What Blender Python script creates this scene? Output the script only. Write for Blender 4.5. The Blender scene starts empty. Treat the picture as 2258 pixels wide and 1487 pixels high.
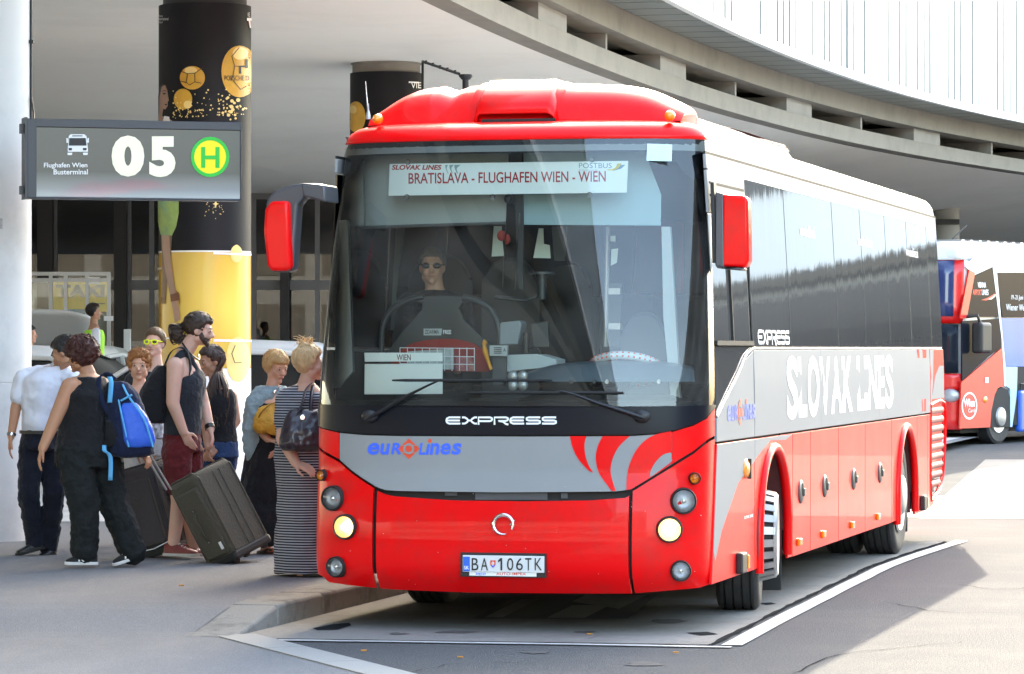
import bpy, bmesh, math, random
from mathutils import Vector, Matrix
from mathutils.geometry import tessellate_polygon

# ------------------------------------------------------------------ camera, light
SC = bpy.context.scene
COL = SC.collection
random.seed(7)
H, F, CX, CY = 1.76, 7793.0, 1129.0, 769.0      # eye height, focal length and vanishing centre in photo pixels

cam_d = bpy.data.cameras.new('camera')
cam = bpy.data.objects.new('camera', cam_d); COL.objects.link(cam)
cam.location = (0, 0, H); cam.rotation_euler = (math.radians(90), 0, 0)
cam_d.sensor_width = 36.0; cam_d.sensor_fit = 'HORIZONTAL'
cam_d.lens = F / 2258.0 * 36.0
cam_d.shift_y = (CY - 743.5) / 2258.0
cam_d.clip_start = 0.5; cam_d.clip_end = 3000
SC.camera = cam

SUN_AZ, SUN_EL = math.radians(2.6), math.radians(28.5)   # azimuth from +Y towards +X
world = bpy.data.worlds.new("World"); SC.world = world; world.use_nodes = True
wn = world.node_tree
bg = wn.nodes['Background']
skyt = wn.nodes.new('ShaderNodeTexSky'); skyt.sky_type = 'NISHITA'; skyt.sun_disc = False
skyt.sun_elevation = SUN_EL; skyt.sun_rotation = SUN_AZ
skyt.air_density = 1.0; skyt.dust_density = 3.0; skyt.ozone_density = 0.4
wn.links.new(skyt.outputs[0], bg.inputs[0]); bg.inputs[1].default_value = 0.13
sd = bpy.data.lights.new('sun', 'SUN'); sd.energy = 2.0; sd.angle = math.radians(0.55); sd.color = (1.0, .94, .84)
sun = bpy.data.objects.new('sun', sd); COL.objects.link(sun)
sdir = Vector((math.sin(SUN_AZ) * math.cos(SUN_EL), math.cos(SUN_AZ) * math.cos(SUN_EL), math.sin(SUN_EL)))
sun.rotation_euler = sdir.to_track_quat('Z', 'Y').to_euler(); sun.location = (5, 60, 40)
SC.view_settings.view_transform = 'Standard'; SC.view_settings.look = 'None'
SC.view_settings.gamma = 1.0; SC.view_settings.use_curve_mapping = False
SC.view_settings.exposure = 3.82
SC.view_settings.use_white_balance = True; SC.view_settings.white_balance_temperature = 7300; SC.view_settings.white_balance_tint = 6
SC.render.engine = 'CYCLES'
SC.cycles.max_bounces = 10; SC.cycles.transparent_max_bounces = 16; SC.cycles.diffuse_bounces = 5
SC.cycles.glossy_bounces = 5; SC.cycles.caustics_reflective = False; SC.cycles.caustics_refractive = False
SC.cycles.sample_clamp_indirect = 6.0
SC.cycles.use_denoising = True

# ------------------------------------------------------------------ helpers
def P(px, py, Y):
    return Vector(((px - CX) / F * Y, Y, H - (py - CY) / F * Y))
def G(px, py, z=0.0):
    Y = (H - z) * F / (py - CY)
    return Vector(((px - CX) / F * Y, Y, z))
def lerp(a, b, t): return a + (b - a) * t
def interp(pts, x):
    if x <= pts[0][0]: return pts[0][1]
    for (x0, y0), (x1, y1) in zip(pts, pts[1:]):
        if x <= x1: return y0 + (y1 - y0) * (x - x0) / (x1 - x0 + 1e-12)
    return pts[-1][1]
def smooth_pts(pts, n):
    """Catmull-Rom resampling of a list of tuples"""
    out = []; m = len(pts)
    for i in range(m - 1):
        p0 = pts[max(0, i - 1)]; p1 = pts[i]; p2 = pts[i + 1]; p3 = pts[min(m - 1, i + 2)]
        for k in range(n):
            t = k / n
            out.append(tuple(.5 * (2 * b + (c - a) * t + (2 * a - 5 * b + 4 * c - d) * t * t + (3 * b - a - 3 * c + d) * t ** 3)
                             for a, b, c, d in zip(p0, p1, p2, p3)))
    out.append(tuple(pts[-1])); return out

class MB:
    def __init__(s): s.v = []; s.f = []; s.mi = []
    def add(s, vs, fs, mi=0):
        o = len(s.v); s.v += [tuple(v) for v in vs]
        for f in fs: s.f.append(tuple(i + o for i in f)); s.mi.append(mi)
        return s
    def box(s, x0, x1, y0, y1, z0, z1, mi=0, M=None):
        vs = [Vector((x, y, z)) for z in (z0, z1) for y in (y0, y1) for x in (x0, x1)]
        if M is not None: vs = [M @ v for v in vs]
        return s.add(vs, [(0, 2, 3, 1), (4, 5, 7, 6), (0, 1, 5, 4), (2, 6, 7, 3), (0, 4, 6, 2), (1, 3, 7, 5)], mi)
    def bar(s, a, b, w, h, up=(0, 0, 1), mi=0):
        a = Vector(a); b = Vector(b); d = (b - a).normalized(); r = d.cross(Vector(up))
        if r.length < 1e-5: r = d.cross(Vector((1, 0, 0)))
        r.normalize(); u = r.cross(d)
        vs = [p + r * (w / 2 * i) + u * (h / 2 * j) for p in (a, b) for j in (-1, 1) for i in (-1, 1)]
        return s.add(vs, [(0, 1, 3, 2), (4, 6, 7, 5), (0, 4, 5, 1), (2, 3, 7, 6), (0, 2, 6, 4), (1, 5, 7, 3)], mi)
    def tube(s, pts, r, n=10, cap=True, mi=0, flat=None):
        pts = [Vector(p) for p in pts]; m = len(pts)
        rs = r if isinstance(r, (list, tuple)) else [r] * m
        ref = None; vs = []
        for i, p in enumerate(pts):
            d = (pts[min(i + 1, m - 1)] - pts[max(i - 1, 0)]).normalized()
            if ref is None:
                ref = d.cross(Vector((0, 0, 1)))
                if ref.length < .05: ref = d.cross(Vector((0, 1, 0)))
            ref = (ref - d * ref.dot(d)).normalized(); b = d.cross(ref)
            for k in range(n):
                a = 2 * math.pi * k / n
                vs.append(p + ref * (rs[i] * math.cos(a)) + b * (rs[i] * math.sin(a) * (flat or 1)))
        fs = [(i * n + k, i * n + (k + 1) % n, (i + 1) * n + (k + 1) % n, (i + 1) * n + k) for i in range(m - 1) for k in range(n)]
        if cap: fs += [tuple(range(n - 1, -1, -1)), tuple((m - 1) * n + k for k in range(n))]
        return s.add(vs, fs, mi)
    def lathe(s, prof, n=24, M=None, mi=0, cap=True, arc=(0, 2 * math.pi)):
        """prof: (radius, height) about local z"""
        full = abs(arc[1] - arc[0] - 2 * math.pi) < 1e-6
        k_n = n if full else n + 1
        vs = []
        for r, z in prof:
            for k in range(k_n):
                a = arc[0] + (arc[1] - arc[0]) * k / n
                v = Vector((r * math.cos(a), r * math.sin(a), z)); vs.append(M @ v if M is not None else v)
        fs = []
        for i in range(len(prof) - 1):
            for k in range(n if full else n):
                k2 = (k + 1) % k_n
                fs.append((i * k_n + k, i * k_n + k2, (i + 1) * k_n + k2, (i + 1) * k_n + k))
        if cap and full:
            if prof[0][0] > 1e-6: fs.append(tuple(range(k_n - 1, -1, -1)))
            if prof[-1][0] > 1e-6: fs.append(tuple((len(prof) - 1) * k_n + k for k in range(k_n)))
        return s.add(vs, fs, mi)
    def grid(s, rows, mi=0, flip=False, close=False):
        n = len(rows[0]); vs = [v for r in rows for v in r]; fs = []
        for i in range(len(rows) - 1):
            for k in range(n if close else n - 1):
                k2 = (k + 1) % n
                q = (i * n + k, i * n + k2, (i + 1) * n + k2, (i + 1) * n + k)
                fs.append(q[::-1] if flip else q)
        return s.add(vs, fs, mi)
    def prism(s, poly, o, ux, uy, depth, mi=0):
        """2D polygon in the frame (o, ux, uy), pushed by the vector depth"""
        o = Vector(o); ux = Vector(ux); uy = Vector(uy); depth = Vector(depth); n = len(poly)
        a = [o + ux * x + uy * y for x, y in poly]; b = [p + depth for p in a]
        tri = tessellate_polygon([[Vector((x, y, 0)) for x, y in poly]])
        fs = [tuple(t) for t in tri] + [tuple(n + i for i in reversed(t)) for t in tri]
        fs += [(i, (i + 1) % n, n + (i + 1) % n, n + i) for i in range(n)]
        return s.add(a + b, fs, mi)
    def ball(s, c, r, n=12, m=8, mi=0, M=None):
        rx, ry, rz = r if isinstance(r, (tuple, list)) else (r, r, r)
        c = Vector(c); vs = []; fs = []
        for i in range(m + 1):
            ph = math.pi * i / m
            for k in range(n):
                a = 2 * math.pi * k / n
                v = Vector((rx * math.sin(ph) * math.cos(a), ry * math.sin(ph) * math.sin(a), rz * math.cos(ph)))
                vs.append(c + (M @ v if M is not None else v))
        for i in range(m):
            for k in range(n):
                fs.append((i * n + k, (i + 1) * n + k, (i + 1) * n + (k + 1) % n, i * n + (k + 1) % n))
        return s.add(vs, fs, mi)
    def mesh(s, name, mats, smooth=None, fix=True):
        me = bpy.data.meshes.new(name); me.from_pydata(s.v, [], s.f)
        for m in (mats if isinstance(mats, (list, tuple)) else [mats]): me.materials.append(m)
        if any(s.mi): me.polygons.foreach_set('material_index', s.mi)
        if fix:
            bm = bmesh.new(); bm.from_mesh(me)
            bmesh.ops.remove_doubles(bm, verts=bm.verts, dist=1e-5)
            bmesh.ops.recalc_face_normals(bm, faces=bm.faces); bm.to_mesh(me); bm.free()
        if smooth is not None:
            me.polygons.foreach_set('use_smooth', [True] * len(me.polygons))
            me.set_sharp_from_angle(angle=math.radians(smooth))
        me.update(); return me
    def build(s, name, mats, parent=None, smooth=None, bevel=0, seg=2, solid=0, fix=True, **kw):
        o = bpy.data.objects.new(name, s.mesh(name, mats, smooth, fix)); COL.objects.link(o)
        if parent is not None: o.parent = parent
        if solid:
            m = o.modifiers.new('solid', 'SOLIDIFY'); m.thickness = abs(solid); m.offset = -1 if solid > 0 else 1
        if bevel:
            m = o.modifiers.new('bevel', 'BEVEL'); m.width = bevel; m.segments = seg; m.limit_method = 'ANGLE'; m.angle_limit = math.radians(35)
        tag(o, **kw); return o
def tag(o, label=None, cat=None, group=None, kind=None):
    if label: o['label'] = label
    if cat: o['category'] = cat
    if group: o['group'] = group
    if kind: o['kind'] = kind
    return o
def empty(name, label=None, cat=None, loc=(0, 0, 0), rz=0, group=None, kind=None):
    o = bpy.data.objects.new(name, None); COL.objects.link(o); o.location = loc; o.rotation_euler = (0, 0, rz)
    o.empty_display_size = .2
    return tag(o, label, cat, group, kind)
def link_copy(o, parent=None, M=None):
    c = o.copy(); COL.objects.link(c); c.parent = parent
    if M is not None: c.matrix_local = M
    return c
def copy_tree(o, parent=None):
    c = o.copy(); COL.objects.link(c); c.parent = parent
    for ch in list(o.children): copy_tree(ch, c)
    return c

# ------------------------------------------------------------------ materials
def rgb(h):
    c = [int(h[i:i + 2], 16) / 255 for i in (0, 2, 4)]
    return tuple(x / 12.92 if x <= .04045 else ((x + .055) / 1.055) ** 2.4 for x in c)
MATS = {}
def mat(name, col, rough=.6, metal=0.0, var=.12, vs=6.0, bump=0.0, bs=60.0, coat=0.0, spec=.5, alpha=None, emit=None, estr=0, detail=4, dirt=None, dscale=1.2, damt=.3, stretch=None, rvar=.1, sheen=0):
    if name in MATS: return MATS[name]
    m = bpy.data.materials.new(name); m.use_nodes = True; MATS[name] = m
    nt = m.node_tree; b = nt.nodes['Principled BSDF']; L = nt.links.new
    tc = nt.nodes.new('ShaderNodeTexCoord'); src = tc.outputs['Object']
    if stretch:
        mp = nt.nodes.new('ShaderNodeMapping'); mp.inputs['Scale'].default_value = stretch; L(src, mp.inputs[0]); src = mp.outputs[0]
    nz = nt.nodes.new('ShaderNodeTexNoise'); nz.inputs['Scale'].default_value = vs; nz.inputs['Detail'].default_value = detail; nz.inputs['Roughness'].default_value = .6
    L(src, nz.inputs['Vector'])
    mix = nt.nodes.new('ShaderNodeMix'); mix.data_type = 'RGBA'
    lo = tuple(max(0, c * (1 - var)) for c in col); hi = tuple(min(1, c * (1 + var)) for c in col)
    mix.inputs[6].default_value = (*lo, 1); mix.inputs[7].default_value = (*hi, 1); L(nz.outputs[0], mix.inputs[0])
    out = mix.outputs[2]
    if dirt is not None:
        n2 = nt.nodes.new('ShaderNodeTexNoise'); n2.inputs['Scale'].default_value = dscale; n2.inputs['Detail'].default_value = 8; n2.inputs['Roughness'].default_value = .7
        L(src, n2.inputs['Vector'])
        cr = nt.nodes.new('ShaderNodeMapRange'); cr.inputs[1].default_value = .48; cr.inputs[2].default_value = .72; cr.inputs[3].default_value = 0; cr.inputs[4].default_value = damt
        L(n2.outputs[0], cr.inputs[0])
        m2 = nt.nodes.new('ShaderNodeMix'); m2.data_type = 'RGBA'; L(cr.outputs[0], m2.inputs[0]); L(out, m2.inputs[6]); m2.inputs[7].default_value = (*dirt, 1); out = m2.outputs[2]
    L(out, b.inputs['Base Color'])
    mr = nt.nodes.new('ShaderNodeMapRange'); mr.inputs[3].default_value = max(.01, rough * (1 - rvar)); mr.inputs[4].default_value = min(1, rough * (1 + rvar)); L(nz.outputs[0], mr.inputs[0]); L(mr.outputs[0], b.inputs['Roughness'])
    b.inputs['Metallic'].default_value = metal; b.inputs['Specular IOR Level'].default_value = spec
    if coat: b.inputs['Coat Weight'].default_value = coat; b.inputs['Coat Roughness'].default_value = .03
    if sheen: b.inputs['Sheen Weight'].default_value = sheen
    if emit: b.inputs['Emission Color'].default_value = (*emit, 1); b.inputs['Emission Strength'].default_value = estr
    if bump:
        n3 = nt.nodes.new('ShaderNodeTexNoise'); n3.inputs['Scale'].default_value = bs; n3.inputs['Detail'].default_value = 6; L(src, n3.inputs['Vector'])
        bp = nt.nodes.new('ShaderNodeBump'); bp.inputs['Strength'].default_value = bump; bp.inputs['Distance'].default_value = .02; L(n3.outputs[0], bp.inputs['Height']); L(bp.outputs[0], b.inputs['Normal'])
    return m
def glass(name, tint=(1, 1, 1), refl=1.0, rough=.0, dirt=0.0, ior=1.5, mirror=0.0, bump=0.0):
    """thin pane: tinted see-through plus Fresnel reflection"""
    if name in MATS: return MATS[name]
    m = bpy.data.materials.new(name); m.use_nodes = True; MATS[name] = m
    nt = m.node_tree; L = nt.links.new; nt.nodes.remove(nt.nodes['Principled BSDF'])
    tr = nt.nodes.new('ShaderNodeBsdfTransparent'); tr.inputs[0].default_value = (*tint, 1)
    gl = nt.nodes.new('ShaderNodeBsdfGlossy'); gl.inputs['Roughness'].default_value = rough; gl.inputs[0].default_value = (refl, refl, refl, 1)
    fr = nt.nodes.new('ShaderNodeFresnel'); fr.inputs[0].default_value = ior
    fac = fr.outputs[0]
    if mirror:
        mm = nt.nodes.new('ShaderNodeMath'); mm.operation = 'MAXIMUM'; mm.inputs[1].default_value = mirror; L(fac, mm.inputs[0]); fac = mm.outputs[0]
    mx = nt.nodes.new('ShaderNodeMixShader'); L(fac, mx.inputs[0]); L(tr.outputs[0], mx.inputs[1]); L(gl.outputs[0], mx.inputs[2])
    out = mx.outputs[0]
    tc = nt.nodes.new('ShaderNodeTexCoord')
    if dirt:
        nz = nt.nodes.new('ShaderNodeTexNoise'); nz.inputs['Scale'].default_value = 3; nz.inputs['Detail'].default_value = 8; L(tc.outputs['Object'], nz.inputs['Vector'])
        mr = nt.nodes.new('ShaderNodeMapRange'); mr.inputs[1].default_value = .35; mr.inputs[2].default_value = .8; mr.inputs[4].default_value = dirt; L(nz.outputs[0], mr.inputs[0])
        df = nt.nodes.new('ShaderNodeBsdfDiffuse'); df.inputs[0].default_value = (.6, .62, .6, 1)
        m2 = nt.nodes.new('ShaderNodeMixShader'); L(mr.outputs[0], m2.inputs[0]); L(out, m2.inputs[1]); L(df.outputs[0], m2.inputs[2]); out = m2.outputs[0]
    if bump:
        n3 = nt.nodes.new('ShaderNodeTexNoise'); n3.inputs['Scale'].default_value = 1.3; n3.inputs['Detail'].default_value = 2; L(tc.outputs['Object'], n3.inputs['Vector'])
        bp = nt.nodes.new('ShaderNodeBump'); bp.inputs['Strength'].default_value = bump; bp.inputs['Distance'].default_value = .05; L(n3.outputs[0], bp.inputs['Height']); L(bp.outputs[0], gl.inputs['Normal'])
    L(out, nt.nodes['Material Output'].inputs[0]); return m

# ------------------------------------------------------------------ lettering
def text2d(s, bold=0.0, shear=0.0, spacing=1.0, align='LEFT', lines=1.0):
    cu = bpy.data.curves.new('t', 'FONT'); cu.body = s; cu.size = 1; cu.offset = bold; cu.shear = shear; cu.space_character = spacing
    cu.align_x = align; cu.space_line = lines; cu.resolution_u = 4; cu.fill_mode = 'FRONT'
    o = bpy.data.objects.new('t', cu); me = o.to_mesh()
    vs = [(v.co.x, v.co.y) for v in me.vertices]; fs = [tuple(p.vertices) for p in me.polygons]
    o.to_mesh_clear(); bpy.data.objects.remove(o); bpy.data.curves.remove(cu)
    return vs, fs
def fit2d(t, x0, x1, y0, y1):
    vs, fs = t
    ax = min(v[0] for v in vs); bx = max(v[0] for v in vs); ay = min(v[1] for v in vs); by = max(v[1] for v in vs)
    return [(x0 + (x - ax) / (bx - ax) * (x1 - x0), y0 + (y - ay) / (by - ay) * (y1 - y0)) for x, y in vs], fs
def letters(name, s, box, fmap, m, parent=None, bold=.0, shear=0.0, spacing=1.0, align='LEFT', mb=None, **kw):
    """flat print: text fitted into box (x0, x1, bottom, top) of a 2D space that fmap carries to 3D"""
    vs, fs = fit2d(text2d(s, bold, shear, spacing, align), *box)
    b = mb or MB(); b.add([fmap(x, y) for x, y in vs], fs)
    if mb: return mb
    return b.build(name, m, parent, fix=False, **kw)
def stroke2d(pts, w, closed=False):
    """polyline to a ribbon of width w (2D)"""
    n = len(pts); L, R = [], []
    for i, p in enumerate(pts):
        a = pts[(i - 1) % n] if (closed or i > 0) else p; b = pts[(i + 1) % n] if (closed or i < n - 1) else p
        dx, dy = b[0] - a[0], b[1] - a[1]; q = math.hypot(dx, dy) or 1
        L.append((p[0] - dy / q * w / 2, p[1] + dx / q * w / 2)); R.append((p[0] + dy / q * w / 2, p[1] - dx / q * w / 2))
    vs = L + R; k = n if closed else n - 1
    return vs, [(i, (i + 1) % n, n + (i + 1) % n, n + i) for i in range(k)]
def disc2d(cx, cy, rx, ry=None, n=28, r_in=0):
    ry = ry or rx
    o = [(cx + rx * math.cos(2 * math.pi * k / n), cy + ry * math.sin(2 * math.pi * k / n)) for k in range(n)]
    if not r_in: return o, [tuple(range(n))]
    i = [(cx + rx * r_in * math.cos(2 * math.pi * k / n), cy + ry * r_in * math.sin(2 * math.pi * k / n)) for k in range(n)]
    return o + i, [(k, (k + 1) % n, n + (k + 1) % n, n + k) for k in range(n)]
def poly2d(pts):
    return list(pts), [tuple(t) for t in tessellate_polygon([[Vector((x, y, 0)) for x, y in pts]])]
def put(b, shape, fmap, mi=0):
    vs, fs = shape; b.add([fmap(x, y) for x, y in vs], fs, mi); return b
# ------------------------------------------------------------------ materials of the setting
m_asph = mat('asphalt', (.112, .111, .112), .85, spec=0.0, var=.8, vs=70, detail=9, bump=.5, bs=120, dirt=(.155, .15, .145), dscale=.5, damt=.5)
m_pave = mat('pavement_asphalt', (.20, .20, .203), .62, spec=0.0, var=.22, vs=60, detail=8, bump=.3, bs=120, dirt=(.27, .265, .26), dscale=.9, damt=.5, stretch=(1, .35, 1))
m_conc_bay = mat('bay_concrete', (.25, .24, .222), .8, spec=0.0, var=.18, vs=22, bump=.25, bs=110, dirt=(.10, .097, .09), dscale=.8, damt=.6, detail=8)
m_kerb = mat('kerb_granite', (.25, .245, .23), .8, spec=0.0, var=.3, vs=160, bump=.3, bs=120, dirt=(.10, .097, .09), dscale=4, damt=.8)
m_strip = mat('flush_strip_concrete', (.33, .325, .31), .8, spec=0.0, var=.18, vs=120, bump=.25, bs=150)
m_line = mat('road_paint_white', (.50, .50, .49), .7, spec=0.0, var=.2, vs=40, dirt=(.2, .2, .2), dscale=7, damt=.6)
m_joint = mat('tar_joint', (.03, .03, .03), .9, spec=0.0, var=.3, vs=20)
m_soffit = mat('soffit_plaster', (.82, .785, .725), .9, var=.04, vs=.35, dirt=(.68, .65, .60), dscale=.25, damt=.6)
m_beam = mat('fair_faced_concrete', (.235, .215, .18), .85, var=.14, vs=3, bump=.1, bs=40, dirt=(.15, .138, .12), dscale=1.1, damt=.7, detail=8)
m_beam2 = mat('grey_concrete', (.30, .285, .26), .85, var=.12, vs=2.2, bump=.08, bs=40, dirt=(.19, .18, .165), dscale=.9, damt=.6, detail=8)
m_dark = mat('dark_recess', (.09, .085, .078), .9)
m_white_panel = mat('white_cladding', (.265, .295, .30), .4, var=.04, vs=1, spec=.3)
m_blue_glass = mat('pale_blue_glass', (.55, .68, .70), .08, var=.05, vs=.6, coat=.5)
m_soff_panel = mat('soffit_grey_panel', (.15, .17, .17), .3, var=.1, vs=2)
m_rail = mat('white_trim', (.75, .76, .76), .4)
m_black = mat('black_plastic', (.014, .014, .016), .45, var=.3)
m_col = mat('column_concrete', (.60, .585, .56), .7, var=.05, vs=2, dirt=(.40, .385, .36), dscale=2.2, damt=.5, detail=8)

# ------------------------------------------------------------------ ground
def sheet(name, poly, z, m, kind='structure', sub=None):
    b = MB(); tri = tessellate_polygon([[Vector((x, y, 0)) for x, y in poly]])
    b.add([(x, y, z) for x, y in poly], [tuple(t) for t in tri]); return b.build(name, m, kind=kind)
sheet('road', [(-900, -400), (900, -400), (900, 1500), (-900, 1500)], 0.0, m_asph)
BT = Vector((.9701, -.2429, 0)); BL = Vector((.2429, .9701, 0))        # across and along the bay
# concrete slab of the bay, its dark joint, its white line
def gp(px, py): g = G(px, py); return (g.x, g.y)
bayR = [gp(1567, 1425), gp(1723, 1346), gp(1848, 1285), gp(1940, 1243), gp(2084, 1196)]
bayR = smooth_pts(bayR, 5)
bay = [gp(640, 1410)] + bayR + [(-1.30 + 3.0, 34.5), (-1.66, 21.95)]
# left edge runs along the foot of the kerb
KB0 = Vector((-1.66, 21.9, 0))                                           # corner of the kerb foot
bay = [gp(610, 1411)] + bayR + [(bayR[-1][0] - 5.1, bayR[-1][1] + 1.3), (KB0.x - .12, KB0.y + .0)]
sheet('bus_bay', bay, .004, m_conc_bay)
def band(pts, w, off=0.0):
    L, R = [], []
    for i, p in enumerate(pts):
        a = Vector(pts[max(0, i - 1)]); c = Vector(pts[min(len(pts) - 1, i + 1)]); d = (c - a).normalized(); n = Vector((d.y, -d.x))
        L.append(tuple(Vector(p) + n * off)); R.append(tuple(Vector(p) + n * (off + w)))
    return L + R[::-1]
def ribbon(name, pts, w, off, z, m, rough=0, parent=None, kind='structure'):
    b = MB(); L, R = [], []
    for i, p in enumerate(pts):
        a = Vector(pts[max(0, i - 1)]); c = Vector(pts[min(len(pts) - 1, i + 1)]); d = (c - a).normalized(); n = Vector((d.y, -d.x))
        q = Vector(p) + n * (off + random.uniform(-rough, rough)); q2 = Vector(p) + n * (off + w + random.uniform(-rough, rough))
        L.append((q.x, q.y, z)); R.append((q2.x, q2.y, z))
    b.grid([L, R]); return b.build(name, m, parent, kind=kind)
front = [gp(610, 1411 + .5), gp(900, 1415.5), gp(1250, 1420), gp(1567, 1425)]
ribbon('tar_joint', smooth_pts(bayR, 3), .036, -.014, .008, m_joint, .012)
ribbon('tar_joint', smooth_pts(front, 8), .035, -.01, .0085, m_joint, .008)
ribbon('painted_line', bayR + [(bayR[-1][0] + .05, bayR[-1][1] + .2)], .125, .06, .009, m_line, .004)
ribbon('painted_line', smooth_pts([gp(600, 1413), gp(1250, 1422.5), gp(1615, 1429)], 10), .075, 0.0, .0095, m_line, .006)
# worn painted marks in the bay below the bus nose
m_mark = mat('worn_paint_light', (.33, .32, .31), .8, spec=0.0, var=.2, vs=20)
m_mark2 = mat('worn_paint_dark', (.06, .06, .065), .8, var=.2, vs=20)
def mark(name, px, m, z):
    sheet(name, [gp(*q) for q in px], z, m)
mark('painted_mark', [(1040, 1367), (1150, 1313), (1450, 1313), (1385, 1367)], m_mark2, .0075)
mark('painted_mark', [(1068, 1365), (1150, 1325), (1188, 1325), (1108, 1365)], m_mark, .0105)
mark('painted_mark', [(1205, 1366), (1262, 1338), (1345, 1338), (1290, 1366)], m_mark, .0105)
mark('painted_mark', [(1262, 1330), (1290, 1316), (1425, 1316), (1365, 1346)], m_mark, .0105)
# cracks and patches
mark('tar_patch', [(690, 1388), (735, 1379), (770, 1376), (775, 1382), (745, 1391), (700, 1392)], m_joint, .0078)
mark('tar_patch', [(1512, 1398), (1560, 1396), (1583, 1401), (1545, 1404)], m_joint, .0078)
mark('tar_patch', [(1672, 1333), (1700, 1331), (1712, 1334), (1690, 1336)], m_joint, .0078)

def crack(pts, w=.012, z=.0085):
    S = smooth_pts([gp(*q) for q in pts], 5); S = [(x + random.uniform(-.02, .02), y + random.uniform(-.05, .05)) for x, y in S]; ribbon('road_crack', S, w, 0, z, m_joint, .004)
crack([(1750, 1487), (1850, 1445), (1990, 1430), (2120, 1418)], .007, .0045); crack([(1960, 1330), (2080, 1350), (2258, 1352)], .007, .0045); crack([(2120, 1290), (2190, 1300), (2258, 1298)], .008, .0045)
crack([(900, 1487), (1010, 1465), (1190, 1462)], .005, .0045); crack([(1300, 1411), (1400, 1390), (1530, 1388)], .004)
# oil spots and tyre scuffs in the bay and on the road
m_oil = mat('oil_stain', (.125, .12, .115), .7, spec=0.0, var=.3, vs=12)
for px, py, rx, ry in ((1010, 1396, .16, .10), (1290, 1396, .10, .08), (1470, 1372, .14, .2), (1180, 1440, .09, .1), (1420, 1465, .12, .2), (880, 1400, .07, .08)):
    g = G(px, py); z = .0078 if py < 1412 else .0042; n = 14; sheet('oil_stain', [(g.x + rx * math.cos(6.283 * k / n) * random.uniform(.55, 1.1), g.y + ry * math.sin(6.283 * k / n) * random.uniform(.55, 1.1)) for k in range(n)], z, m_oil)
# pavement on the left: raised, ramping down to the road towards the camera
PZ = .14
def pz(x, y):
    t = max(0, min(1, (y - 21.45) / 1.15)); return .006 + (PZ - .006) * t * t * (3 - 2 * t)
KD = Vector((.2365, .9716, 0)).normalized(); KN = Vector((-KD.y, KD.x, 0))         # kerb direction, pavement side
K0 = Vector((-1.62, 21.85, 0))
FS0, FS1 = Vector((-1.774, 21.45, 0)), Vector((-.62, 18.55, 0))                    # flush strip, pavement-side edge
b = MB()
ys = [-30, 0, 12, 17, 18.55] + [18.55 + (21.45 - 18.55) * k / 6 for k in range(1, 7)] + [21.7, 21.9, 22.1, 22.3, 22.6, 23.0, 24, 27, 32, 40, 50, 63.0, 69.9]
rows = []
def pave_edge(y):
    if y <= 21.45:
        t = (y - FS1.y) / (FS0.y - FS1.y); return FS1.x + (FS0.x - FS1.x) * t
    return K0.x + (y - K0.y) / KD.y * KD.x + KN.x * .30
for y in ys:
    xe = pave_edge(y); xs = [-60, -20, -10, -7, -5, -4, -3.2] ; xs = [min(x, xe - .02 * (7 - i)) for i, x in enumerate(xs)] + [xe]
    rows.append([(x, y, pz(x, y)) for x in xs])
b.grid(rows); b.build('pavement', m_pave, kind='structure')
# light paving of the covered forecourt further back
m_fore = mat('forecourt_paving', (.50, .495, .48), .6, spec=0.0, var=.08, vs=5, dirt=(.26, .255, .25), dscale=1.5, damt=.5)
sheet('forecourt', [(-30, 33.0), (pave_edge(33) - .06, 33.0), (pave_edge(69) - .06, 69.8), (-30, 69.8)], PZ + .006, m_fore)
# kerb: stones one by one
kerb = empty('kerb', None, None, (0, 0, 0), kind='structure')
ln = 1.0
for i in range(14):
    s0 = i * ln - .42; s1 = s0 + ln - .022
    b = MB(); NS = 5; rows = []
    for j in range(NS):
        q = K0 + KD * lerp(s0, s1, j / (NS - 1)); h = pz(q.x, q.y) + .005
        rows.append([(q + KN * off).xy.to_3d() + Vector((0, 0, z)) for off, z in ((0, -.05), (0.0, max(-.04, h - .014)), (.014, h), (.31, h), (.31, -.05))])
    b.grid(rows, close=True); b.f += [(4, 3, 2, 1, 0), tuple((NS - 1) * 5 + k for k in range(5))]; b.mi += [0, 0]
    b.build('kerb_stone', m_kerb, kerb, bevel=.009, smooth=30)
# flush concrete strip that ends the pavement
strip = empty('kerb_strip', None, None, (0, 0, 0), kind='structure')
FD = (FS1 - FS0).normalized(); FN = Vector((-FD.y, FD.x, 0))
for i in range(4):
    q0 = FS0 + FD * (i * 1.0 - .12); q1 = q0 + FD * .992
    bb = MB(); bb.add([(q.x, q.y, .014) for q in (q0, q1, q1 + FN * .26, q0 + FN * .26)], [(0, 1, 2, 3)])
    bb.build('kerb_stone', m_strip, strip, solid=.05)
# light concrete apron strips far right
sheet('crossing_band', [gp(1990, 1142), gp(2700, 1150), gp(2700, 1090), gp(2040, 1095)], .006, m_strip)
m_sun_asph = mat('sunlit_asphalt', (.27, .255, .235), .85, spec=0.0, var=.5, vs=60, bump=.4, bs=120, dirt=(.18, .17, .16), dscale=.5, damt=.4)  # paler, warmer copy of the asphalt: sunlight put into the colour
sheet('sunlit_road', [(4.2, 36.5), (30, 36.0), (34, 55), (7.5, 56)], .003, m_sun_asph)

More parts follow.
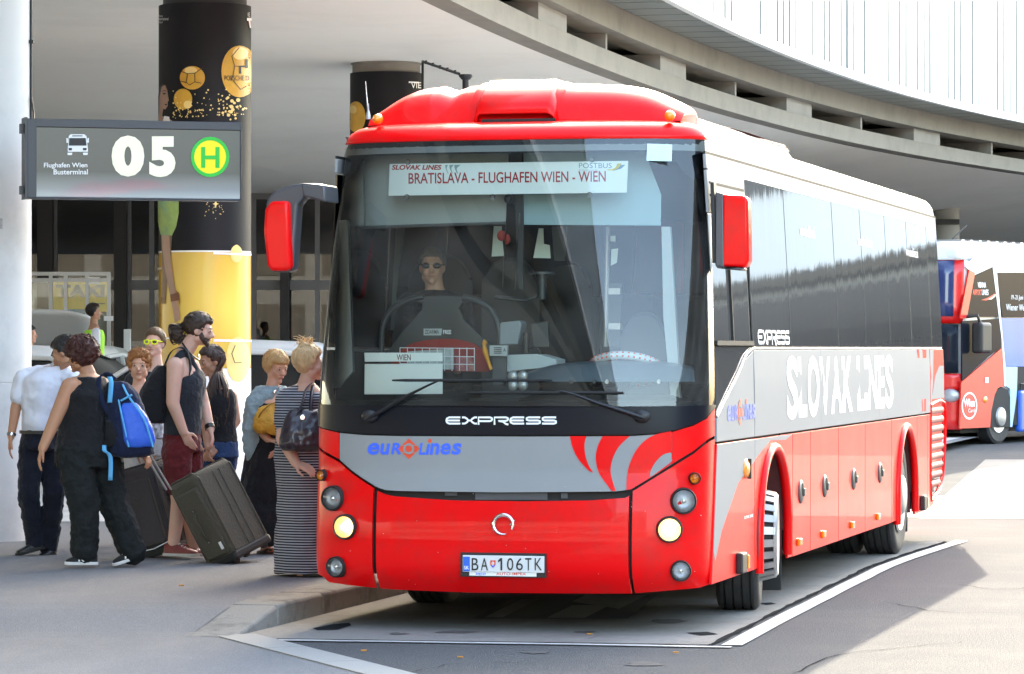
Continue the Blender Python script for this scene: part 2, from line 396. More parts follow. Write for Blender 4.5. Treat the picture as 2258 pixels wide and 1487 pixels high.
# ------------------------------------------------------------------ viaduct: curve of its edge
CEIL = 5.95
curve = []
x, y, hd = -.70, 42.4, math.radians(10.0)
fw = []
for i in range(185):
    fw.append((x, y, hd))
    s = i
    hd += math.radians(.27 if s < 8 else .30 if s < 16 else .36 if s < 26 else .47 if s < 40 else .34 if s < 150 else .3)
    x += math.sin(hd); y += math.cos(hd)
x, y, hd = -.70, 42.4, math.radians(10.0); bw = []
for i in range(60):
    hd -= math.radians(.16); x -= math.sin(hd); y -= math.cos(hd); bw.append((x, y, hd))
curve = bw[::-1] + fw
def off_pt(i, d):            # d > 0 towards the road side (outwards)
    k = int(i); x, y, h = curve[k]
    if i != k: f = i - k; x2, y2, h2 = curve[k + 1]; x, y, h = lerp(x, x2, f), lerp(y, y2, f), lerp(h, h2, f)
    return x + math.cos(h) * d, y - math.sin(h) * d
via = empty('viaduct', 'curved concrete viaduct with white panel parapet above the bus bays', 'viaduct', (0, 0, 0))
# slope of the soffit beyond the fold
def soff_z(x, y, d):
    t = max(0, min(1, (y - 52) / 20)); return CEIL - 1.25 * t * max(0, min(1, d / 9))
b = MB(); rows = []
DL = [.32, 1.0, 2.5, 5, 9, 14, 20, 30, 45]
for i in range(0, len(curve), 1):
    row = []
    for d in DL:
        X, Y = off_pt(i, -d); row.append((X, Y, soff_z(X, Y, d)))
    rows.append(row)
b.grid(rows); b.build('soffit', m_soffit, via, smooth=2)
b = MB(); rows = [[(*off_pt(i, d), 6.62) for d in (-.3, -45)] for i in range(0, len(curve), 2)]
b.grid(rows); b.build('deck', m_beam2, via)
def rim(name, m, d0, d1, z0, z1, i0=0, i1=None, step=1, **kw):
    b = MB(); rows = []
    for i in range(i0, i1 or len(curve), step):
        rows.append([(*off_pt(i, d1), z0), (*off_pt(i, d1), z1), (*off_pt(i, d0), z1), (*off_pt(i, d0), z0)])
    b.grid(rows, close=True); return b.build(name, m, via, smooth=30, bevel=0, **kw)
rim('lower_rim', m_beam, -.34, 0.0, CEIL - .03, CEIL + .27)
rim('upper_rim', m_beam, -.40, .12, 6.50, 6.92)
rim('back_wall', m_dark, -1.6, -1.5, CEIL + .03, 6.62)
# piers and thin fins in the gap between the rims (repeat every 9.4 m as seen)
def along(px):               # curve index whose lower edge projects at photo column px
    best = min(range(60, len(curve)), key=lambda i: abs(CX + F * curve[i][0] / curve[i][1] - px)); return best
def gap_block(name, i0, i1, d0, d1, m):
    b = MB(); rows = []
    for i in range(i0, i1 + 1):
        rows.append([(*off_pt(i, d1), CEIL + .262), (*off_pt(i, d1), 6.51), (*off_pt(i, d0), 6.51), (*off_pt(i, d0), CEIL + .262)])
    b.grid(rows, close=True)
    b.f.append((0, 1, 2, 3)); b.mi.append(0); n = len(b.v); b.f.append((n - 1, n - 2, n - 3, n - 4)); b.mi.append(0)
    return b.build(name, m, via)
pier_px = [1000, 1225, 1500, 1770, 2040, 2330]
ip = [along(p) for p in pier_px]
for k in range(len(ip)):
    gap_block('pier', ip[k] - 1, ip[k] + 1, -1.4, -.08, m_beam2)
for k in range(len(ip) - 1):
    mid = (ip[k] + ip[k + 1]) // 2
    b = MB(); X, Y, h = curve[mid]; M = Matrix.Translation((*off_pt(mid, -.75), 6.36)) @ Matrix.Rotation(-h, 4, 'Z')
    b.box(-.65, .65, -.06, .06, -.15, .155, M=M); b.build('fin', m_beam2, via)
for k in range(1, 7):
    i = ip[0] - k * 9
    if i > 3: gap_block('pier', i - 2, i + 1, -1.4, -.08, m_beam2)
# soffit panels under the overhanging parapet, each its own piece
par = empty('parapet', 'white glossy vertical panel parapet wall curving along the viaduct edge', 'parapet wall', (0, 0, 0))
ZB, ZT, OUT = 6.86, 10.25, 1.05
b = MB()
def quad_piece(name, i, j, m, parent, z=None, d=None):
    b = MB()
    if d:   # horizontal panel
        p = [(*off_pt(i, d[0]), z), (*off_pt(i, d[1]), z), (*off_pt(j, d[1]), z), (*off_pt(j, d[0]), z)]
        a = Vector(p[0]); c = Vector(p[3]); e = (c - a) * .03
        p = [Vector(p[0]) + e, Vector(p[1]) + e, Vector(p[2]) - e, Vector(p[3]) - e]
        b.add(p + [q + Vector((0, 0, .03)) for q in p], [(3, 2, 1, 0), (4, 5, 6, 7), (0, 1, 5, 4), (1, 2, 6, 5), (2, 3, 7, 6), (3, 0, 4, 7)])
    else:
        a = Vector((*off_pt(i, OUT), 0)); c = Vector((*off_pt(j, OUT), 0)); e = (c - a).normalized(); n = Vector((e.y, -e.x, 0)) * random.uniform(.036, .046)
        tilt = e * .018
        q = [a + tilt, c - tilt]
        p = [q[0] + n * 1.0, q[1] + n * random.uniform(.5, 1.2)]
        b.add([Vector((v.x, v.y, zz)) for zz in (ZB + .16, ZT - .12) for v in (p[0], p[1], q[1], q[0])],
              [(0, 1, 5, 4), (1, 2, 6, 5), (2, 3, 7, 6), (3, 0, 4, 7), (4, 5, 6, 7), (3, 2, 1, 0)])
    return b.build(name, m, parent)
i_lo = along(1040) - 2
# panels 0.8 curve steps... one panel per curve metre in view, coarser outside
k_blue = along(1500)
I_FAR = along(2330) + 4
for i in range(i_lo, I_FAR):
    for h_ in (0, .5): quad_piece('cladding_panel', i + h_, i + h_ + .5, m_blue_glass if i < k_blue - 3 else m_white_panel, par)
    if 1: quad_piece('soffit_panel', i, i + 1, m_soff_panel, par, z=6.86, d=(.16, OUT - .05))
def prim(name, m, d0, d1, z0, z1, i0=0, i1=None):
    b = MB(); rows = []
    for i in range(i0, i1 or len(curve)):
        rows.append([(*off_pt(i, d1), z0), (*off_pt(i, d1), z1), (*off_pt(i, d0), z1), (*off_pt(i, d0), z0)])
    b.grid(rows, close=True); return b.build(name, m, par, smooth=30)
prim('base_trim', m_rail, OUT - .06, OUT + .06, ZB - .005, ZB + .15)
prim('top_rail', m_rail, OUT - .2, OUT + .07, ZT - .11, ZT)
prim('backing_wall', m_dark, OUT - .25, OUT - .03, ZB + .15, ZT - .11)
prim('soffit_frame', m_dark, .10, OUT - .06, 6.9, 6.94)
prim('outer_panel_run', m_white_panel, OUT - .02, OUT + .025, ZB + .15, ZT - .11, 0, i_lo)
prim('far_panel_run', mat('bright_reflected_panel', (.82, .83, .83), .5, var=.03), OUT - .02, OUT + .025, ZB + .15, ZT - .11, I_FAR)  # out of view, made whiter than the cladding to brighten the coach window reflections
# glazed storey behind the parapet
up = empty('upper_terminal', 'pale glazed upper storey set back behind the white parapet', 'building', (0, 0, 0))
b = MB(); rows = [[(*off_pt(i, -4), 6.7), (*off_pt(i, -4), 15.5), (*off_pt(i, -12), 15.5), (*off_pt(i, -12), 6.7)] for i in range(40, len(curve), 2)]
b.grid(rows, close=True); b.build('wall', m_dark, up)
for i in range(along(1500), min(along(2300) + 16, len(curve) - 2), 2):
    for z0, z1 in ((6.75, 9.2), (9.26, 11.7), (11.76, 14.2)):
        b = MB(); b.add([(*off_pt(i, -3.9), z0), (*off_pt(i + 2, -3.9), z0), (*off_pt(i + 2, -3.9), z1), (*off_pt(i, -3.9), z1)], [(0, 1, 2, 3)])
        b.build('glass_pane', m_blue_glass, up, solid=.03)

# ------------------------------------------------------------------ terminal glass wall at the back
m_tglass = mat('dark_terminal_glass', (.02, .023, .026), .06, var=.3, vs=.4, coat=.3)
m_mull = mat('grey_mullion', (.12, .125, .135), .4, metal=.3)
m_dkcol = mat('black_steel', (.008, .008, .010), .5)
term = empty('terminal', 'dark glazed terminal front with grey mullions under the viaduct', 'building', (-6, 70, 0))
def loc(o, p): return p
TY = 70.0
def tbox(name, px0, px1, py0, py1, dy0, dy1, m):
    a = P(px0, py1, TY); c = P(px1, py0, TY); b = MB(); b.box(a.x + 6, c.x + 6, dy0, dy1, a.z, c.z); return b.build(name, m, term)
# inner rooms seen through the glass
b = MB(); b.box(-30, 9.2, .9, 1.0, 0, 6.2); b.build('rear_wall', mat('dim_interior', (.022, .023, .025), .8, var=.5, vs=.5), term)
vx = [40, 122, 285, 335, 560, 700, 830, 960, 1090, 1220, 1350, 1480]
gl_t = glass('terminal_glass', (.42, .45, .47), .8, dirt=.006, mirror=.045)
for a, c in zip(vx, vx[1:]):
    for y0, y1 in ((400, 618), (640, 905)):
        tbox('glass_pane', a + 4, c - 4, y0, y1, -.02, .0, gl_t)
for v in vx: tbox('mullion', v - 5, v + 5, 380, 905, -.10, .06, m_mull)
tbox('transom', 20, 1500, 618, 640, -.09, .05, m_mull)
tbox('header', 20, 1500, 380, 440, -.12, .1, m_mull)
tbox('plinth', 20, 1500, 890, 925, -.12, .1, m_dkcol)
for v0, v1 in ((88, 121), (256, 283), (620, 640)): tbox('steel_column', v0, v1, 380, 920, -.42, -.14, m_dkcol)
# vague things inside: a sign, pale panels, round lamp
for (x0, x1, y0, y1, c) in ((395, 480, 500, 600, (.06, .06, .065)), (520, 640, 515, 600, (.05, .052, .055)), (660, 700, 700, 800, (.03, .12, .2)), (205, 255, 520, 600, (.07, .07, .075)), (585, 640, 520, 740, (.055, .055, .06)), (600, 670, 690, 760, (.05, .09, .13))):
    tbox('display', x0, x1, y0, y1, .5, .6, mat('interior_%d' % x0, c, .7))

# far end walls under the viaduct on the right
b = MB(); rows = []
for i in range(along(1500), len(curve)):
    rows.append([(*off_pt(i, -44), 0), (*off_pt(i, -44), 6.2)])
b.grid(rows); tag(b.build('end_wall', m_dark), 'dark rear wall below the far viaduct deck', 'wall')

# ------------------------------------------------------------------ columns
m_ad_black = mat('advert_black', (.008, .008, .010), .55, spec=.25, var=.3, vs=2)
m_ad_gold = mat('advert_gold', (.72, .48, .07), .3, coat=.4, var=.22, vs=.9)
m_ad_white = mat('advert_white', (.8, .8, .8), .35, coat=.3, var=.03)
def radial(m, cx, cz, c_in, c_out, r, cy=-.53):
    nt = m.node_tree; bs = nt.nodes['Principled BSDF']; tc = nt.nodes.new('ShaderNodeTexCoord'); mp = nt.nodes.new('ShaderNodeMapping'); mp.inputs['Location'].default_value = (-cx / r, -cy / r, -cz / (r * 1.3)); mp.inputs['Scale'].default_value = (1 / r, 1 / r, 1 / (r * 1.3))
    g = nt.nodes.new('ShaderNodeTexGradient'); g.gradient_type = 'SPHERICAL'; cr = nt.nodes.new('ShaderNodeValToRGB'); e = cr.color_ramp.elements; e[0].color = (*c_out, 1); e[1].color = (*c_in, 1)
    nt.links.new(tc.outputs['Object'], mp.inputs[0]); nt.links.new(mp.outputs[0], g.inputs[0]); nt.links.new(g.outputs[1], cr.inputs[0]); nt.links.new(cr.outputs[0], bs.inputs['Base Color'])
radial(m_ad_gold, .26, 2.1, (.90, .66, .12), (.50, .27, .012), .85, -.45)
m_gold_ball = mat('print_gold', (.62, .34, .035), .35, var=.45, vs=3.5)
m_gold_lt = mat('print_gold_light', (.85, .62, .22), .35, var=.2, vs=4)
m_skin_pr = mat('print_skin', (.36, .21, .145), .4, var=.2, vs=6)
m_skin_dk = mat('print_skin_dark', (.17, .085, .055), .4, var=.25, vs=6)
m_hair_pr = mat('print_hair', (.02, .014, .012), .5)
m_green_pr = mat('print_green_cloth', (.30, .42, .12), .5, var=.6, vs=5, dirt=(.05, .30, .27), dscale=4, damt=.9)
def column(px0, px1, py_base, top, label, cat='column', zbase=PZ, Y=None):
    Y = Y or (H - zbase) * F / (py_base - CY)
    w = (px1 - px0) / F * Y; cx = ((px0 + px1) / 2 - CX) / F * Y
    return empty('column', label, cat, (cx, Y + w / 2, zbase)), w / 2, Y + w / 2
# advert column: everything printed sits on a thin wrap; angle 0 faces the camera
adc, R1, Y1 = column(340, 546, 1078, 0, 'round column wrapped in a black and gold advert with flying golden balls')
b = MB(); b.lathe([(R1 - .05, 0), (R1 - .05, 6.1)], 48); b.build('core', m_black, adc, smooth=30)
zt = 1.76 + 764 * (Y1 - R1) / F - PZ
zg = 1.76 + (769 - 556) * (Y1 - R1) / F - PZ       # black to gold
zw = 1.76 + (769 - 812) * (Y1 - R1) / F - PZ       # gold to white
def wrapcyl(name, z0, z1, m, parent, R):
    b = MB(); b.lathe([(R - .02, z0), (R, z0), (R, z1), (R - .02, z1)], 64, cap=False); return b.build(name, m, parent, smooth=30)
wrapcyl('poster_black', zg + .02, zt, m_ad_black, adc, R1)
wrapcyl('poster_gold', zw, zg, m_ad_gold, adc, R1)
wrapcyl('poster_white', .02, zw - .004, m_ad_white, adc, R1)
wrapcyl('seam', zg + .001, zg + .019, m_ad_white, adc, R1 + .001)
def colmap(ccx, R, Yc, zb, off=.004, k=1.0):
    """photo pixel -> point on the facing side of a column (local to the column)"""
    Yf = Yc - R
    def f(px, py):
        x = max(-.999, min(.999, ((px - ccx) / F * Yf) / R)); a = math.asin(x)
        Yp = Yc - R * math.cos(a)
        return Vector((math.sin(a) * (R + off), -math.cos(a) * (R + off), H - (py - CY) / F * Yp - zb))
    return f
def denser(shape, mx):
    """split long edges so flat print follows the round surface"""
    me = bpy.data.meshes.new('t'); me.from_pydata([(x, y, 0) for x, y in shape[0]], [], shape[1]); bm = bmesh.new(); bm.from_mesh(me); bmesh.ops.triangulate(bm, faces=bm.faces)
    for _ in range(4):
        es = [e for e in bm.edges if e.calc_length() > mx]
        if not es: break
        bmesh.ops.subdivide_edges(bm, edges=es, cuts=1); bmesh.ops.triangulate(bm, faces=bm.faces)
    bm.verts.ensure_lookup_table(); bm.verts.index_update()
    r = ([(v.co.x, v.co.y) for v in bm.verts], [tuple(v.index for v in f.verts) for f in bm.faces]); bm.free(); bpy.data.meshes.remove(me); return r
def print_on(parent, cm, name, shapes, m, mx=14):
    b = MB()
    for s in shapes: put(b, denser(s, mx), cm)
    return b.build(name, m, parent, fix=False)
C1 = 443.0
cm0 = colmap(C1, R1, Y1, PZ, .003); cm1 = colmap(C1, R1, Y1, PZ, .006); cm2 = colmap(C1, R1, Y1, PZ, .009); cm3 = colmap(C1, R1, Y1, PZ, .012)
print_on(adc, cm1, 'printed_ball', [disc2d(424, 172, 28, 26), disc2d(403, 219, 21, 23)], m_gold_ball)
print_on(adc, cm1, 'printed_ball', [disc2d(524, 158, 37, 57)], m_gold_ball, 8)
print_on(adc, cm1, 'printed_ball', [disc2d(518, 560, 12, 19), disc2d(521, 793, 24, 50)], m_gold_lt, 8)
print_on(adc, cm2, 'ball_highlight', [disc2d(421, 156, 14, 8), disc2d(525, 118, 15, 14), disc2d(414, 231, 9, 9), disc2d(520, 762, 12, 16), disc2d(518, 548, 6, 8)], m_gold_lt)
seams = [stroke2d(p, 1.6) for p in ([(400, 158), (414, 163), (430, 162), (447, 150)], [(414, 163), (411, 182), (418, 188), (430, 181), (430, 162)], [(430, 181), (444, 184)], [(411, 182), (398, 180)],
        [(523, 105), (508, 125), (514, 146), (532, 148)], [(514, 146), (511, 165), (507, 178)], [(511, 178), (526, 198), (537, 190)], [(515, 762), (508, 780), (514, 800), (528, 800)])]
print_on(adc, cm3, 'ball_seams', seams, m_hair_pr)
sp = []
for _ in range(120):
    a = random.gauss(0, 1); x = random.uniform(380, 540); yy = 262 - abs(random.gauss(0, 22)) - (x - 380) * .06
    sp.append(disc2d(x, yy, random.uniform(.8, 2.2), n=6))
for _ in range(16): sp.append(disc2d(random.uniform(478, 535), random.uniform(215, 265), random.uniform(2.2, 4.5), n=6))
for _ in range(26): sp.append(disc2d(random.gauss(470, 12), random.gauss(462, 8), random.uniform(.7, 1.3), n=5))
sp.append(([(475, 440), (477, 448), (482, 450), (477, 452), (475, 459), (473, 452), (468, 450), (473, 448)], [tuple(range(8))]))
print_on(adc, cm1, 'gold_dust', sp, m_gold_lt)
# printed woman: head in profile, shoulder, skirt, legs, shoes (a plain generic figure)
print_on(adc, cm1, 'printed_hair', [poly2d([(341, 215), (345, 195), (354, 186), (364, 188), (368, 200), (360, 205), (352, 222), (348, 250), (342, 262)])], m_hair_pr, 6)
print_on(adc, cm2, 'printed_face', [poly2d([(353, 192), (361, 188), (367, 200), (369, 212), (371, 222), (368, 225), (368, 234), (362, 242), (357, 240), (354, 256), (372, 262), (382, 270), (342, 270), (346, 246), (347, 214)])], m_skin_pr, 6)
print_on(adc, cm3, 'printed_features', [disc2d(360, 207, 4, 2), disc2d(364, 231, 3, 1.8), stroke2d([(355, 202), (362, 199), (366, 202)], 1.3)], m_hair_pr, 6)
print_on(adc, cm3, 'printed_top', [poly2d([(356, 270), (360, 256), (372, 258), (374, 270)])], m_ad_white, 6)
print_on(adc, cm2, 'printed_skirt', [poly2d([(340, 430), (394, 430), (394, 470), (388, 500), (378, 520), (350, 518), (342, 490)])], m_green_pr, 8)
print_on(adc, cm1, 'printed_leg', [poly2d([(351, 518), (378, 520), (375, 560), (368, 600), (362, 660), (352, 665), (354, 610)])], m_skin_dk, 8)
print_on(adc, cm2, 'printed_leg', [poly2d([(352, 518), (372, 520), (374, 560), (380, 600), (386, 640), (392, 665), (398, 705), (385, 712), (376, 660), (364, 610), (356, 560)])], m_skin_pr, 8)
m_shoe_pr = mat('print_leather', (.16, .05, .02), .4)
print_on(adc, cm3, 'printed_strap', [poly2d([(374, 650), (394, 645), (397, 662), (376, 666)]), poly2d([(351, 656), (362, 656), (361, 670), (350, 670)]), poly2d([(388, 640), (396, 650), (397, 675), (393, 660)])], m_shoe_pr, 8)
# lettering on the column
b = MB(); t = lambda s, x0, x1, y0, y1, **k: put(b, denser(fit2d(text2d(s, **k), x0, x1, y1, y0), 5), cm3)
t('PORSCHE D', 493, 542, 167, 178, bold=.005)
put(b, denser(stroke2d([(525, 163), (525, 147), (540, 147)], 5), 4), cm3); put(b, denser(stroke2d([(537, 131), (537, 151)], 5), 4), cm3)
b.build('lettering', m_hair_pr, adc, fix=False)
b = MB()
t('Vienna', 345, 356, 33, 38); t('International', 345, 370, 39, 45); t('Airport', 345, 356, 47, 53)
put(b, denser(poly2d([(337, 34), (343, 34), (343, 52), (337, 56)]), 4), cm3)
put(b, denser(poly2d([(538, 40), (546, 40), (546, 46), (544, 46), (545, 62), (543, 62), (541, 46), (538, 46)]), 3), cm3); t('VIE', 539, 543, 28, 38)
b.build('lettering', m_ad_white, adc, fix=False)
print_on(adc, cm2, 'print_seam', [poly2d([(470, 556), (546, 560), (546, 564), (470, 561)]), poly2d([(340, 591), (352, 590), (352, 594), (340, 596)]), poly2d([(470, 748), (546, 750), (546, 754), (470, 754)]), poly2d([(352, 744), (380, 744), (380, 748), (352, 748)])], m_ad_white, 8)
# second advert column, mostly behind the bus
c2, R2, Y2 = column(768, 930, 0, 0, 'round column with a black advert wrap behind the bus roof', Y=51.4)
zt2 = 1.76 + (769 - 157) * 51.4 / F - PZ
wrapcyl('poster_black', 1.6, zt2, m_ad_black, c2, R2); wrapcyl('poster_gold', .9, 1.596, m_ad_gold, c2, R2)
b = MB(); b.lathe([(R2 - .03, 0), (R2 - .03, zt2 - .3), (R2 - .035, zt2 + .06), (R2 - .035, zt2 + .13), (R2 - .01, zt2 + .14), (R2 - .01, 6.05)], 48); b.build('core', m_beam, c2, smooth=30)
cmb = colmap(849, R2, Y2, PZ, .006); cmb2 = colmap(849, R2, Y2, PZ, .01)
print_on(c2, cmb, 'printed_ball', [disc2d(784, 258, 22, 34)], m_gold_ball, 6); print_on(c2, cmb2, 'ball_highlight', [disc2d(778, 242, 8, 9)], m_gold_lt, 6)
b = MB(); put(b, denser(fit2d(text2d('VIE'), 905, 926, 195, 182), 4), cmb2); put(b, denser(poly2d([(900, 180), (922, 181), (922, 184), (900, 183)]), 4), cmb2); b.build('lettering', m_ad_white, c2, fix=False)
# plain column by the sign, cut by the picture's left edge
c3, R3, Y3 = column(-190, 52, 1197, 0, 'pale concrete column carrying the bus stop sign', zbase=PZ)
b = MB(); b.lathe([(R3, 0), (R3, 1.325), (R3 - .006, 1.328), (R3 - .006, 1.336), (R3, 1.339), (R3, 6.0)], 64); b.build('shaft', m_col, c3, smooth=30)
b = MB(); b.tube([(R3 * .99 + .012, -.05, 3.4), (R3 * .99 + .012, -.05, 6.0)], .010, 8)
for z in (4.2, 4.7, 5.3): b.box(R3 - .03, R3 + .03, -.08, -.03, z, z + .03)
b.tube([(R3 * .99 + .012, -.05, 3.75), (R3 + .05, -.2, 3.6), (R3 + .06, -.3, 3.5)], .008, 6)
b.build('cable', m_dkcol, c3)
b = MB(); x0 = math.radians(-62); cs = [(R3 * 1.003 * math.cos(x0 + k * .07), R3 * 1.003 * math.sin(x0 + k * .07)) for k in range(3)]
b.grid([[(x, y, z) for x, y in cs] for z in (2.62, 2.71)]); b.build('sticker', mat('sticker', (.35, .33, .33), .5, var=.9, vs=60), c3)
# the right hand column under the viaduct and the panels beside it
c4, R4, Y4 = column(2050, 2120, 0, 0, 'grey concrete column under the far viaduct behind the second coach', Y=91.0, zbase=0)
b = MB(); b.lathe([(R4, 0), (R4, 6.3)], 32); b.build('shaft', m_beam2, c4, smooth=30)
b = MB(); b.box(-.75, .35, -R4 - .08, -.1, soff_z(11, 91, 6) - .16, soff_z(11, 91, 6) - .03); b.build('lamp_box', m_dkcol, c4)
for (px, Yc, lab) in ((2310, 78.0, 'grey concrete column beyond the second coach'), (1850, 72, 'grey concrete column hidden behind the bus')):
    pass
b = MB(); a = P(2122, 560, 112); c = P(2520, 425, 112); b.box(a.x, c.x, 112, 112.3, 0, c.z); tag(b.build('rear_partition', mat('blue_grey_wall', (.05, .053, .06), .7, var=.4, vs=.3)), 'blue grey partition wall behind the second coach', 'wall')
# black lamp post with flat top behind the bus roof
lp = empty('lamp_post', 'black post with a flat disc head rising behind the bus roof', 'lamp post', tuple(G(1027, 1062, PZ)))
hz = 1.76 + (769 - 167) * lp.location.y / F - PZ
b = MB(); b.lathe([(.09, 0), (.05, .1), (.042, hz - .06), (.042, hz)], 16); b.build('post', m_dkcol, lp, smooth=30)
b = MB(); b.lathe([(.05, hz - .05), (.085, hz - .01), (.085, hz + .012), (0.0, hz + .016)], 20); b.build('head', m_dkcol, lp, smooth=30)
# conduit hanging under the soffit near the second column
b = MB(); q = [P(932, 136, 50.5), P(932, 205, 50.5)]; b.tube(q, .018, 8); q = [P(932, 136, 50.5), P(1012, 163, 47.0)]; b.tube(q, .02, 8)
for k in range(5): v = q[0].lerp(q[1], (k + .5) / 5); b.box(v.x - .015, v.x + .015, v.y - .02, v.y + .02, v.z - .02, v.z + .03)
tag(b.build('conduit', m_dkcol), 'dark cable conduit fixed under the soffit by the second advert column', 'conduit')

# ------------------------------------------------------------------ bus stop sign
sa, sb = P(60, 435, 28.95), P(529, 440, 29.45)
sux = Vector((sb.x - sa.x, sb.y - sa.y, 0)); SW = sux.length; sux.normalize(); suy = Vector((0, 0, 1)); sun_n = sux.cross(suy)
sgn = empty('bus_stop_sign', 'dark rectangular bus stop sign 05 bracketed to the pale column', 'bus stop sign', (sa.x, sa.y, 2.995), math.atan2(sux.y, sux.x))
SH = 3.645 - 2.995
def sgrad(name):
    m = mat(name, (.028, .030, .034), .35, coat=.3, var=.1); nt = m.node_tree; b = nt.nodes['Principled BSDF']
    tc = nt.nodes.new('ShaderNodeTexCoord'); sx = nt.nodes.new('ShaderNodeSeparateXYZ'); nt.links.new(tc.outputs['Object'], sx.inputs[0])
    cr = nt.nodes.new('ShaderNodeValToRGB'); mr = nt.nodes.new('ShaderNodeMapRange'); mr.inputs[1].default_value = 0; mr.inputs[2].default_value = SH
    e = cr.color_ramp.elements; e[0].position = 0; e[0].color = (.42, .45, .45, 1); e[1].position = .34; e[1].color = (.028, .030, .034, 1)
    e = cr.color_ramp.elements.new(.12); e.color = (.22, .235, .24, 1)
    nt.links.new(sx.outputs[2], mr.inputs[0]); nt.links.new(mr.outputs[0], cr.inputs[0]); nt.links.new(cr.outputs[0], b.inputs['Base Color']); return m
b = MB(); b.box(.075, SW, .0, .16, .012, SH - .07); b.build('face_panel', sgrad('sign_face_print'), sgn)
m_sgnf = mat('sign_frame', (.045, .047, .055), .4, metal=.5)
b = MB(); b.box(.0, .074, -.015, .17, 0, SH); b.box(.0, SW + .004, -.01, .17, SH - .068, SH); b.box(.0, SW + .004, -.006, .17, -.006, .010); b.box(SW + .001, SW + .016, -.006, .17, 0, SH); b.build('frame', m_sgnf, sgn, bevel=.004)
b = MB(); b.box(-.05, -.002, .05, .11, .03, .10); b.box(-.05, -.002, .05, .11, SH - .12, SH - .04); b.box(-.02, -.001, -.03, .18, -.01, SH + .01); b.build('bracket', m_sgnf, sgn)
def smap(px, py):
    x = (px - 60) / (529 - 60) * SW; top = 265 + (px - 52) / 476 * 10; bot = 433 + (px - 60) / 469 * 7
    return Vector((x, -.004, (bot - py) / (bot - top) * SH))
m_sgn_w = mat('sign_white', (.80, .78, .58), .5, var=.02, emit=(1, .98, .72), estr=.012)
m_sgn_w2 = mat('sign_white_small', (.8, .8, .8), .5, var=.02)
def fl(px, py): return smap(px, py)
def ringtxt(b, t, x0, x1, y0, y1): put(b, fit2d(t, x0, x1, y1, y0), smap)
b = MB(); ringtxt(b, text2d('0', bold=.06), 244, 316, 302, 389); ringtxt(b, text2d('5', bold=.06), 327, 385, 304, 390); b.build('lettering', m_sgn_w, sgn, fix=False)
b = MB(); ringtxt(b, text2d('Flughafen Wien', bold=.018), 96, 191, 359, 372); ringtxt(b, text2d('Busterminal', bold=.018), 117, 192, 373, 384); b.build('lettering', m_sgn_w2, sgn, fix=False)
m_hy = mat('stop_yellow', (.85, .72, .0), .5, var=.02, emit=(1, .9, .0), estr=.006); m_hg = mat('stop_green', (.0, .42, .03), .5, var=.02, emit=(0, .8, .06), estr=.008)
def smap2(d): return lambda x, y: smap(x, y) + Vector((0, -d, 0))
b = MB(); put(b, disc2d(462, 348, 37, 36), smap2(.002)); b.build('stop_disc', m_hy, sgn, fix=False)
b = MB(); put(b, disc2d(462, 348, 43, 42.5, r_in=.83), smap2(.004)); put(b, fit2d(text2d('H', bold=.02), 442, 483, 371, 327), smap2(.005)); b.build('stop_ring', m_hg, sgn, fix=False)
# bus pictogram
b = MB(); put(b, poly2d([(150, 303), (154, 299), (184, 299), (189, 303), (192, 330), (192, 336), (148, 336), (148, 330)]), smap2(.001)); put(b, poly2d([(145, 307), (148, 307), (149, 317), (145, 317)]), smap2(.001)); put(b, poly2d([(191, 307), (194, 307), (194, 317), (190, 317)]), smap2(.001))
put(b, poly2d([(147, 338), (158, 338), (157, 343), (148, 343)]), smap2(.001)); put(b, poly2d([(181, 338), (192, 338), (191, 343), (182, 343)]), smap2(.001)); b.build('pictogram', m_sgn_w2, sgn, fix=False)
b = MB(); put(b, poly2d([(151, 307), (187, 307), (189, 323), (150, 323)]), smap2(.003)); put(b, poly2d([(150, 328), (157, 328), (157, 333), (150, 333)]), smap2(.003)); put(b, poly2d([(181, 328), (189, 328), (189, 333), (181, 333)]), smap2(.003)); put(b, poly2d([(158, 301.5), (180, 301.5), (180, 303.5), (158, 303.5)]), smap2(.003)); b.build('pictogram_glass', m_dkcol, sgn, fix=False)
# dropped cigarette ends
m_but = mat('filter_orange', (.55, .22, .04), .8)
CIG = iter(('beside the kerb foot at the end of the sidewalk', 'on the asphalt in front of the bay line', 'just outside the corner of the white bay line', 'on the sidewalk below the olive suitcase', 'on the sidewalk near the striped dress', 'on the bay concrete before the bumper', 'on the asphalt nearest the bottom edge'))
for px, py in ((567, 1388), (802, 1437), (1490, 1441), (400, 1293), (660, 1318), (1300, 1400), (1015, 1451)):
    g = G(px, py, PZ if px in (400,) else 0.008); b = MB(); b.tube([g + Vector((-.016, 0, .006)), g + Vector((.016, random.uniform(-.02, .02), .006))], .005, 6)
    tag(b.build('cigarette_end', m_but), 'orange cigarette end ' + next(CIG), 'cigarette end', 'cigarette ends scattered on the ground')

# the building across the road, behind the viewpoint: it stands in the reflections of the bus front
m_opp = mat('opposite_facade', (.16, .165, .17), .6, var=.2, vs=.3)
opp = empty('opposite_building', 'long grey car park building across the road', 'building', (0, -46, 0))
b = MB(); b.box(-70, 8, -14, 0, 0, 13)
b.build('wall', m_opp, opp)
for k in range(13):
    for z in (2.2, 5.6, 9.0):
        b = MB(); b.box(-68 + k * 5.8, -68 + k * 5.8 + 4.9, -.05, .05, z, z + 1.9); b.build('window', m_dark, opp)

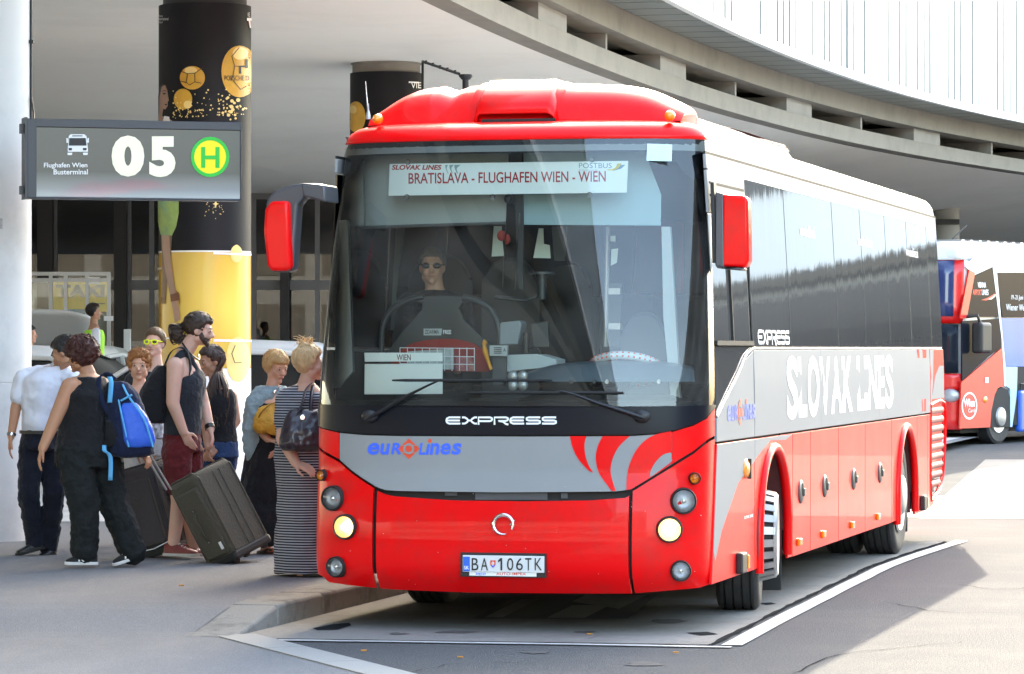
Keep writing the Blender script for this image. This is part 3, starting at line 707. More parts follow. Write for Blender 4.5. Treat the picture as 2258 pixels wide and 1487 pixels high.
pk = empty('added_parking_building', 'unseen tall grey parking building added along the far side of the road', 'building', (40, 2, 0))  # unseen building, added to dim the sky light on the coach's side
b = MB(); b.box(0, 16, -46, 44, 0, 17); b.build('wall', m_opp, pk)
for k in range(14):
    for z in (2.2, 6.0, 9.8, 13.4):
        b = MB(); b.box(-.06, .05, -44 + k * 6.2, -44 + k * 6.2 + 5.2, z, z + 2.0); b.build('window', m_dark, pk)
# ================================================================== the coach
OX, OY = -.08477, 21.84812
BA, BD, BP, BLEN = 1.275, .46, 2.8, 12.05
coach = empty('coach', 'red and silver coach with black framed windscreen standing at the kerb', 'coach', (OX, OY, 0), math.atan2(-.2429, .9701))
# local frame of the coach: x across (picture right), y backwards, z up
def tumble(z):
    return .0 if z < 1.5 else .085 * ((min(z, 3.1) - 1.5) / 1.6) ** 1.15
def rake(z):
    r = 0.0
    if z > 1.25: r += .34 * ((z - 1.25) / 1.9) ** 1.35
    if z < 1.0: r -= .05 * math.sin(max(0, min(1, (1.0 - z) / .7)) * math.pi * .75)
    if z < .42: r += .10 * ((.42 - z) / .14) ** 2 * .6
    return r
def fv(u, z):
    a = BA - tumble(z); q = min(1, abs(u) / a)
    return rake(z) + BD * (1 - (1 - q ** BP) ** (1 / BP))
def fn(u, z):
    e = 1e-3; uu = max(-BA + tumble(z) + .004, min(BA - tumble(z) - .004, u)); s = (fv(uu + e, z) - fv(uu - e, z)) / (2 * e)
    n = Vector((s, -1, 0)); return n.normalized()
def fpt(u, z, off=0.0):
    p = Vector((u, fv(u, z), z)); return p + fn(u, z) * off
def FS(px, py):
    """photo pixel -> (u, z) on the coach front"""
    k = (px - CX) / F; v = .1; z = 1.7
    for _ in range(12):
        u = (k * (OY + .9701 * v) - OX - .2429 * v) / (.9701 + .2429 * k)
        Y = OY - .2429 * u + .9701 * v; z = H - (py - CY) * Y / F
        lim = BA - tumble(z) - .0005; u = max(-lim, min(lim, u)); v = .5 * v + .5 * fv(u, z)
    return u, z
def fmap(off): return lambda px, py: fpt(*FS(px, py), off)
def SS(px, py, inset=0.0):
    """photo pixel -> (v, z) on the coach's near side"""
    for _ in range(3):
        k = (px - CX) / F; a = BA - inset
        x0, y0 = OX + a * .9701, OY - a * .2429
        v = (x0 - k * y0) / (k * .9701 - .2429); z = H - (py - CY) * (y0 + .9701 * v) / F; inset = tumble(z)
    return v, z
def spt(v, z, off=0.0): return Vector((BA - tumble(z) + off, v, z))
def smapb(off): return lambda px, py: spt(*SS(px, py), off)
def svz(off): return lambda v, z: spt(v, z, off)

m_red = mat('coach_red_paint', (.80, .0015, .004), .38, var=.05, vs=1.5, coat=.22, spec=.12, dirt=(.38, .03, .025), dscale=3.5, damt=.4)
m_silver = mat('coach_silver_paint', (.27, .275, .28), .45, metal=0, spec=.04, var=.04, vs=2, coat=0, dirt=(.30, .30, .30), dscale=1.8, damt=.3)
m_bblack = mat('coach_black_gloss', (.006, .007, .012), .32, var=.2, vs=3, coat=0, spec=.16)
m_rub = mat('black_rubber', (.012, .012, .012), .7, var=.3)
m_tyre = mat('tyre_rubber', (.022, .022, .023), .75, var=.3, vs=12, bump=.1, bs=80, dirt=(.07, .065, .06), dscale=4, damt=.5)
m_under = mat('underbody', (.02, .02, .02), .8, var=.4)
m_alu = mat('aluminium', (.42, .42, .42), .42, metal=.7, var=.1, dirt=(.3, .29, .28), dscale=5, damt=.5)
m_chrome = mat('chrome', (.75, .75, .76), .12, metal=1.0, var=.03)
m_orange = mat('orange_lens', (.85, .26, .01), .15, var=.1, coat=1)
m_int = mat('coach_interior_grey', (.075, .08, .085), .7, var=.15)
m_intd = mat('coach_interior_dark', (.02, .022, .024), .7, var=.2)
m_trim = mat('coach_trim_pale', (.42, .45, .45), .6, var=.05)
m_wht = mat('white_vinyl', (.82, .83, .84), .4, var=.02)
m_wind = glass('windscreen_glass', (.90, .975, .955), 1.0, dirt=.05, ior=1.62)  # dirt film raised into a pale haze to lighten the windscreen
m_sidegl = mat('tinted_side_glass', (.085, .085, .085), .04, var=.1, vs=.3, coat=0, spec=.42, bump=.10, bs=1.4, stretch=(1, 1.6, .35))

def front_patch(name, px_u0, px_u1, low, upp, m, off=0.0, nz=8, nu=30, parent=coach, depth=.03, smooth=40, bevel=.004, uz=False):
    """piece of the coach front between two photo polylines; low/upp: [(px, py)]"""
    f = (lambda a, b: (a, b)) if uz else FS
    L = sorted(f(*q) for q in low); U = sorted(f(*q) for q in upp)
    u0 = px_u0 if uz else max(L[0][0], U[0][0]); u1 = px_u1 if uz else min(L[-1][0], U[-1][0])
    rows = []
    for i in range(nu + 1):
        t = i / nu
        u = u0 + (u1 - u0) * t
        # crowd samples towards the rounded corners
        if abs(u0) > 1.15 and u1 < 0 or (u0 < -1.15 and u1 > 1.15): pass
        w = .5 - .5 * math.cos(math.pi * t); u = u0 + (u1 - u0) * (w * .75 + t * .25)
        zl, zu = interp(L, u), interp(U, u)
        if zu < zl + .002: zu = zl + .002
        rows.append([fpt(u, zl + (zu - zl) * k / nz, off) for k in range(nz + 1)])
    b = MB(); n = nz + 1; b.grid(rows)
    back = [[p + Vector((0, depth, 0)) - fn(p.x, p.z) * 0.0 for p in (r[0], r[-1])] for r in rows]
    b.grid([[r[0], q[0]] for r, q in zip(rows, back)]); b.grid([[r[-1], q[1]] for r, q in zip(rows, back)])
    b.add(rows[0] + [p + Vector((0, depth, 0)) for p in rows[0]], [(k, k + 1, n + k + 1, n + k) for k in range(n - 1)])
    b.add(rows[-1] + [p + Vector((0, depth, 0)) for p in rows[-1]], [(k, k + 1, n + k + 1, n + k) for k in range(n - 1)])
    return b.build(name, m, parent, smooth=smooth)

# windscreen bottom, apron, flap, bumper seams (photo polylines)
WS_LOW = [(690, 886), (720, 889), (900, 894), (1147, 896), (1400, 894), (1600, 890)]
AP_LOW = [(690, 937), (703, 940), (748, 952), (800, 957), (878, 959), (1147, 960), (1396, 959), (1440, 956), (1479, 951), (1530, 936), (1560, 920), (1590, 898)]
AP_UP = [(x, y + 3) for x, y in WS_LOW]
front_patch('apron_panel', 0, 0, AP_LOW, AP_UP, m_bblack, .006, nu=48, nz=6)
SEAM = [(690, 972), (703, 985), (748, 1013), (775, 1037), (800, 1055), (830, 1074), (850, 1081), (880, 1083), (1100, 1086), (1360, 1084), (1385, 1080), (1400, 1074), (1440, 1049), (1481, 1024), (1530, 994), (1577, 962), (1600, 945)]
def clip(poly, x0, x1):
    return [(x0, interp(poly, x0))] + [q for q in poly if x0 < q[0] < x1] + [(x1, interp(poly, x1))]
def sh(poly, dy): return [(x, y + dy) for x, y in poly]
front_patch('silver_flap', 0, 0, clip(SEAM, 749, 1480.5), clip(sh(AP_LOW, 3), 749, 1480.5), m_silver, 0, nu=60, nz=12)
front_patch('red_flap_side', 0, 0, clip(SEAM, 690, 747.5), clip(sh(AP_LOW, 3), 690, 747.5), m_red, 0, nu=16)
front_patch('red_flap_side', 0, 0, clip(SEAM, 1482, 1600), clip(sh(AP_LOW, 3), 1482, 1600), m_red, 0, nu=24)
BOT = [(690, 1262), (712, 1271), (725, 1284), (766, 1290), (830, 1297), (867, 1300), (1038, 1307), (1150, 1308), (1259, 1309), (1390, 1309), (1406, 1308), (1543, 1296), (1564, 1289), (1600, 1283)]
front_patch('headlamp_surround', 0, 0, clip(BOT, 690, 829.5), clip(sh(SEAM, 7), 690, 829.5), m_red, .0, nu=36, nz=22)
front_patch('headlamp_surround', 0, 0, clip(BOT, 1395.5, 1600), clip(sh(SEAM, 7), 1395.5, 1600), m_red, .0, nu=36, nz=22)
front_patch('bumper', 0, 0, clip(BOT, 832.5, 1392.5), [(832.5, 1083), (850, 1091), (870, 1095), (1000, 1104), (1150, 1106), (1300, 1104), (1380, 1098), (1392.5, 1090)], m_red, .004, nu=50, nz=22)
front_patch('grille_recess', 0, 0, sh(clip(BOT, 700, 1572), -30), clip(sh(SEAM, -14), 700, 1572), m_under, -.05, nu=40)
front_patch('apron_backing', 0, 0, clip(sh(SEAM, -5), 700, 1572), sh(WS_LOW, -1), m_under, -.035, nu=40)
b = MB()
for x0, x1, y0, y1 in ((978, 1005, 1086, 1094), (1045, 1205, 1087, 1103), (1235, 1250, 1088, 1100)):
    put(b, poly2d([(x0, y0), (x1, y0), (x1, y1), (x0, y1)]), fmap(-.03))
b.build('grille_bracket', m_int, coach, fix=False)
# red and silver swooshes on the flap
def swoosh(name, L, R, m, off, fm=None, n=12):
    fm = fm or fmap(off); L = smooth_pts(L, 6); R = smooth_pts(R, 6); k = min(len(L), len(R)); b = MB()
    b.grid([[fm(*(Vector(a).lerp(Vector(c), q / 4))) for q in range(5)] for a, c in zip(L, R)])
    return b.build(name, m, coach, smooth=60, fix=False)
swoosh('swoosh', [(1257, 962), (1262, 985), (1275, 1012), (1296, 1036), (1308, 1043)], [(1293, 962), (1289, 980), (1291, 1005), (1299, 1028), (1309, 1044)], m_red, .003)
swoosh('swoosh', [(1329, 962), (1318, 985), (1314, 1012), (1322, 1045), (1349, 1083)], [(1389, 962), (1365, 985), (1350, 1015), (1347, 1045), (1358, 1083)], m_red, .003)
swoosh('swoosh', [(1480, 951), (1437, 962), (1405, 990), (1385, 1035), (1381, 1081)], [(1480, 952), (1480, 975), (1480, 999), (1480, 1023), (1392, 1079)], m_red, .003)
swoosh('swoosh', [(1480.3, 998), (1462, 1003), (1445, 1020), (1435, 1038), (1433, 1052)], [(1480.3, 1000), (1480, 1010), (1480, 1018), (1465, 1030), (1436, 1051)], m_silver, .006)
# lettering of the nose: rounded-stroke EXPRESS, the coloured logo, the dolphin ring
def express(x0, x1, y0, y1, fm, m, w=None, parent=coach):
    W = (x1 - x0) / 7.25; h = y1 - y0; w = w or h * .27; b = MB()
    def S(i, pts, close=False): put(b, stroke2d([(x0 + W * (i * 1.04 + p[0]), y0 + h * p[1]) for p in pts], w, close), fm)
    r = .16
    E_ = [(.95, 0.1), (.22, .1), (.08, .25), (.04, .5), (.08, .75), (.22, .9), (.95, .9)]
    for i in (0, 4): S(i, E_); S(i, [(.08, .5), (.92, .5)])
    S(1, [(.02, .1), (.2, .1), (.36, .3), (.42, .5), (.36, .7), (.2, .9), (.02, .9)]); S(1, [(1.0, .1), (.84, .1), (.68, .3), (.60, .5), (.68, .7), (.84, .9), (1.0, .9)]); S(1, [(.46, .5), (.57, .5)])
    S(2, [(.06, 1.05), (.06, .1), (.8, .1), (.93, .2), (.95, .33), (.9, .5), (.8, .58), (.08, .58)])
    S(3, [(.06, 1.05), (.06, .1), (.8, .1), (.93, .2), (.95, .33), (.9, .48), (.78, .56), (.3, .56), (.62, .66), (.8, .95), (.96, 1.02)])
    S_ = [(.95, .1), (.2, .1), (.07, .2), (.07, .4), (.2, .5), (.82, .5), (.95, .6), (.95, .8), (.82, .9), (.04, .9)]
    for i in (5, 6): S(i, S_)
    return b.build('lettering', m, parent, fix=False)
express(984, 1229, 919, 936, fmap(.011), m_wht, 4.2)
m_lblue = mat('logo_blue', (.03, .12, .78), .4, var=.03); m_lred = mat('logo_red', (.75, .07, .03), .4, var=.03)
def euro(x0, x1, y0, y1, fm, fm2):
    """x0..x1 wide, y0 top, y1 bottom of the small letters"""
    W = x1 - x0; h = y1 - y0; b = MB(); fx = lambda t: x0 + W * t
    put(b, fit2d(text2d('e', bold=.028, shear=.18), fx(0), fx(.125), y1, y0), fm); put(b, fit2d(text2d('u', bold=.028, shear=.18), fx(.135), fx(.24), y1, y0 + h * .05), fm)
    put(b, fit2d(text2d('R', bold=.028, shear=.18), fx(.25), fx(.355), y1 - h * .03, y0), fm)
    b.build('lettering', m_lblue, coach, fix=False); b = MB()
    put(b, fit2d(text2d('L', bold=.028, shear=.18), fx(.545), fx(.615), y1, y0), fm)
    put(b, poly2d([(fx(.64), y0 + h * .1), (fx(.667), y0 + h * .1), (fx(.645), y1), (fx(.615), y1)]), fm)
    put(b, fit2d(text2d('n', bold=.028, shear=.18), fx(.66), fx(.765), y1, y0 + h * .02), fm); put(b, fit2d(text2d('e', bold=.028, shear=.18), fx(.775), fx(.885), y1, y0 + h * .02), fm); put(b, fit2d(text2d('s', bold=.028, shear=.18), fx(.89), fx(1.0), y1, y0 + h * .02), fm)
    b.build('lettering', m_lblue, coach, fix=False)
    b = MB(); cx = fx(.44); cy = (y0 + y1) / 2; put(b, poly2d([(cx - W * .115, cy), (cx, cy - h * .88), (cx + W * .115, cy), (cx, cy + h * .88)]), fm)
    put(b, disc2d(fx(.663), y0 - h * .18, W * .02, h * .17, 14), fm); b.build('logo_diamond', m_lred, coach, fix=False)
    b = MB(); put(b, disc2d(cx, cy, W * .058, h * .47, 24, .62), fm2); put(b, stroke2d([(cx - W * .1, cy - h * .3), (cx + W * .1, cy - h * .3)], h * .05), fm2); put(b, stroke2d([(cx - W * .1, cy + h * .3), (cx + W * .1, cy + h * .3)], h * .05), fm2); b.build('logo_ring', m_silver, coach, fix=False)
euro(811, 1018, 977, 1003, fmap(.003), fmap(.006))
# dolphin ring emblem
b = MB(); ring = []
ctr = (1111, 1157); pts = []; rr = []
for k in range(25):
    a = math.radians(-30 + k * 13.2); R_ = 21.5
    pts.append((ctr[0] + R_ * math.cos(a), ctr[1] - R_ * math.sin(a))); rr.append(.004 + .010 * math.sin(math.pi * min(1, (k + 1.5) / 25)) ** .7)
fm_ = fmap(.012); b.tube([fm_(*q) for q in pts][::-1], rr[::-1], 10)
b.tube([fm_(1125, 1158), fm_(1131, 1154), fm_(1137, 1146)], [.004, .006, .002], 8); b.tube([fm_(1092, 1150), fm_(1087, 1147)], [.005, .001], 8)
b.build('emblem', m_chrome, coach, smooth=50)
# number plate with holder
plate_c = fpt(*FS(1108, 1246), .015); 
def flatmap(off):
    """flat vertical board at the nose, facing forward"""
    y = plate_c.y - off
    def f(px, py):
        k = (px - CX) / F; u = (k * (OY + .9701 * y) - OX - .2429 * y) / (.9701 + .2429 * k); Y = OY - .2429 * u + .9701 * y
        return Vector((u, y, H - (py - CY) * Y / F))
    return f
def board(name, x0, x1, y0, y1, off, th, m, parent, bevel=.003):
    fmp = flatmap(off); a = fmp(x0, y1); c = fmp(x1, y0); b = MB(); b.box(a.x, c.x, a.y, a.y + th, a.z, c.z); return b.build(name, m, parent, bevel=bevel)
plate = board('number_plate', 1020, 1200, 1227, 1261, .022, .008, mat('plate_white', (.66, .67, .68), .4, var=.03), coach)
board('plate_holder', 1015, 1204, 1221, 1272, .012, .02, m_black, coach)
board('plate_band', 1021, 1036, 1228, 1260, .024, .001, mat('plate_blue', (.02, .13, .62), .4), plate, 0)
for ch, x0, x1 in (('B', 1040, 1055), ('A', 1060, 1076), ('0', 1118, 1132), ('6', 1138, 1153), ('T', 1158, 1172), ('K', 1179, 1195)):
    b = MB(); put(b, fit2d(text2d(ch, bold=.0), x0, x1, 1258, 1231), flatmap(.026)); b.build('letter', m_black, plate, fix=False)
b = MB(); put(b, poly2d([(1103.5, 1231), (1107.5, 1231), (1107.5, 1258), (1103.5, 1258), (1103.5, 1237), (1098, 1241), (1098, 1236.5)]), flatmap(.026)); b.build('letter', m_black, plate, fix=False)
b = MB(); put(b, poly2d([(1081, 1236), (1093, 1236), (1093, 1246), (1087, 1253), (1081, 1246)]), flatmap(.025)); b.build('shield', m_lred, plate, fix=False)
b = MB(); put(b, stroke2d([(1087, 1238), (1087, 1248)], 1.6), flatmap(.0258)); put(b, stroke2d([(1084, 1241), (1090, 1241)], 1.4), flatmap(.0258)); put(b, stroke2d([(1083.5, 1244), (1090.5, 1244)], 1.4), flatmap(.0258)); put(b, fit2d(text2d('SK', bold=.02), 1023, 1034, 1256, 1248), flatmap(.026)); b.build('lettering', m_wht, plate, fix=False)
b = MB(); put(b, poly2d([(1082, 1246.5), (1092, 1246.5), (1087, 1252.5)]), flatmap(.0255)); b.build('shield_hill', m_lblue, plate, fix=False)
board('holder_strip', 1035, 1183, 1262.5, 1269.5, .0135, .002, m_wht, coach, 0)
b = MB(); put(b, fit2d(text2d('IVECO', bold=.02), 1050, 1071, 1268.5, 1263.5), flatmap(.015)); b.build('lettering', m_lblue, coach, fix=False)
b = MB(); put(b, fit2d(text2d('AUTO-IMPEX', bold=.01), 1094, 1160, 1268.8, 1263), flatmap(.015)); b.build('lettering', m_lred, coach, fix=False)
# lamps
m_refl = mat('lamp_reflector', (.5, .5, .51), .42, metal=.55, var=.3, vs=60)
m_lens = glass('lamp_lens', (.92, .94, .95), .8, ior=1.45)
m_lit = mat('lamp_glow', (.9, .75, .4), .3, emit=(1, .93, .74), estr=.6)
m_lit2 = mat('lamp_warm', (.8, .55, .25), .3, metal=.4, emit=(1, .58, .16), estr=.022)
def lamp(name, px, py, r, kind):
    u, z = FS(px, py); n = fn(u, z); c = fpt(u, z, .030); rr = r / F * (OY - .2429 * u)
    n = (n * .55 + Vector((0, -1, 0)) * .45).normalized()
    M = Matrix.Translation(c) @ n.to_track_quat('Z', 'Y').to_matrix().to_4x4()
    b = MB(); b.lathe([(rr * 1.22, -.06), (rr * 1.16, .004), (rr * 1.09, .012), (rr * 1.0, .008), (rr * .98, -.02)], 32, M, cap=False); root = b.build(name, m_rub, coach, smooth=40)
    b = MB(); prof = [(rr * .98, .004), (rr * .85, -.008), (rr * .6, -.02), (rr * .3, -.026), (0.0, -.028)]
    b.lathe(prof, 32, M, cap=False); b.build('reflector', m_lit2 if kind == 'lit' else (m_orange if kind == 'amber' else m_refl), root, smooth=60)
    b = MB(); b.ball((0, 0, 0), rr * (.42 if kind == 'lit' else .27), 16, 10); b.v = [tuple(M @ (Vector(v) + Vector((0, 0, -.016)))) for v in b.v]; b.build('bulb', m_lit if kind == 'lit' else (m_orange if kind == 'amber' else m_chrome), root, smooth=60)
    b = MB(); b.lathe([(rr * .99, .004), (rr * .8, .014), (rr * .45, .022), (0, .025)], 32, M, cap=False); b.build('lens', m_lens, root, smooth=60)
    return root
for q in ((716, 1048, 11, 'amber'), (739, 1099, 24, 'main'), (765, 1162, 24, 'lit'), (746, 1250, 20, 'fog'), (1527, 1055, 11.5, 'amber'), (1504, 1105, 25, 'main'), (1474, 1168, 25, 'lit'), (1498, 1259, 20, 'fog')):
    nm = {'amber': 'indicator', 'main': 'headlamp', 'lit': 'headlamp', 'fog': 'fog_lamp'}[q[3]]
    o = lamp(nm, *q)
    if q[3] == 'lit': o['label'] = 'lit yellow headlamp'

b = MB(); rd_ = random.Random(3)
for _ in range(28):
    x_, y_ = rd_.uniform(720, 1560), rd_.uniform(980, 1290); put(b, disc2d(x_, y_, rd_.uniform(.5, 1.1), n=6), fmap(.0075))
tag(b.build('stone_chips', mat('chip_pale', (.5, .42, .40), .8), coach, fix=False), kind='stuff')
# windscreen with its black frit border
WS_UP = [(690, 302), (735, 303), (760, 300), (1000, 296), (1300, 293), (1520, 293), (1600, 296)]
def ws_rows(off, nu=56, nz=26, zlo=1.405, zhi=3.085):
    rows = []
    for i in range(nu + 1):
        t = i / nu; w = .5 - .5 * math.cos(math.pi * t); s = -1 + 2 * (w * .8 + t * .2); r = []
        for k in range(nz + 1):
            z = zlo + (zhi - zlo) * k / nz; r.append(fpt(s * (BA - tumble(z) - .0005), z, off))
        rows.append(r)
    return rows
b = MB(); b.grid(ws_rows(0.0)); ws = b.build('windscreen', m_wind, coach, smooth=60)
def frit_patch(low, upp, u0, u1, nu=30, nz=5, off=-.006):
    rows = []
    for i in range(nu + 1):
        u = u0 + (u1 - u0) * i / nu; zl, zu = low(u), upp(u)
        rows.append([fpt(u * (BA - tumble(zl + (zu - zl) * k / nz) - .001) / BA, zl + (zu - zl) * k / nz, off) for k in range(nz + 1)])
    b = MB(); b.grid(rows); return b
def corner(u):     # lower edge of the top band: rounds down into the side posts
    e = max(0, (abs(u) - .95) / .21); return 2.985 - .16 * min(1, e) ** 3
B1 = frit_patch(corner, lambda u: 3.085, -1.2749, 1.2749, 60)
B2 = frit_patch(lambda u: 1.40, lambda u: 1.435, -1.2749, 1.2749, 50)
bl = frit_patch(lambda u: 1.40, lambda u: 3.0, -1.2749, -1.215, 6, 16); br = frit_patch(lambda u: 1.40, lambda u: 3.0, 1.25, 1.2749, 6, 16)
b = MB()
for q in (B1, B2, bl, br): b.add(q.v, q.f)
b.build('frit_border', m_bblack, ws, smooth=60, fix=False)
# corner posts between windscreen and side windows, red front cap, roof
def cap_rows(nu, prof):
    """prof: list of (z, inset) - sweep round the plan outline of the whole body, inset along the plan normal"""
    rows = []
    return rows
def outline(z, ins, nf=41, rear=.30):
    """closed plan outline at height z (local), inset along its normals"""
    a = BA - tumble(z); pts = []
    for i in range(nf):
        th = -math.pi / 2 + math.pi * i / (nf - 1); s = math.sin(th)
        q = abs(s) ** (1.25); u = math.copysign(q, s) * a
        v = rake(min(z, 3.12)) + BD * (1 - max(0, 1 - q ** BP) ** (1 / BP)); pts.append(Vector((u, v)))
    for v in [.9, 1.818, 3.3, 5.5, 7, 8.4, 9.7, 11.1]: pts.append(Vector((a, v)))
    rr = .22
    for k in range(7):
        th = math.pi / 2 * k / 6; pts.append(Vector((a - rr + rr * math.cos(th), BLEN - rr + rr * math.sin(th) - (z - 1.5) * .03)))
    for k in range(7):
        th = math.pi / 2 * k / 6; pts.append(Vector((-a + rr - rr * math.sin(th), BLEN - rr + rr * math.cos(th) - (z - 1.5) * .03)))
    for v in [11.1, 9.7, 8.4, 7, 5.5, 3.3, 1.818, .9]: pts.append(Vector((-a, v)))
    n = len(pts); out = []
    for i in range(n):
        d = pts[(i + 1) % n] - pts[i - 1]; nrm = Vector((-d.y, d.x)).normalized()
        out.append(pts[i] + nrm * ins)
    return [Vector((p.x, p.y, z)) for p in out], nf
ROOFP = [(2.995, 0), (3.05, .008), (3.10, .03), (3.14, .075), (3.168, .15), (3.185, .27), (3.20, .5), (3.212, .8)]
rows = []
for z, ins in ROOFP: o_, nf = outline(z, ins); rows.append(o_)
b = MB(); n = len(rows[0]); b.grid(rows, close=True)
rc = [Vector((0, p.y * .9 + .6, 3.225)) for p in rows[-1]]
b.grid([rows[-1], [Vector((p.x * .02, p.y, 3.225)) for p in rows[-1]]], close=True)
roof = b.build('roof', m_silver, coach, smooth=35)
CAPP = [(3.068, -.004), (3.10, .005), (3.135, .03), (3.163, .075), (3.185, .15), (3.20, .27), (3.212, .40)]
b = MB(); rows = []
for z, ins in CAPP:
    o_, nf = outline(z, ins); rows.append([p + Vector((0, 0, .004)) for p in o_[1:nf - 1]])
b.grid(rows); b.build('front_cap', m_red, coach, smooth=45, solid=.01)
b = MB()    # right and left body edge seam below the roof
b.bar((BA - tumble(2.985) + .001, .5, 2.985), (BA - tumble(2.985) + .001, BLEN - .2, 2.985), .012, .018); b.bar((-BA + tumble(2.985) - .001, .5, 2.985), (-BA + tumble(2.985) - .001, BLEN - .2, 2.985), .012, .018)
b.build('roof_gutter', m_rub, coach)

# ---- near side
def side_patch(name, v0, v1, z0, z1, m, off=0.0, th=.02, nz=6, parent=coach, poly=None, bevel=.004, side=1):
    b = MB()
    if poly is None:
        rows = [[spt(v, z0 + (z1 - z0) * k / nz, off) for k in range(nz + 1)] for v in (v0, v1)]
        if side < 0: rows = [[Vector((-p.x, p.y, p.z)) for p in r] for r in rows]
        b.grid(rows)
        o = b.build(name, m, parent)
    else:
        tri = tessellate_polygon([[Vector((v, z, 0)) for v, z in poly]]); b.add([spt(v, z, off) if side > 0 else Vector((-spt(v, z, off).x, v, z)) for v, z in poly], [tuple(t) for t in tri])
        o = b.build(name, m, parent)
    md = o.modifiers.new('solid', 'SOLIDIFY'); md.thickness = th; md.offset = 0
    if bevel:
        md = o.modifiers.new('bevel', 'BEVEL'); md.width = bevel; md.segments = 2; md.limit_method = 'ANGLE'; md.angle_limit = math.radians(50)
    return o
ZB_, ZT_ = 1.768, 2.876
side_patch('cornice_panel', .50, BLEN - .25, 2.885, 2.975, m_silver, .0)
# driver window zone
dw = side_patch('driver_window', .52, 1.80, 1.80, 2.60, m_sidegl, -.006, .006, bevel=0)
b = MB()
for v in (1.11,): b.bar(spt(v, 1.80, .004), spt(v, 2.6, .004), .016, .02, up=(1, 0, 0))
b.bar(spt(.52, 1.795, .006), spt(1.82, 1.795, .006), .02, .03); b.build('window_bar', m_rub, dw)
side_patch('window_head_panel', .50, 1.80, 2.61, 2.876, m_silver, 0)
b = MB()
for z in (2.66, 2.72, 2.80): b.bar(spt(.56, z, .008), spt(1.76, z, .008), .012, .014)
b.build('head_trim', m_rub, coach)
side_patch('lower_window', 0, 0, 0, 0, m_sidegl, -.004, .006, poly=[(.50, 1.34), (.72, 1.44), (1.25, 1.62), (1.50, 1.72), (1.76, 1.765), (1.80, 1.775), (.50, 1.775)], bevel=0)
b = MB(); cur = [(.49, 1.335), (.72, 1.425), (1.25, 1.605), (1.50, 1.705), (1.76, 1.755), (1.9, 1.762)]
b.tube([spt(*q, .004) for q in smooth_pts(cur, 4)], .010, 6); b.tube([spt(1.9, 1.762, .004), spt(BLEN - .3, 1.762, .004)], .008, 6)
b.tube([spt(.55, 2.88, .004), spt(BLEN - .3, 2.88, .004)], .008, 6); b.build('window_trim', m_alu, coach)
# side windows: tinted panes, butt jointed
wv = [1.818, 3.311, 5.489, 6.933, 8.344, 9.688, 11.05]
for a, c in zip(wv, wv[1:]): side_patch('side_window', a + .012, c - .012, ZB_ + .006, ZT_, m_sidegl, .003, .012, nz=8, bevel=.002)
side_patch('side_window', 11.06, BLEN - .24, ZB_ + .006, ZT_, m_sidegl, .003, .012, nz=8, bevel=.002)
# silver flank above the lockers (behind the driver's window curve)
b = MB(); side_patch('flank_panel', 0, 0, 0, 0, m_silver, 0, poly=[(.47, 1.178), (1.80, 1.178), (1.80, 1.745), (1.50, 1.69), (1.25, 1.59), (.72, 1.41), (.47, 1.32)])
for a, c in ((1.812, 4.6), (4.604, 7.6), (7.604, 10.84)): side_patch('flank_panel', a, c, 1.178, 1.752, m_silver, 0)
rear_sw = side_patch('flank_panel', 10.855, BLEN - .2, 1.26, 1.752, m_red, 0)
# skirt: panels and locker doors
def arch_poly(v0, v1, cz, cv, r, z0=.305, z1=1.165):
    """skirt panel with the wheel arch cut out"""
    p = [(v0, z1), (v0, z0)]
    dx = r; p.append((cv - dx, z0))
    for k in range(0, 17):
        a = math.pi * (1 - k / 16); p.append((cv + r * math.cos(a), max(z0, cz + (r + .02) * math.sin(a))))
    p += [(cv + dx, z0), (v1, z0), (v1, z1)]; return p
VF, VR, AZ = 2.52, 9.20, .50
def split_skirt(name, poly, m, off=.0, **k): return side_patch(name, 0, 0, 0, 0, m, off, poly=poly, **k)
skz = .303
split_skirt('skirt_panel', arch_poly(1.805, 3.305, AZ, VF, .58), m_red)
split_skirt('skirt_panel', [(.47, 1.165), (.30, .303), (1.795, .303), (1.795, 1.165)], m_red)
for k, (a, c) in enumerate(((3.315, 4.075), (4.085, 5.39), (5.40, 6.78), (6.79, 8.30))):
    split_skirt('locker_door', [(a, 1.165), (a, skz), (c, skz), (c, 1.165)], m_red)
split_skirt('skirt_panel', arch_poly(8.31, 9.92, AZ, VR, .58), m_red)
split_skirt('skirt_panel', [(9.93, 1.165), (9.93, skz), (10.62, skz + .01), (10.62, 1.165)], m_red)
split_skirt('skirt_panel', [(10.63, 1.165), (10.63, .315), (11.0, .33), (11.85, .62), (11.85, .80), (11.66, .47), (11.1, .42), (10.86, .45), (10.86, 1.165)], m_red)
# silver wave over the front skirt
split_skirt('silver_wave', [(.47, 1.162), (.345, .50), (.40, .44), (.62, .62), (1.2, .90), (1.795, 1.02), (1.795, 1.162)], m_silver, .011, th=.002, bevel=0)
split_skirt('silver_wave', [(1.806, 1.162), (1.806, 1.03), (2.1, 1.085), (2.4, 1.14), (2.75, 1.135), (3.0, 1.128), (3.29, 1.162)], m_silver, .011, th=.002, bevel=0)
# red stripes at the rear of the flank
for pts in ([(9.98, 1.75), (10.12, 1.75), (10.34, 1.2), (10.28, 1.2)], [(10.36, 1.75), (10.62, 1.75), (10.52, 1.2), (10.40, 1.2)], ):
    split_skirt('flank_stripe', pts, m_red, .011, th=.002, bevel=0)
split_skirt('flank_stripe', [(10.9, 1.30), (11.15, 1.5), (11.5, 1.6), (11.8, 1.60), (11.8, 1.30)], m_silver, .012, th=.002, bevel=0)
split_skirt('flank_stripe', [(10.86, 1.75), (10.86, 1.27), (10.9, 1.27), (11.0, 1.45), (11.12, 1.75)], m_silver, .012, th=.002, bevel=0)
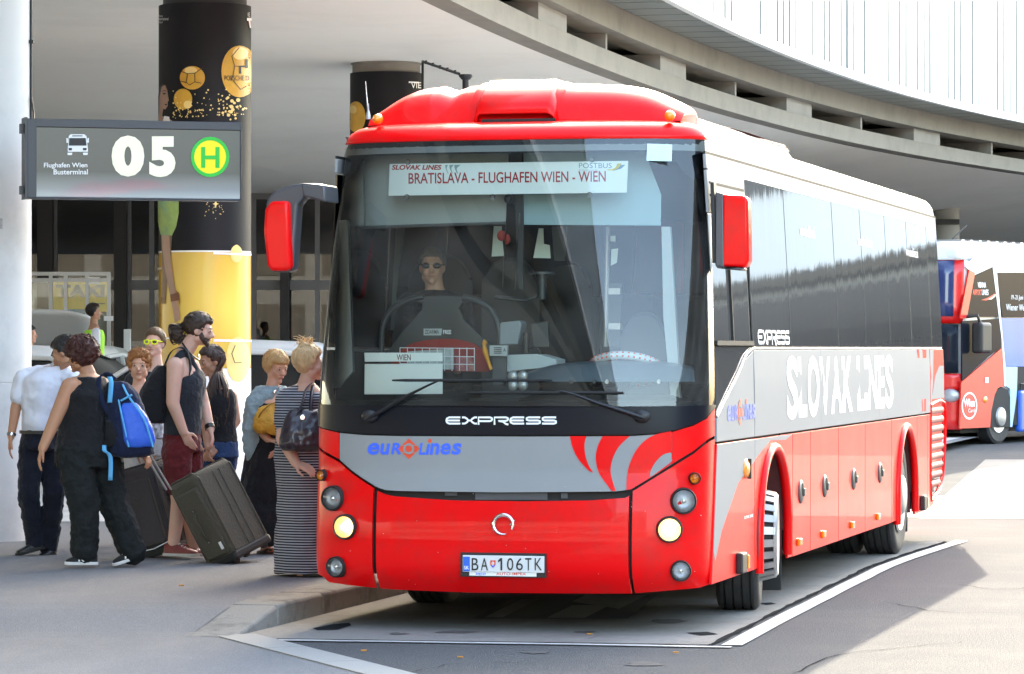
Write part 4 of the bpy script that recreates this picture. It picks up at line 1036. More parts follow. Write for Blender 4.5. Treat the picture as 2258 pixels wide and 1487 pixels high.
# wheel arch lips
for cv in (VF, VR):
    b = MB(); pr = []
    for k in range(19):
        a = math.pi * (1 - k / 18); pr.append(spt(cv + .575 * math.cos(a), AZ + .59 * math.sin(a), .012))
    pr = [spt(cv - .575, .27, .012)] + pr + [spt(cv + .575, .33, .012)]
    b.tube(pr, .034, 10); b.build('arch_lip', m_red, coach, smooth=60)
    # wheel housing inside
    b = MB(); rows = []
    for x in (BA - .02, .45):
        rows.append([Vector((x, cv + .57 * math.cos(math.pi * (1 - k / 14)), AZ + .58 * math.sin(math.pi * (1 - k / 14)))) for k in range(15)])
    b.grid(rows); b.box(.44, .45, cv - .57, cv + .57, .3, 1.09); b.box(.45, BA - .03, cv + .55, cv + .575, .32, AZ); b.box(.45, BA - .03, cv - .575, cv - .55, .32, AZ); b.build('wheel_housing', mat('housing_red_brown', (.10, .02, .02), .7, var=.4), coach, smooth=50)
# locker handles, marker lamps, side indicator
m_hand = mat('handle_grey', (.06, .06, .062), .4, var=.2)
for v in (3.64, 4.723, 6.157, 7.596):
    b = MB(); b.ball((0, 0, 0), (.02, .10, .085), 20, 10); c = spt(v, .745, .012); b.v = [tuple(Vector(q) + c) for q in b.v]; h = b.build('locker_handle', m_hand, coach, smooth=60)
    b = MB(); b.ball((0, 0, 0), (.006, .055, .05), 16, 8); b.v = [tuple(Vector(q) + c + Vector((.018, .0, .015))) for q in b.v]; b.build('recess', m_rub, h, smooth=60)
    b = MB(); b.box(c.x + .016, c.x + .032, v - .018, v + .05, .715, .77); b.build('lever', m_hand, h, bevel=.006)
for v in (3.543, 4.617, 6.04, 7.441):
    b = MB(); c = spt(v, .395, .01); b.box(c.x, c.x + .025, v - .055, v + .055, .368, .42); o = b.build('marker_lamp', m_orange, coach, bevel=.008)
for v, z in ((1.24, .386), (10.235, .391)):
    b = MB(); c = spt(v, z, .005); b.box(c.x, c.x + .05, v - .12, v + .05, z - .07, z + .065); mk = b.build('marker_housing', m_black, coach, bevel=.012)
    b = MB(); b.box(c.x + .02, c.x + .058, v + .052, v + .10, z - .045, z + .045); b.build('lens', m_orange, mk, bevel=.006)
b = MB(); b.ball((0, 0, 0), (.03, .115, .065), 20, 10); c = spt(1.484, .979, .012); b.v = [tuple(Vector(q) + c) for q in b.v]; o = b.build('side_indicator', m_orange, coach, smooth=60)
b = MB(); b.box(c.x + .01, c.x + .034, 1.484 - .012, 1.484 + .012, .979 - .065, .979 + .065); b.build('divider', m_black, o)
# engine louvres
b = MB(); b.box(BA - .10, BA - .095, 10.83, 11.9, .42, 1.26); lv = b.build('louvre_recess', m_under, coach)
m_louv = mat('louvre_red', (.20, .025, .03), .5, var=.1)
for k in range(9):
    z = 1.19 - k * .084; v0 = 10.90 + .02 * 0; v1 = 11.84 - max(0, k - 6) * .10
    b = MB(); b.tube([(BA - .025, v0, z), (BA - .025, v1, z)], .036, 8); b.build('louvre', m_louv, coach, smooth=60)
b = MB(); pl = [(10.86, 1.25), (10.86, .45), (11.1, .42), (11.65, .5), (11.88, .8), (11.88, 1.25)]
b.tube([spt(*q, .008) for q in smooth_pts(pl + [pl[0]], 3)], .014, 6); b.build('louvre_frame', m_red, coach, smooth=60)
# side lettering
W_ = (('S', .95), ('L', .74), ('O', 1.06), ('V', 1.02), ('A', 1.06), ('K', 1.04), (' ', .42), ('L', .74), ('I', .36), ('N', 1.04), ('E', .80), ('S', .95)); k_ = (8.42 - 3.06) / sum(w for _, w in W_); x_ = 3.06
for ch, w in W_:
    if ch != ' ':
        b = MB()
        if ch == 'I': vs, fs = poly2d([(x_, 1.27), (x_ + w * k_ - .05, 1.27), (x_ + w * k_ - .05, 1.702), (x_, 1.702)])
        else: vs, fs = fit2d(text2d(ch, bold=.034), x_, x_ + w * k_ - .035, 1.262 if ch in 'SO' else 1.27, 1.71 if ch in 'SO' else 1.702)
        b.add([spt(v, z, .0125) for v, z in vs], fs); b.build('letter', m_wht, coach, fix=False)
    x_ += w * k_
express(1.99, 3.25, 1.885, 1.79, svz(.012), m_wht, .022)
euro(.81, 1.81, 1.40, 1.30, svz(.013), svz(.016))
for v0, v1, z in ((3.95, 4.62, 2.57), (6.75, 7.55, 2.58), (9.6, 10.4, 2.57)):
    b = MB(); vs, fs = fit2d(text2d('www.slovaklines.sk'), v0, v1, z, z + .085); b.add([spt(v, zz, .012) for v, zz in vs], fs); b.build('lettering', m_wht, coach, fix=False)
b = MB(); vs, fs = fit2d(text2d('SLOVAK LINES', bold=.03), 1.40, 1.72, .655, .675); b.add([spt(v, zz, .013) for v, zz in vs], fs); b.build('lettering', m_wht, coach, fix=False)

# far side, rear and floor
for a, c in ((.5, 3.3), (3.31, 6.9), (6.91, 11.8)):
    side_patch('far_side_panel', a, c, 1.178, 1.752, m_silver, 0, side=-1); side_patch('far_skirt_panel', a, c, .31, 1.165, m_red, 0, side=-1)
for a, c in zip([.52] + wv, wv + [11.8]): side_patch('far_side_window', a + .01, c - .01, ZB_, ZT_, glass('far_glass', (.16, .18, .18), .9, mirror=.08), 0, .01, side=-1, bevel=0)
side_patch('far_cornice_panel', .5, BLEN - .25, 2.885, 2.975, m_silver, 0, side=-1)
b = MB(); rows = []
for z in (.6, .9, 1.3, 1.76, 2.4, 2.995): o_, nf = outline(z, .012); rows.append(o_[nf + 7:nf + 24])
b.grid(rows); b.build('rear_wall', m_red, coach, smooth=40)
b = MB(); b.box(-1.22, 1.22, .55, 11.7, 1.0, 1.05); b.box(-1.0, 1.0, .5, 11.5, .36, .99); b.box(-1.215, -1.20, .5, 11.6, .34, 1.74); b.box(1.20, 1.215, 3.2, 8.5, .34, 1.74);b.box(1.20, 1.215, .55, 1.85, .34, 1.3);b.box(1.20, 1.215, 9.9, 10.8, .34, 1.74); b.build('underframe', m_under, coach)
b = MB(); b.box(1.05, 1.205, 1.9, 8.4, 1.15, 1.75); b.box(-1.05, -1.2, 1.9, 11.4, 1.15, 1.75); b.box(-1.14, 1.14, 1.2, 11.7, 2.95, 2.97); b.box(-1.15, 1.15, 11.6, 11.65, 1.0, 2.95); b.box(1.165, 1.175, 1.85, 11.7, 1.75, 2.95)
b.build('inner_lining', m_intd, coach)
# wheels
def wheel(name, x, v, dual=False, steer=0.0, hubface=True, z0=.505):
    root = empty(name, None, None, (x, v, z0), steer); root.parent = coach
    b = MB(); M = Matrix.Rotation(math.pi / 2, 4, 'Y')
    R = .505; W = .29
    prof = [(.30, -W / 2 + .03), (.40, -W / 2 + .005), (.455, -W / 2), (.485, -W / 2 + .012), (R - .004, -W / 2 + .03)]
    gr = [-.085, -.03, .03, .085]; z = -W / 2 + .035; prof.append((R, z))
    for g in gr: prof += [(R, g - .007), (R - .014, g - .005), (R - .014, g + .005), (R, g + .007)]
    prof += [(R, W / 2 - .035), (R - .004, W / 2 - .03), (.485, W / 2 - .012), (.455, W / 2), (.40, W / 2 - .005), (.30, W / 2 - .03)]
    b.lathe(prof, 56, M, cap=False); b.build('tyre', m_tyre, root, smooth=35)
    if dual:
        b = MB(); b.lathe(prof, 48, Matrix.Translation((-.33, 0, 0)) @ M, cap=False); b.build('inner_tyre', m_tyre, root, smooth=35)
    return root, M
fw_, M = wheel('wheel', 1.085, 2.33, steer=math.radians(8))
b = MB(); b.lathe([(.31, .09), (.305, .125), (.27, .13), (.24, .135), (.22, .16), (.17, .19), (.15, .195), (.11, .20), (.0, .205)], 40, M, cap=False); b.build('rim', m_alu, fw_, smooth=35)
# slotted trim ring around the front hub
b = MB(); N = 22
for k in range(N):
    a0_ = 2 * math.pi * (k + .2) / N; a1_ = 2 * math.pi * (k + 1 - .2) / N
    for (r0, x0, r1, x1) in ((.318, .128, .286, .250),):
        vs = []
        for a in (a0_, a1_):
            for r, x in ((r0, x0), (r1, x1)):
                for dr in (0, -.012): vs.append((x, (r + dr) * math.cos(a), (r + dr) * math.sin(a)))
        b.add(vs, [(0, 2, 6, 4), (1, 5, 7, 3), (0, 1, 3, 2), (4, 6, 7, 5)])
for r0, x0, r1, x1 in ((.326, .11, .314, .14), (.290, .240, .268, .262), (.268, .262, .20, .250)):
    b.lathe([(r0, 0), (r0, .001)], 3) if 0 else None
    ringp = [(r0, x0), (r1, x1), (r1 - .012, x1 - .006), (r0 - .012, x0 - .006)]
    vs = [(x, r * math.cos(2 * math.pi * j / 52), r * math.sin(2 * math.pi * j / 52)) for r, x in ringp for j in range(52)]
    b.add(vs, [(i * 52 + j, i * 52 + (j + 1) % 52, ((i + 1) % 4) * 52 + (j + 1) % 52, ((i + 1) % 4) * 52 + j) for i in range(4) for j in range(52)])
b.build('wheel_trim', m_alu, fw_, smooth=30)
b = MB(); b.lathe([(.298, .115), (.268, .235)], 40, M, cap=False); b.build('trim_inner', m_rub, fw_)
rw_, M = wheel('wheel', 1.115, 9.02, dual=True)
b = MB(); b.lathe([(.318, .135), (.30, .150), (.285, .142), (.24, .125), (.20, .115), (.18, .12), (.17, .16), (.15, .18), (.11, .19), (0, .195)], 40, M, cap=False); b.build('rim', m_alu, rw_, smooth=35)
b = MB()
for k in range(10):
    a = 2 * math.pi * k / 10; b.tube([(.03, .225 * math.cos(a), .225 * math.sin(a)), (.075, .225 * math.cos(a), .225 * math.sin(a))], .016, 6)
b.build('wheel_nuts', m_chrome, rw_)
lw_, M = wheel('wheel', -1.075, 2.46); lr_, M = wheel('wheel', -1.065, 9.02, dual=True)
b = MB(); b.box(.92, 1.24, 3.10, 3.12, .08, .62); b.build('mudflap', m_rub, coach, bevel=.02); b = MB(); b.box(.75, 1.24, 9.62, 9.64, .16, .6); b.build('mudflap', m_rub, coach, bevel=.02)
b = MB(); b.tube([(-1.0, 2.46, .45), (1.0, 2.46, .45)], .08, 10); b.tube([(-1.0, 9.02, .5), (1.0, 9.02, .5)], .11, 10); b.ball((0, 9.02, .5), .25, 14, 10); b.build('axle', m_under, coach)

# ---- roof unit
def podsec(v, w, h, sh=.35):
    """cross-section points of the roof pod at v: half width w, height h above 3.19"""
    pts = []
    for k in range(17):
        s = -1 + 2 * k / 16; q = abs(s)
        z = h * (1 - q ** 2.6) ** (1 / 1.5) if q < 1 else 0
        pts.append(Vector((w * s, v, 3.185 + z - (.12 if q == 1 else 0))))
    return pts
def pmap(px, py, v):
    k = (px - CX) / F; u = (k * (OY + .9701 * v) - OX - .2429 * v) / (.9701 + .2429 * k); Y = OY - .2429 * u + .9701 * v
    return u, H - (py - CY) * Y / F
pv = .95
outl = [(836, 262), (850, 247), (878, 226), (905, 209), (935, 198), (985, 192), (1062, 190), (1068, 184), (1150, 182), (1252, 182), (1262, 186), (1340, 187), (1395, 191), (1440, 200), (1480, 216), (1525, 239), (1529, 258)]
prof = [pmap(x, y, pv) for x, y in outl]
base_z = 3.19
b = MB(); rows = []
for v, kx, kz in ((.62, .985, .02), (.66, .99, .42), (.74, .995, .72), (.85, 1.0, .92), (pv, 1.0, 1.0), (1.06, .995, .97), (1.16, .985, .7), (1.2, .98, .0)):
    uc = sum(p[0] for p in prof) / len(prof)
    row = [Vector((uc + (u - uc) * kx, v, base_z + max(0, z - base_z) * kz + (-.03 if j in (0, len(prof) - 1) else 0))) for j, (u, z) in enumerate(smooth_pts(prof, 3))]
    row = [row[0] + Vector((0, 0, -.10))] + row + [row[-1] + Vector((0, 0, -.14))]
    rows.append(row)
b.grid(rows); pod = b.build('roof_unit', m_red, coach, smooth=38)
# raised middle scoop with its dark intake slot
u0, z0 = pmap(1056, 250, .7); u1, z1 = pmap(1240, 250, .7)
b = MB(); zt_ = pmap(1150, 182, .9)[1]
sec = lambda v, ins, z: [Vector((u0 + ins, v, 3.20)), Vector((u0 + .01 + ins, v, 3.20 + (z - 3.20) * .8)), Vector((u0 + .035 + ins, v, z)), Vector((u1 - .07 - ins, v, z)), Vector((u1 - .03 - ins, v, 3.20 + (z - 3.2) * .75)), Vector((u1 - ins, v, 3.20))]
b.grid([sec(.56, .0, 3.255), sec(.60, .0, 3.33), sec(.70, 0, 3.40), sec(.86, 0, zt_ + .012), sec(1.05, 0, zt_ + .012), sec(1.18, .01, 3.3)]); b.build('air_scoop', m_red, coach, smooth=38, solid=.02)
b = MB(); ua, _ = pmap(1062, 250, .55); uc, _ = pmap(1224, 250, .55); b.add([(ua - .005, .545, 3.198), (uc + .005, .545, 3.198), (uc - .02, .545, 3.214), (ua + .04, .545, 3.214)], [(0, 1, 2, 3)]); b.box(ua, uc, .548, .60, 3.197, 3.216); b.build('intake_slot', m_dkcol, coach)
# rear air-conditioning hump and roof rails
b = MB(); rows = []
for v, h, w in ((1.215, .0, 1.02), (1.24, .15, 1.06), (1.6, .19, 1.08), (4.9, .19, 1.08), (5.35, .13, 1.04), (5.5, .0, .98)): rows.append([p + Vector((0, 0, 0)) for p in podsec(v, w, h)])
b.grid(rows); b.build('roof_unit', m_silver, coach, smooth=40)
b = MB(); rows = [[p + Vector((.012, 0, .010)) for p in podsec(v, w, h)[13:16]] for v, h, w in ((3.3, .19, 1.08), (4.9, .19, 1.08), (5.34, .132, 1.04))]; b.grid(rows); b.build('roof_unit_stripe', m_red, coach, smooth=40)
# aerial and marker domes
def rootpt(px, py, v): u, z = pmap(px, py, v); return Vector((u, v, z))
b = MB(); b.lathe([(.018, 0), (.016, .02), (.006, .06), (.004, .1)], 10, Matrix.Translation(rootpt(812, 263, .50))); p0 = rootpt(811, 245, .5); b.tube([p0, rootpt(806, 180, .55)], [.004, .002], 6); b.build('aerial', m_alu, coach)
for px in (833, 1477):
    c = rootpt(px, 263 if px < 1000 else 256, .55); b = MB(); b.ball(c, (.035, .05, .034), 14, 8); b.build('roof_marker', m_orange, coach, smooth=60)
# mirrors
def pt(px, py, v): u, z = pmap(px, py, v); return Vector((u, v, z))
def mirror(name, sect, v, th, m1, m2, arm):
    r = empty(name); r.parent = coach
    return r
mr = empty('mirror', None, None, (0, 0, 0)); mr.parent = coach
Vm = -.12; L_ = [(583, 470), (580, 500), (583, 560), (590, 590), (598, 598)]
body = [(583, 462), (596, 444), (634, 443), (636, 470), (640, 590), (630, 597), (596, 598), (588, 585), (580, 510)]
def shell(name, poly, v0, v1, m, parent, bevel=.02, seg=3):
    P0 = [pt(x, y, v0) for x, y in poly]; P1_ = [p + Vector((0, v1 - v0, 0)) for p in P0]; n = len(poly); b = MB()
    b.add(P0 + P1_, [tuple(range(n)), tuple(range(2 * n - 1, n - 1, -1))] + [(i, (i + 1) % n, n + (i + 1) % n, n + i) for i in range(n)])
    return b.build(name, m, parent, bevel=bevel, seg=seg, smooth=50)
shell('housing_cover', body, Vm, Vm + .12, m_red, mr, .022)
m_arm = mat('mirror_arm_grey', (.055, .057, .068), .4, var=.15, coat=.2)
shell('housing', [(586, 450), (590, 438), (606, 420), (640, 408), (668, 404), (700, 405), (716, 410), (715, 446), (700, 440), (672, 433), (655, 452), (650, 520), (646, 592), (636, 600), (600, 600)], Vm + .06, Vm + .20, m_arm, mr, .016)
shell('arm', [(664, 404), (716, 408), (718, 446), (690, 438), (668, 434)], Vm + .05, Vm + .34, m_arm, mr, .012)
b = MB(); b.add([pt(x, y, Vm + .215) for x, y in ((600, 470), (640, 470), (640, 590), (600, 590))], [(0, 1, 2, 3)]); b.build('mirror_glass', m_chrome, mr)
mr2 = empty('mirror', None, None, (0, 0, 0)); mr2.parent = coach
Vr = .50
def sp2(px, py, v): return pt(px, py, v)
body = [(1592, 428), (1640, 431), (1649, 440), (1651, 575), (1644, 590), (1590, 588)]
shell('housing_cover', body, Vr - .02, Vr + .12, m_red, mr2, .02)
shell('housing', [(1578, 424), (1594, 426), (1596, 590), (1638, 592), (1632, 597), (1582, 592), (1577, 585)], Vr - .03, Vr + .15, m_arm, mr2, .006)
shell('arm', [(1566, 402), (1574, 402), (1577, 500), (1577, 580), (1570, 580)], Vr - .02, Vr + .06, m_black, mr2, .004)
b = MB(); b.add([pt(x, y, Vr + .155) for x, y in ((1600, 440), (1644, 440), (1644, 580), (1600, 580))], [(0, 1, 2, 3)]); b.build('mirror_glass', m_chrome, mr2)
# wipers
def fo(px, py, off): return fpt(*FS(px, py), off)
for arm, blade, base in ((((815, 925), (850, 905), (905, 872), (945, 852), (975, 838)), ((868, 839), (1219, 838)), (820, 918)),
                         (((1420, 922), (1370, 905), (1320, 889), (1270, 870), (1240, 862)), ((1030, 866), (1375, 866)), (1415, 918))):
    b = MB(); b.tube([fo(*q, .045) for q in arm], [.020, .018, .014, .010, .008], 8, flat=.7); wp = b.build('wiper', m_black, coach, smooth=50)
    b = MB(); b.tube([fo(lerp(blade[0][0], blade[1][0], k / 12), blade[0][1] - .0 * k, .022) for k in range(13)], [.006] + [.010] * 11 + [.006], 6); b.tube([fo(*arm[-1], .045), fo(arm[-1][0], blade[0][1], .03)], .008, 6); b.build('blade', m_rub, wp)
    b = MB(); b.ball(fo(*base, .03), (.055, .03, .04), 14, 8); b.build('spindle_cover', m_black, wp, smooth=60)
# ================================================================== inside the coach
def ip(px, py, v): u, z = pmap(px, py, v); return Vector((u, v, z))
def flat_piece(name, pts, v, th, m, parent=coach, bevel=.004, **k):
    """flat piece standing across the coach at depth v, outline given in the photo"""
    P0 = [ip(x, y, v) for x, y in pts]; b = MB(); poly = [(p.x, p.z) for p in P0]
    b.prism(poly, (0, v, 0), (1, 0, 0), (0, 0, 1), (0, th, 0)); return b.build(name, m, parent, bevel=bevel, **k)
# dashboard with a hump, instrument visor, floor
b = MB(); rows = []
for v, z in ((.16, 1.30), (.22, 1.40), (.50, 1.43), (.85, 1.42), (.95, 1.34), (.97, .9)): rows.append([Vector((u, v + .18 * abs(u / 1.15) ** 3, z + (.04 if -.0 < u < 1.0 else 0))) for u in [-1.17 + 2.34 * k / 24 for k in range(25)]])
b.grid(rows); b.build('dashboard', m_intd, coach, smooth=50)
m_blue = mat('dash_blue_grey', (.10, .13, .16), .35, var=.2, coat=.3)
b = MB(); rows = []
for v, k_ in ((.42, .0), (.48, .75), (.62, 1.0), (.9, .9)): rows.append([ip(x, lerp(842, y, k_), v) for x, y in smooth_pts([(1110, 842), (1160, 822), (1230, 803), (1330, 795), (1450, 797), (1500, 803), (1530, 812), (1528, 840)], 4)])
b.grid(rows); b.build('instrument_hood', m_blue, coach, smooth=60)
for x in (1258, 1310, 1338, 1452):
    flat_piece('dash_lamp', disc2d(x, 842, 4, 5, 10)[0], .40, .02, m_refl if x in (1338, 1452) else m_int, bevel=0)
b = MB()
for x, y in ((1131, 829), (1153, 829), (1131, 850), (1153, 850)):
    c = ip(x, y, .33); b.ball(c, (.034, .02, .034), 12, 8)
b.build('dash_button', m_refl, coach, smooth=60)
# pale corner pillars of the cab
flat_piece('cab_pillar', [(764, 340), (770, 335), (800, 332), (802, 498), (775, 500), (754, 497)], .56, .05, m_trim)
flat_piece('cab_pillar', [(748, 486), (766, 486), (778, 820), (745, 856), (735, 856)], .44, .05, m_trim)
flat_piece('cab_pillar', [(1458, 500), (1478, 500), (1500, 880), (1492, 890), (1480, 890), (1462, 700)], .62, .05, m_trim)
flat_piece('window_post', [(825, 500), (846, 500), (838, 756), (812, 756)], 1.9, .06, m_trim)
# roller blinds behind the windscreen
m_blind = mat('blind_grey', (.33, .355, .345), .8, var=.06, vs=2, stretch=(4, 1, 1)); m_blind2 = mat('blind_blue_grey', (.30, .42, .45), .8, var=.06)
flat_piece('roller_blind', [(796, 330), (1122, 326), (1115, 494), (793, 504)], .60, .006, m_blind)
b = MB(); b.tube([ip(793, 502, .60), ip(1115, 492, .60)], .010, 8); b.tube([ip(792, 330, .58), ip(786, 530, .58)], .003, 6); b.build('blind_rail', m_int, coach)
flat_piece('roller_blind', [(1150, 326), (1420, 330), (1458, 430), (1457, 498), (1148, 496)], .60, .006, m_blind2)
flat_piece('head_panel', [(760, 302), (1540, 300), (1540, 345), (1450, 360), (1420, 328), (780, 330)], .64, .03, m_intd)
flat_piece('centre_bracket', [(1126, 318), (1152, 318), (1154, 640), (1142, 640), (1136, 450), (1128, 450)], .57, .03, m_intd)
b = MB(); b.ball(ip(1122, 439, .5), (.032, .03, .032), 12, 8); b.build('camera_ball', m_black, coach, smooth=60)
b = MB(); b.tube([ip(1117, 470, .5), ip(1108, 640, .5)], .0035, 6); b.tube([ip(1146, 470, .5), ip(1135, 640, .5)], .0035, 6); b.build('cord', m_chrome, coach)
# seats
def seat(px0, px1, top, v, m=m_int, name='seat'):
    a = ip(px0, top, v); c = ip(px1, top, v); w = c.x - a.x; b = MB()
    prof = []
    for k in range(13):
        t = -1 + 2 * k / 12; prof.append((a.x + w * (.5 + .5 * t), a.z - .16 * abs(t) ** 3))
    rows = []
    for y, dz in ((v, -.02), (v + .02, 0), (v + .07, 0.005), (v + .10, -.03)):
        rows.append([Vector((x, y, z + dz)) for x, z in prof])
    bot = [[Vector((x, y, 1.05)) for x, z in prof] for y in (v, v + .10)]
    b.grid([bot[0]] + rows + [bot[1]]); b.box(a.x, c.x, v - .45, v, 1.05, 1.42)
    return b.build(name, m, coach, smooth=45)
seat(900, 1034, 562, 2.0, m_intd); seat(1062, 1182, 570, 2.5, m_int); seat(1195, 1300, 580, 2.6, m_intd)
seat(1368, 1466, 690, 1.55, m_int)
for v in (3.3, 4.1, 4.9, 5.7):
    for u in (-.95, -.5, .1, .55):
        b = MB(); b.box(u - .2, u + .2, v, v + .1, 1.05, 2.15); b.box(u - .2, u + .2, v - .4, v, 1.05, 1.5); b.build('seat', m_intd, coach, bevel=.05)
# guide's moulded panel with two openings, red pad and hoop
m_gp = mat('moulded_panel', (.028, .032, .034), .45, var=.15)
out = [(838, 790), (880, 735), (915, 700), (931, 680), (931, 668), (915, 660), (893, 665), (868, 680), (852, 700), (843, 730), (842, 770), (836, 765), (838, 720), (850, 690), (878, 666), (920, 655), (975, 652), (1030, 656), (1070, 668), (1098, 695), (1104, 740), (1104, 800), (1078, 790), (1080, 760), (1050, 740), (1018, 700), (1012, 678), (1020, 668), (1045, 668), (1075, 685), (1092, 715), (1090, 770), (1040, 750), (975, 745), (910, 755), (860, 790)]
flat_piece('guide_panel', [(838, 800), (880, 740), (912, 705), (931, 682), (931, 668), (905, 661), (893, 663), (920, 655), (975, 652), (1030, 656), (1046, 664), (1020, 668), (1012, 680), (1022, 706), (1055, 738), (1085, 765), (1100, 800), (1060, 815), (880, 815)], 1.02, .05, m_gp, bevel=.01)
b = MB(); b.tube([ip(x, y, 1.03) for x, y in smooth_pts([(843, 800), (842, 750), (846, 715), (858, 690), (880, 671), (912, 659), (935, 656)], 4)], .020, 8); b.tube([ip(x, y, 1.03) for x, y in smooth_pts([(1020, 657), (1050, 663), (1080, 680), (1096, 708), (1102, 745), (1098, 800)], 4)], .024, 8); b.build('guide_rail', m_gp, coach, smooth=60)
m_pad = mat('red_seat_fabric', (.30, .025, .018), .9, var=.2, vs=40)
flat_piece('red_pad', smooth_pts([(858, 820), (862, 800), (880, 775), (910, 757), (950, 749), (1000, 748), (1040, 757), (1066, 775), (1078, 800), (1080, 820)], 3), .98, .03, m_pad, bevel=.008)
# wire newspaper rack
b = MB()
for y in (767, 785, 802): b.tube([ip(882, y, .84), ip(1046, y + 2, .84)], .0032, 6)
for k in range(11): x = 882 + k * 16.4; b.tube([ip(x, 767, .84), ip(x, 818, .84)], .0028, 6)
b.build('wire_rack', m_wht, coach)
flat_piece('newspaper', [(900, 775), (1000, 769), (1000, 815), (900, 815)], .87, .012, mat('newsprint', (.46, .5, .5), .8, var=.5, vs=40), bevel=0)
flat_piece('brochure', [(1005, 787), (1040, 787), (1045, 818), (1004, 818)], .87, .012, mat('brochure_print', (.4, .1, .12), .6, var=.9, vs=40, dirt=(.5, .4, .1), dscale=20, damt=.9), bevel=0)
flat_piece('free_sticker', [(934, 725), (975, 725), (973, 740), (934, 740)], 1.012, .004, m_trim, bevel=0)
b = MB(); put(b, fit2d(text2d('ZDARMA', bold=.01), 937, 968, 736.5, 727.5), lambda x, y: ip(x, y, 1.008)); b.build('lettering', m_black, coach, fix=False)
flat_piece('free_sticker', [(975, 725), (998, 725), (998, 740), (973, 740)], 1.012, .004, m_black, bevel=0)
b = MB(); put(b, fit2d(text2d('FREE', bold=.02), 977, 995, 737, 728), lambda x, y: ip(x, y, 1.008)); b.build('lettering', m_wht, coach, fix=False)
# ticket machine, card reader, cup, tablet, yellow lever
flat_piece('ticket_machine', [(1102, 712), (1147, 707), (1149, 716), (1142, 760), (1100, 762)], 1.0, .16, mat('machine_grey', (.20, .23, .245), .5, var=.1), bevel=.01)
flat_piece('card_reader', [(1079, 762), (1119, 762), (1118, 786), (1079, 785)], .80, .03, m_trim)
b = MB(); put(b, fit2d(text2d('A', bold=.01), 1110, 1115, 776, 768), lambda x, y: ip(x, y, .795)); b.build('lettering', m_black, coach, fix=False)
b = MB()
for y in (766, 770, 774, 778): put(b, poly2d([(1089, y), (1106, y), (1106, y + 2), (1089, y + 2)]), lambda x, y_: ip(x, y_, .795))
b.build('lettering', m_int, coach, fix=False)
flat_piece('reader_post', [(1086, 786), (1116, 786), (1116, 850), (1086, 850)], .83, .03, m_int)
flat_piece('cash_tray', [(1116, 783), (1185, 781), (1227, 793), (1227, 808), (1116, 820)], .9, .25, m_trim)
b = MB(); b.tube([ip(x, y, .78) for x, y in smooth_pts([(1072, 752), (1068, 758), (1070, 775), (1076, 795), (1083, 815)], 3)], [.014, .018, .016, .014, .012] * 2 + [.012, .012, .012], 8); b.build('yellow_handle', mat('handle_yellow', (.75, .30, .01), .4), coach, smooth=60)
flat_piece('tablet', [(1170, 715), (1207, 709), (1211, 765), (1176, 768)], .98, .03, m_gp)
b = MB(); b.tube([ip(1160, 735, .95), ip(1160, 778, .95)], .022, 10); b.tube([ip(x, y, .92) for x, y in smooth_pts([(1165, 772), (1180, 767), (1189, 773), (1190, 785), (1182, 790)], 3)], .006, 6); b.build('cup_holder', m_black, coach, smooth=50)
# grab pole and mirrors inside, driver's partition
b = MB(); b.tube([ip(1340, 500, 1.25), ip(1336, 765, 1.25)], .016, 10)
for y in (648, 722): b.box(ip(1340, y, 1.2).x, ip(1366, y, 1.2).x, 1.22, 1.28, ip(0, y, 1.2).z - .02, ip(0, y, 1.2).z + .02)
b.build('grab_pole', m_alu, coach)
flat_piece('partition', [(1340, 625), (1372, 625), (1366, 765), (1338, 765)], 1.5, .02, m_int)
b = MB(); b.lathe([(.03, 0), (.03, .16)], 10, Matrix.Translation(ip(1195, 660, .9))); b.lathe([(.085, .16), (.085, .175)], 20, Matrix.Translation(ip(1195, 660, .9))); b.tube([ip(1195, 650, .9), ip(1160, 663, .9), ip(1092, 655, .9)], .014, 8); b.build('microphone_arm', m_gp, coach, smooth=50)
# steering wheel in a dotted cover
stc = ip(1384, 815, .78); m_cov = mat('wheel_cover', (.5, .53, .53), .7, var=.05)
Mst = Matrix.Translation(stc) @ Matrix.Rotation(math.radians(-24), 4, 'X')
R_ = .225; b = MB(); rows = []
for k in range(41):
    a = 2 * math.pi * k / 40; rows.append([Mst @ Vector(((R_ + .026 * math.cos(t)) * math.cos(a), (R_ + .026 * math.cos(t)) * math.sin(a), .026 * math.sin(t))) for t in [2 * math.pi * j / 10 for j in range(10)]])
b.grid(rows, close=True); sw = b.build('steering_wheel', m_cov, coach, smooth=60)
b = MB()
for k in range(22):
    a = 2 * math.pi * k / 22
    for t in (2.3, 3.6): b.ball(Mst @ Vector(((R_ + .024 * math.cos(t)) * math.cos(a), (R_ + .024 * math.cos(t)) * math.sin(a), .024 * math.sin(t) * -1)), .0075, 8, 5)
for k in range(18):
    a = math.pi * (1.1 + .8 * k / 17); 
    for t in (-.6, .4): b.ball(Mst @ Vector(((R_ + .024 * math.cos(t)) * math.cos(a), (R_ + .024 * math.cos(t)) * math.sin(a), .024 * math.sin(t))), .0075, 8, 5)
b.build('cover_dots', m_lred, sw, smooth=60)
b = MB(); b.ball(Mst @ Vector((0, 0, -.03)), (.07, .07, .03), 14, 8); b.bar(Mst @ Vector((-.2, 0, -.02)), Mst @ Vector((.2, 0, -.02)), .04, .02); b.tube([Mst @ Vector((0, 0, -.03)), Mst @ Vector((0, -.15, -.4))], .035, 8); b.build('column', m_black, sw, smooth=50)
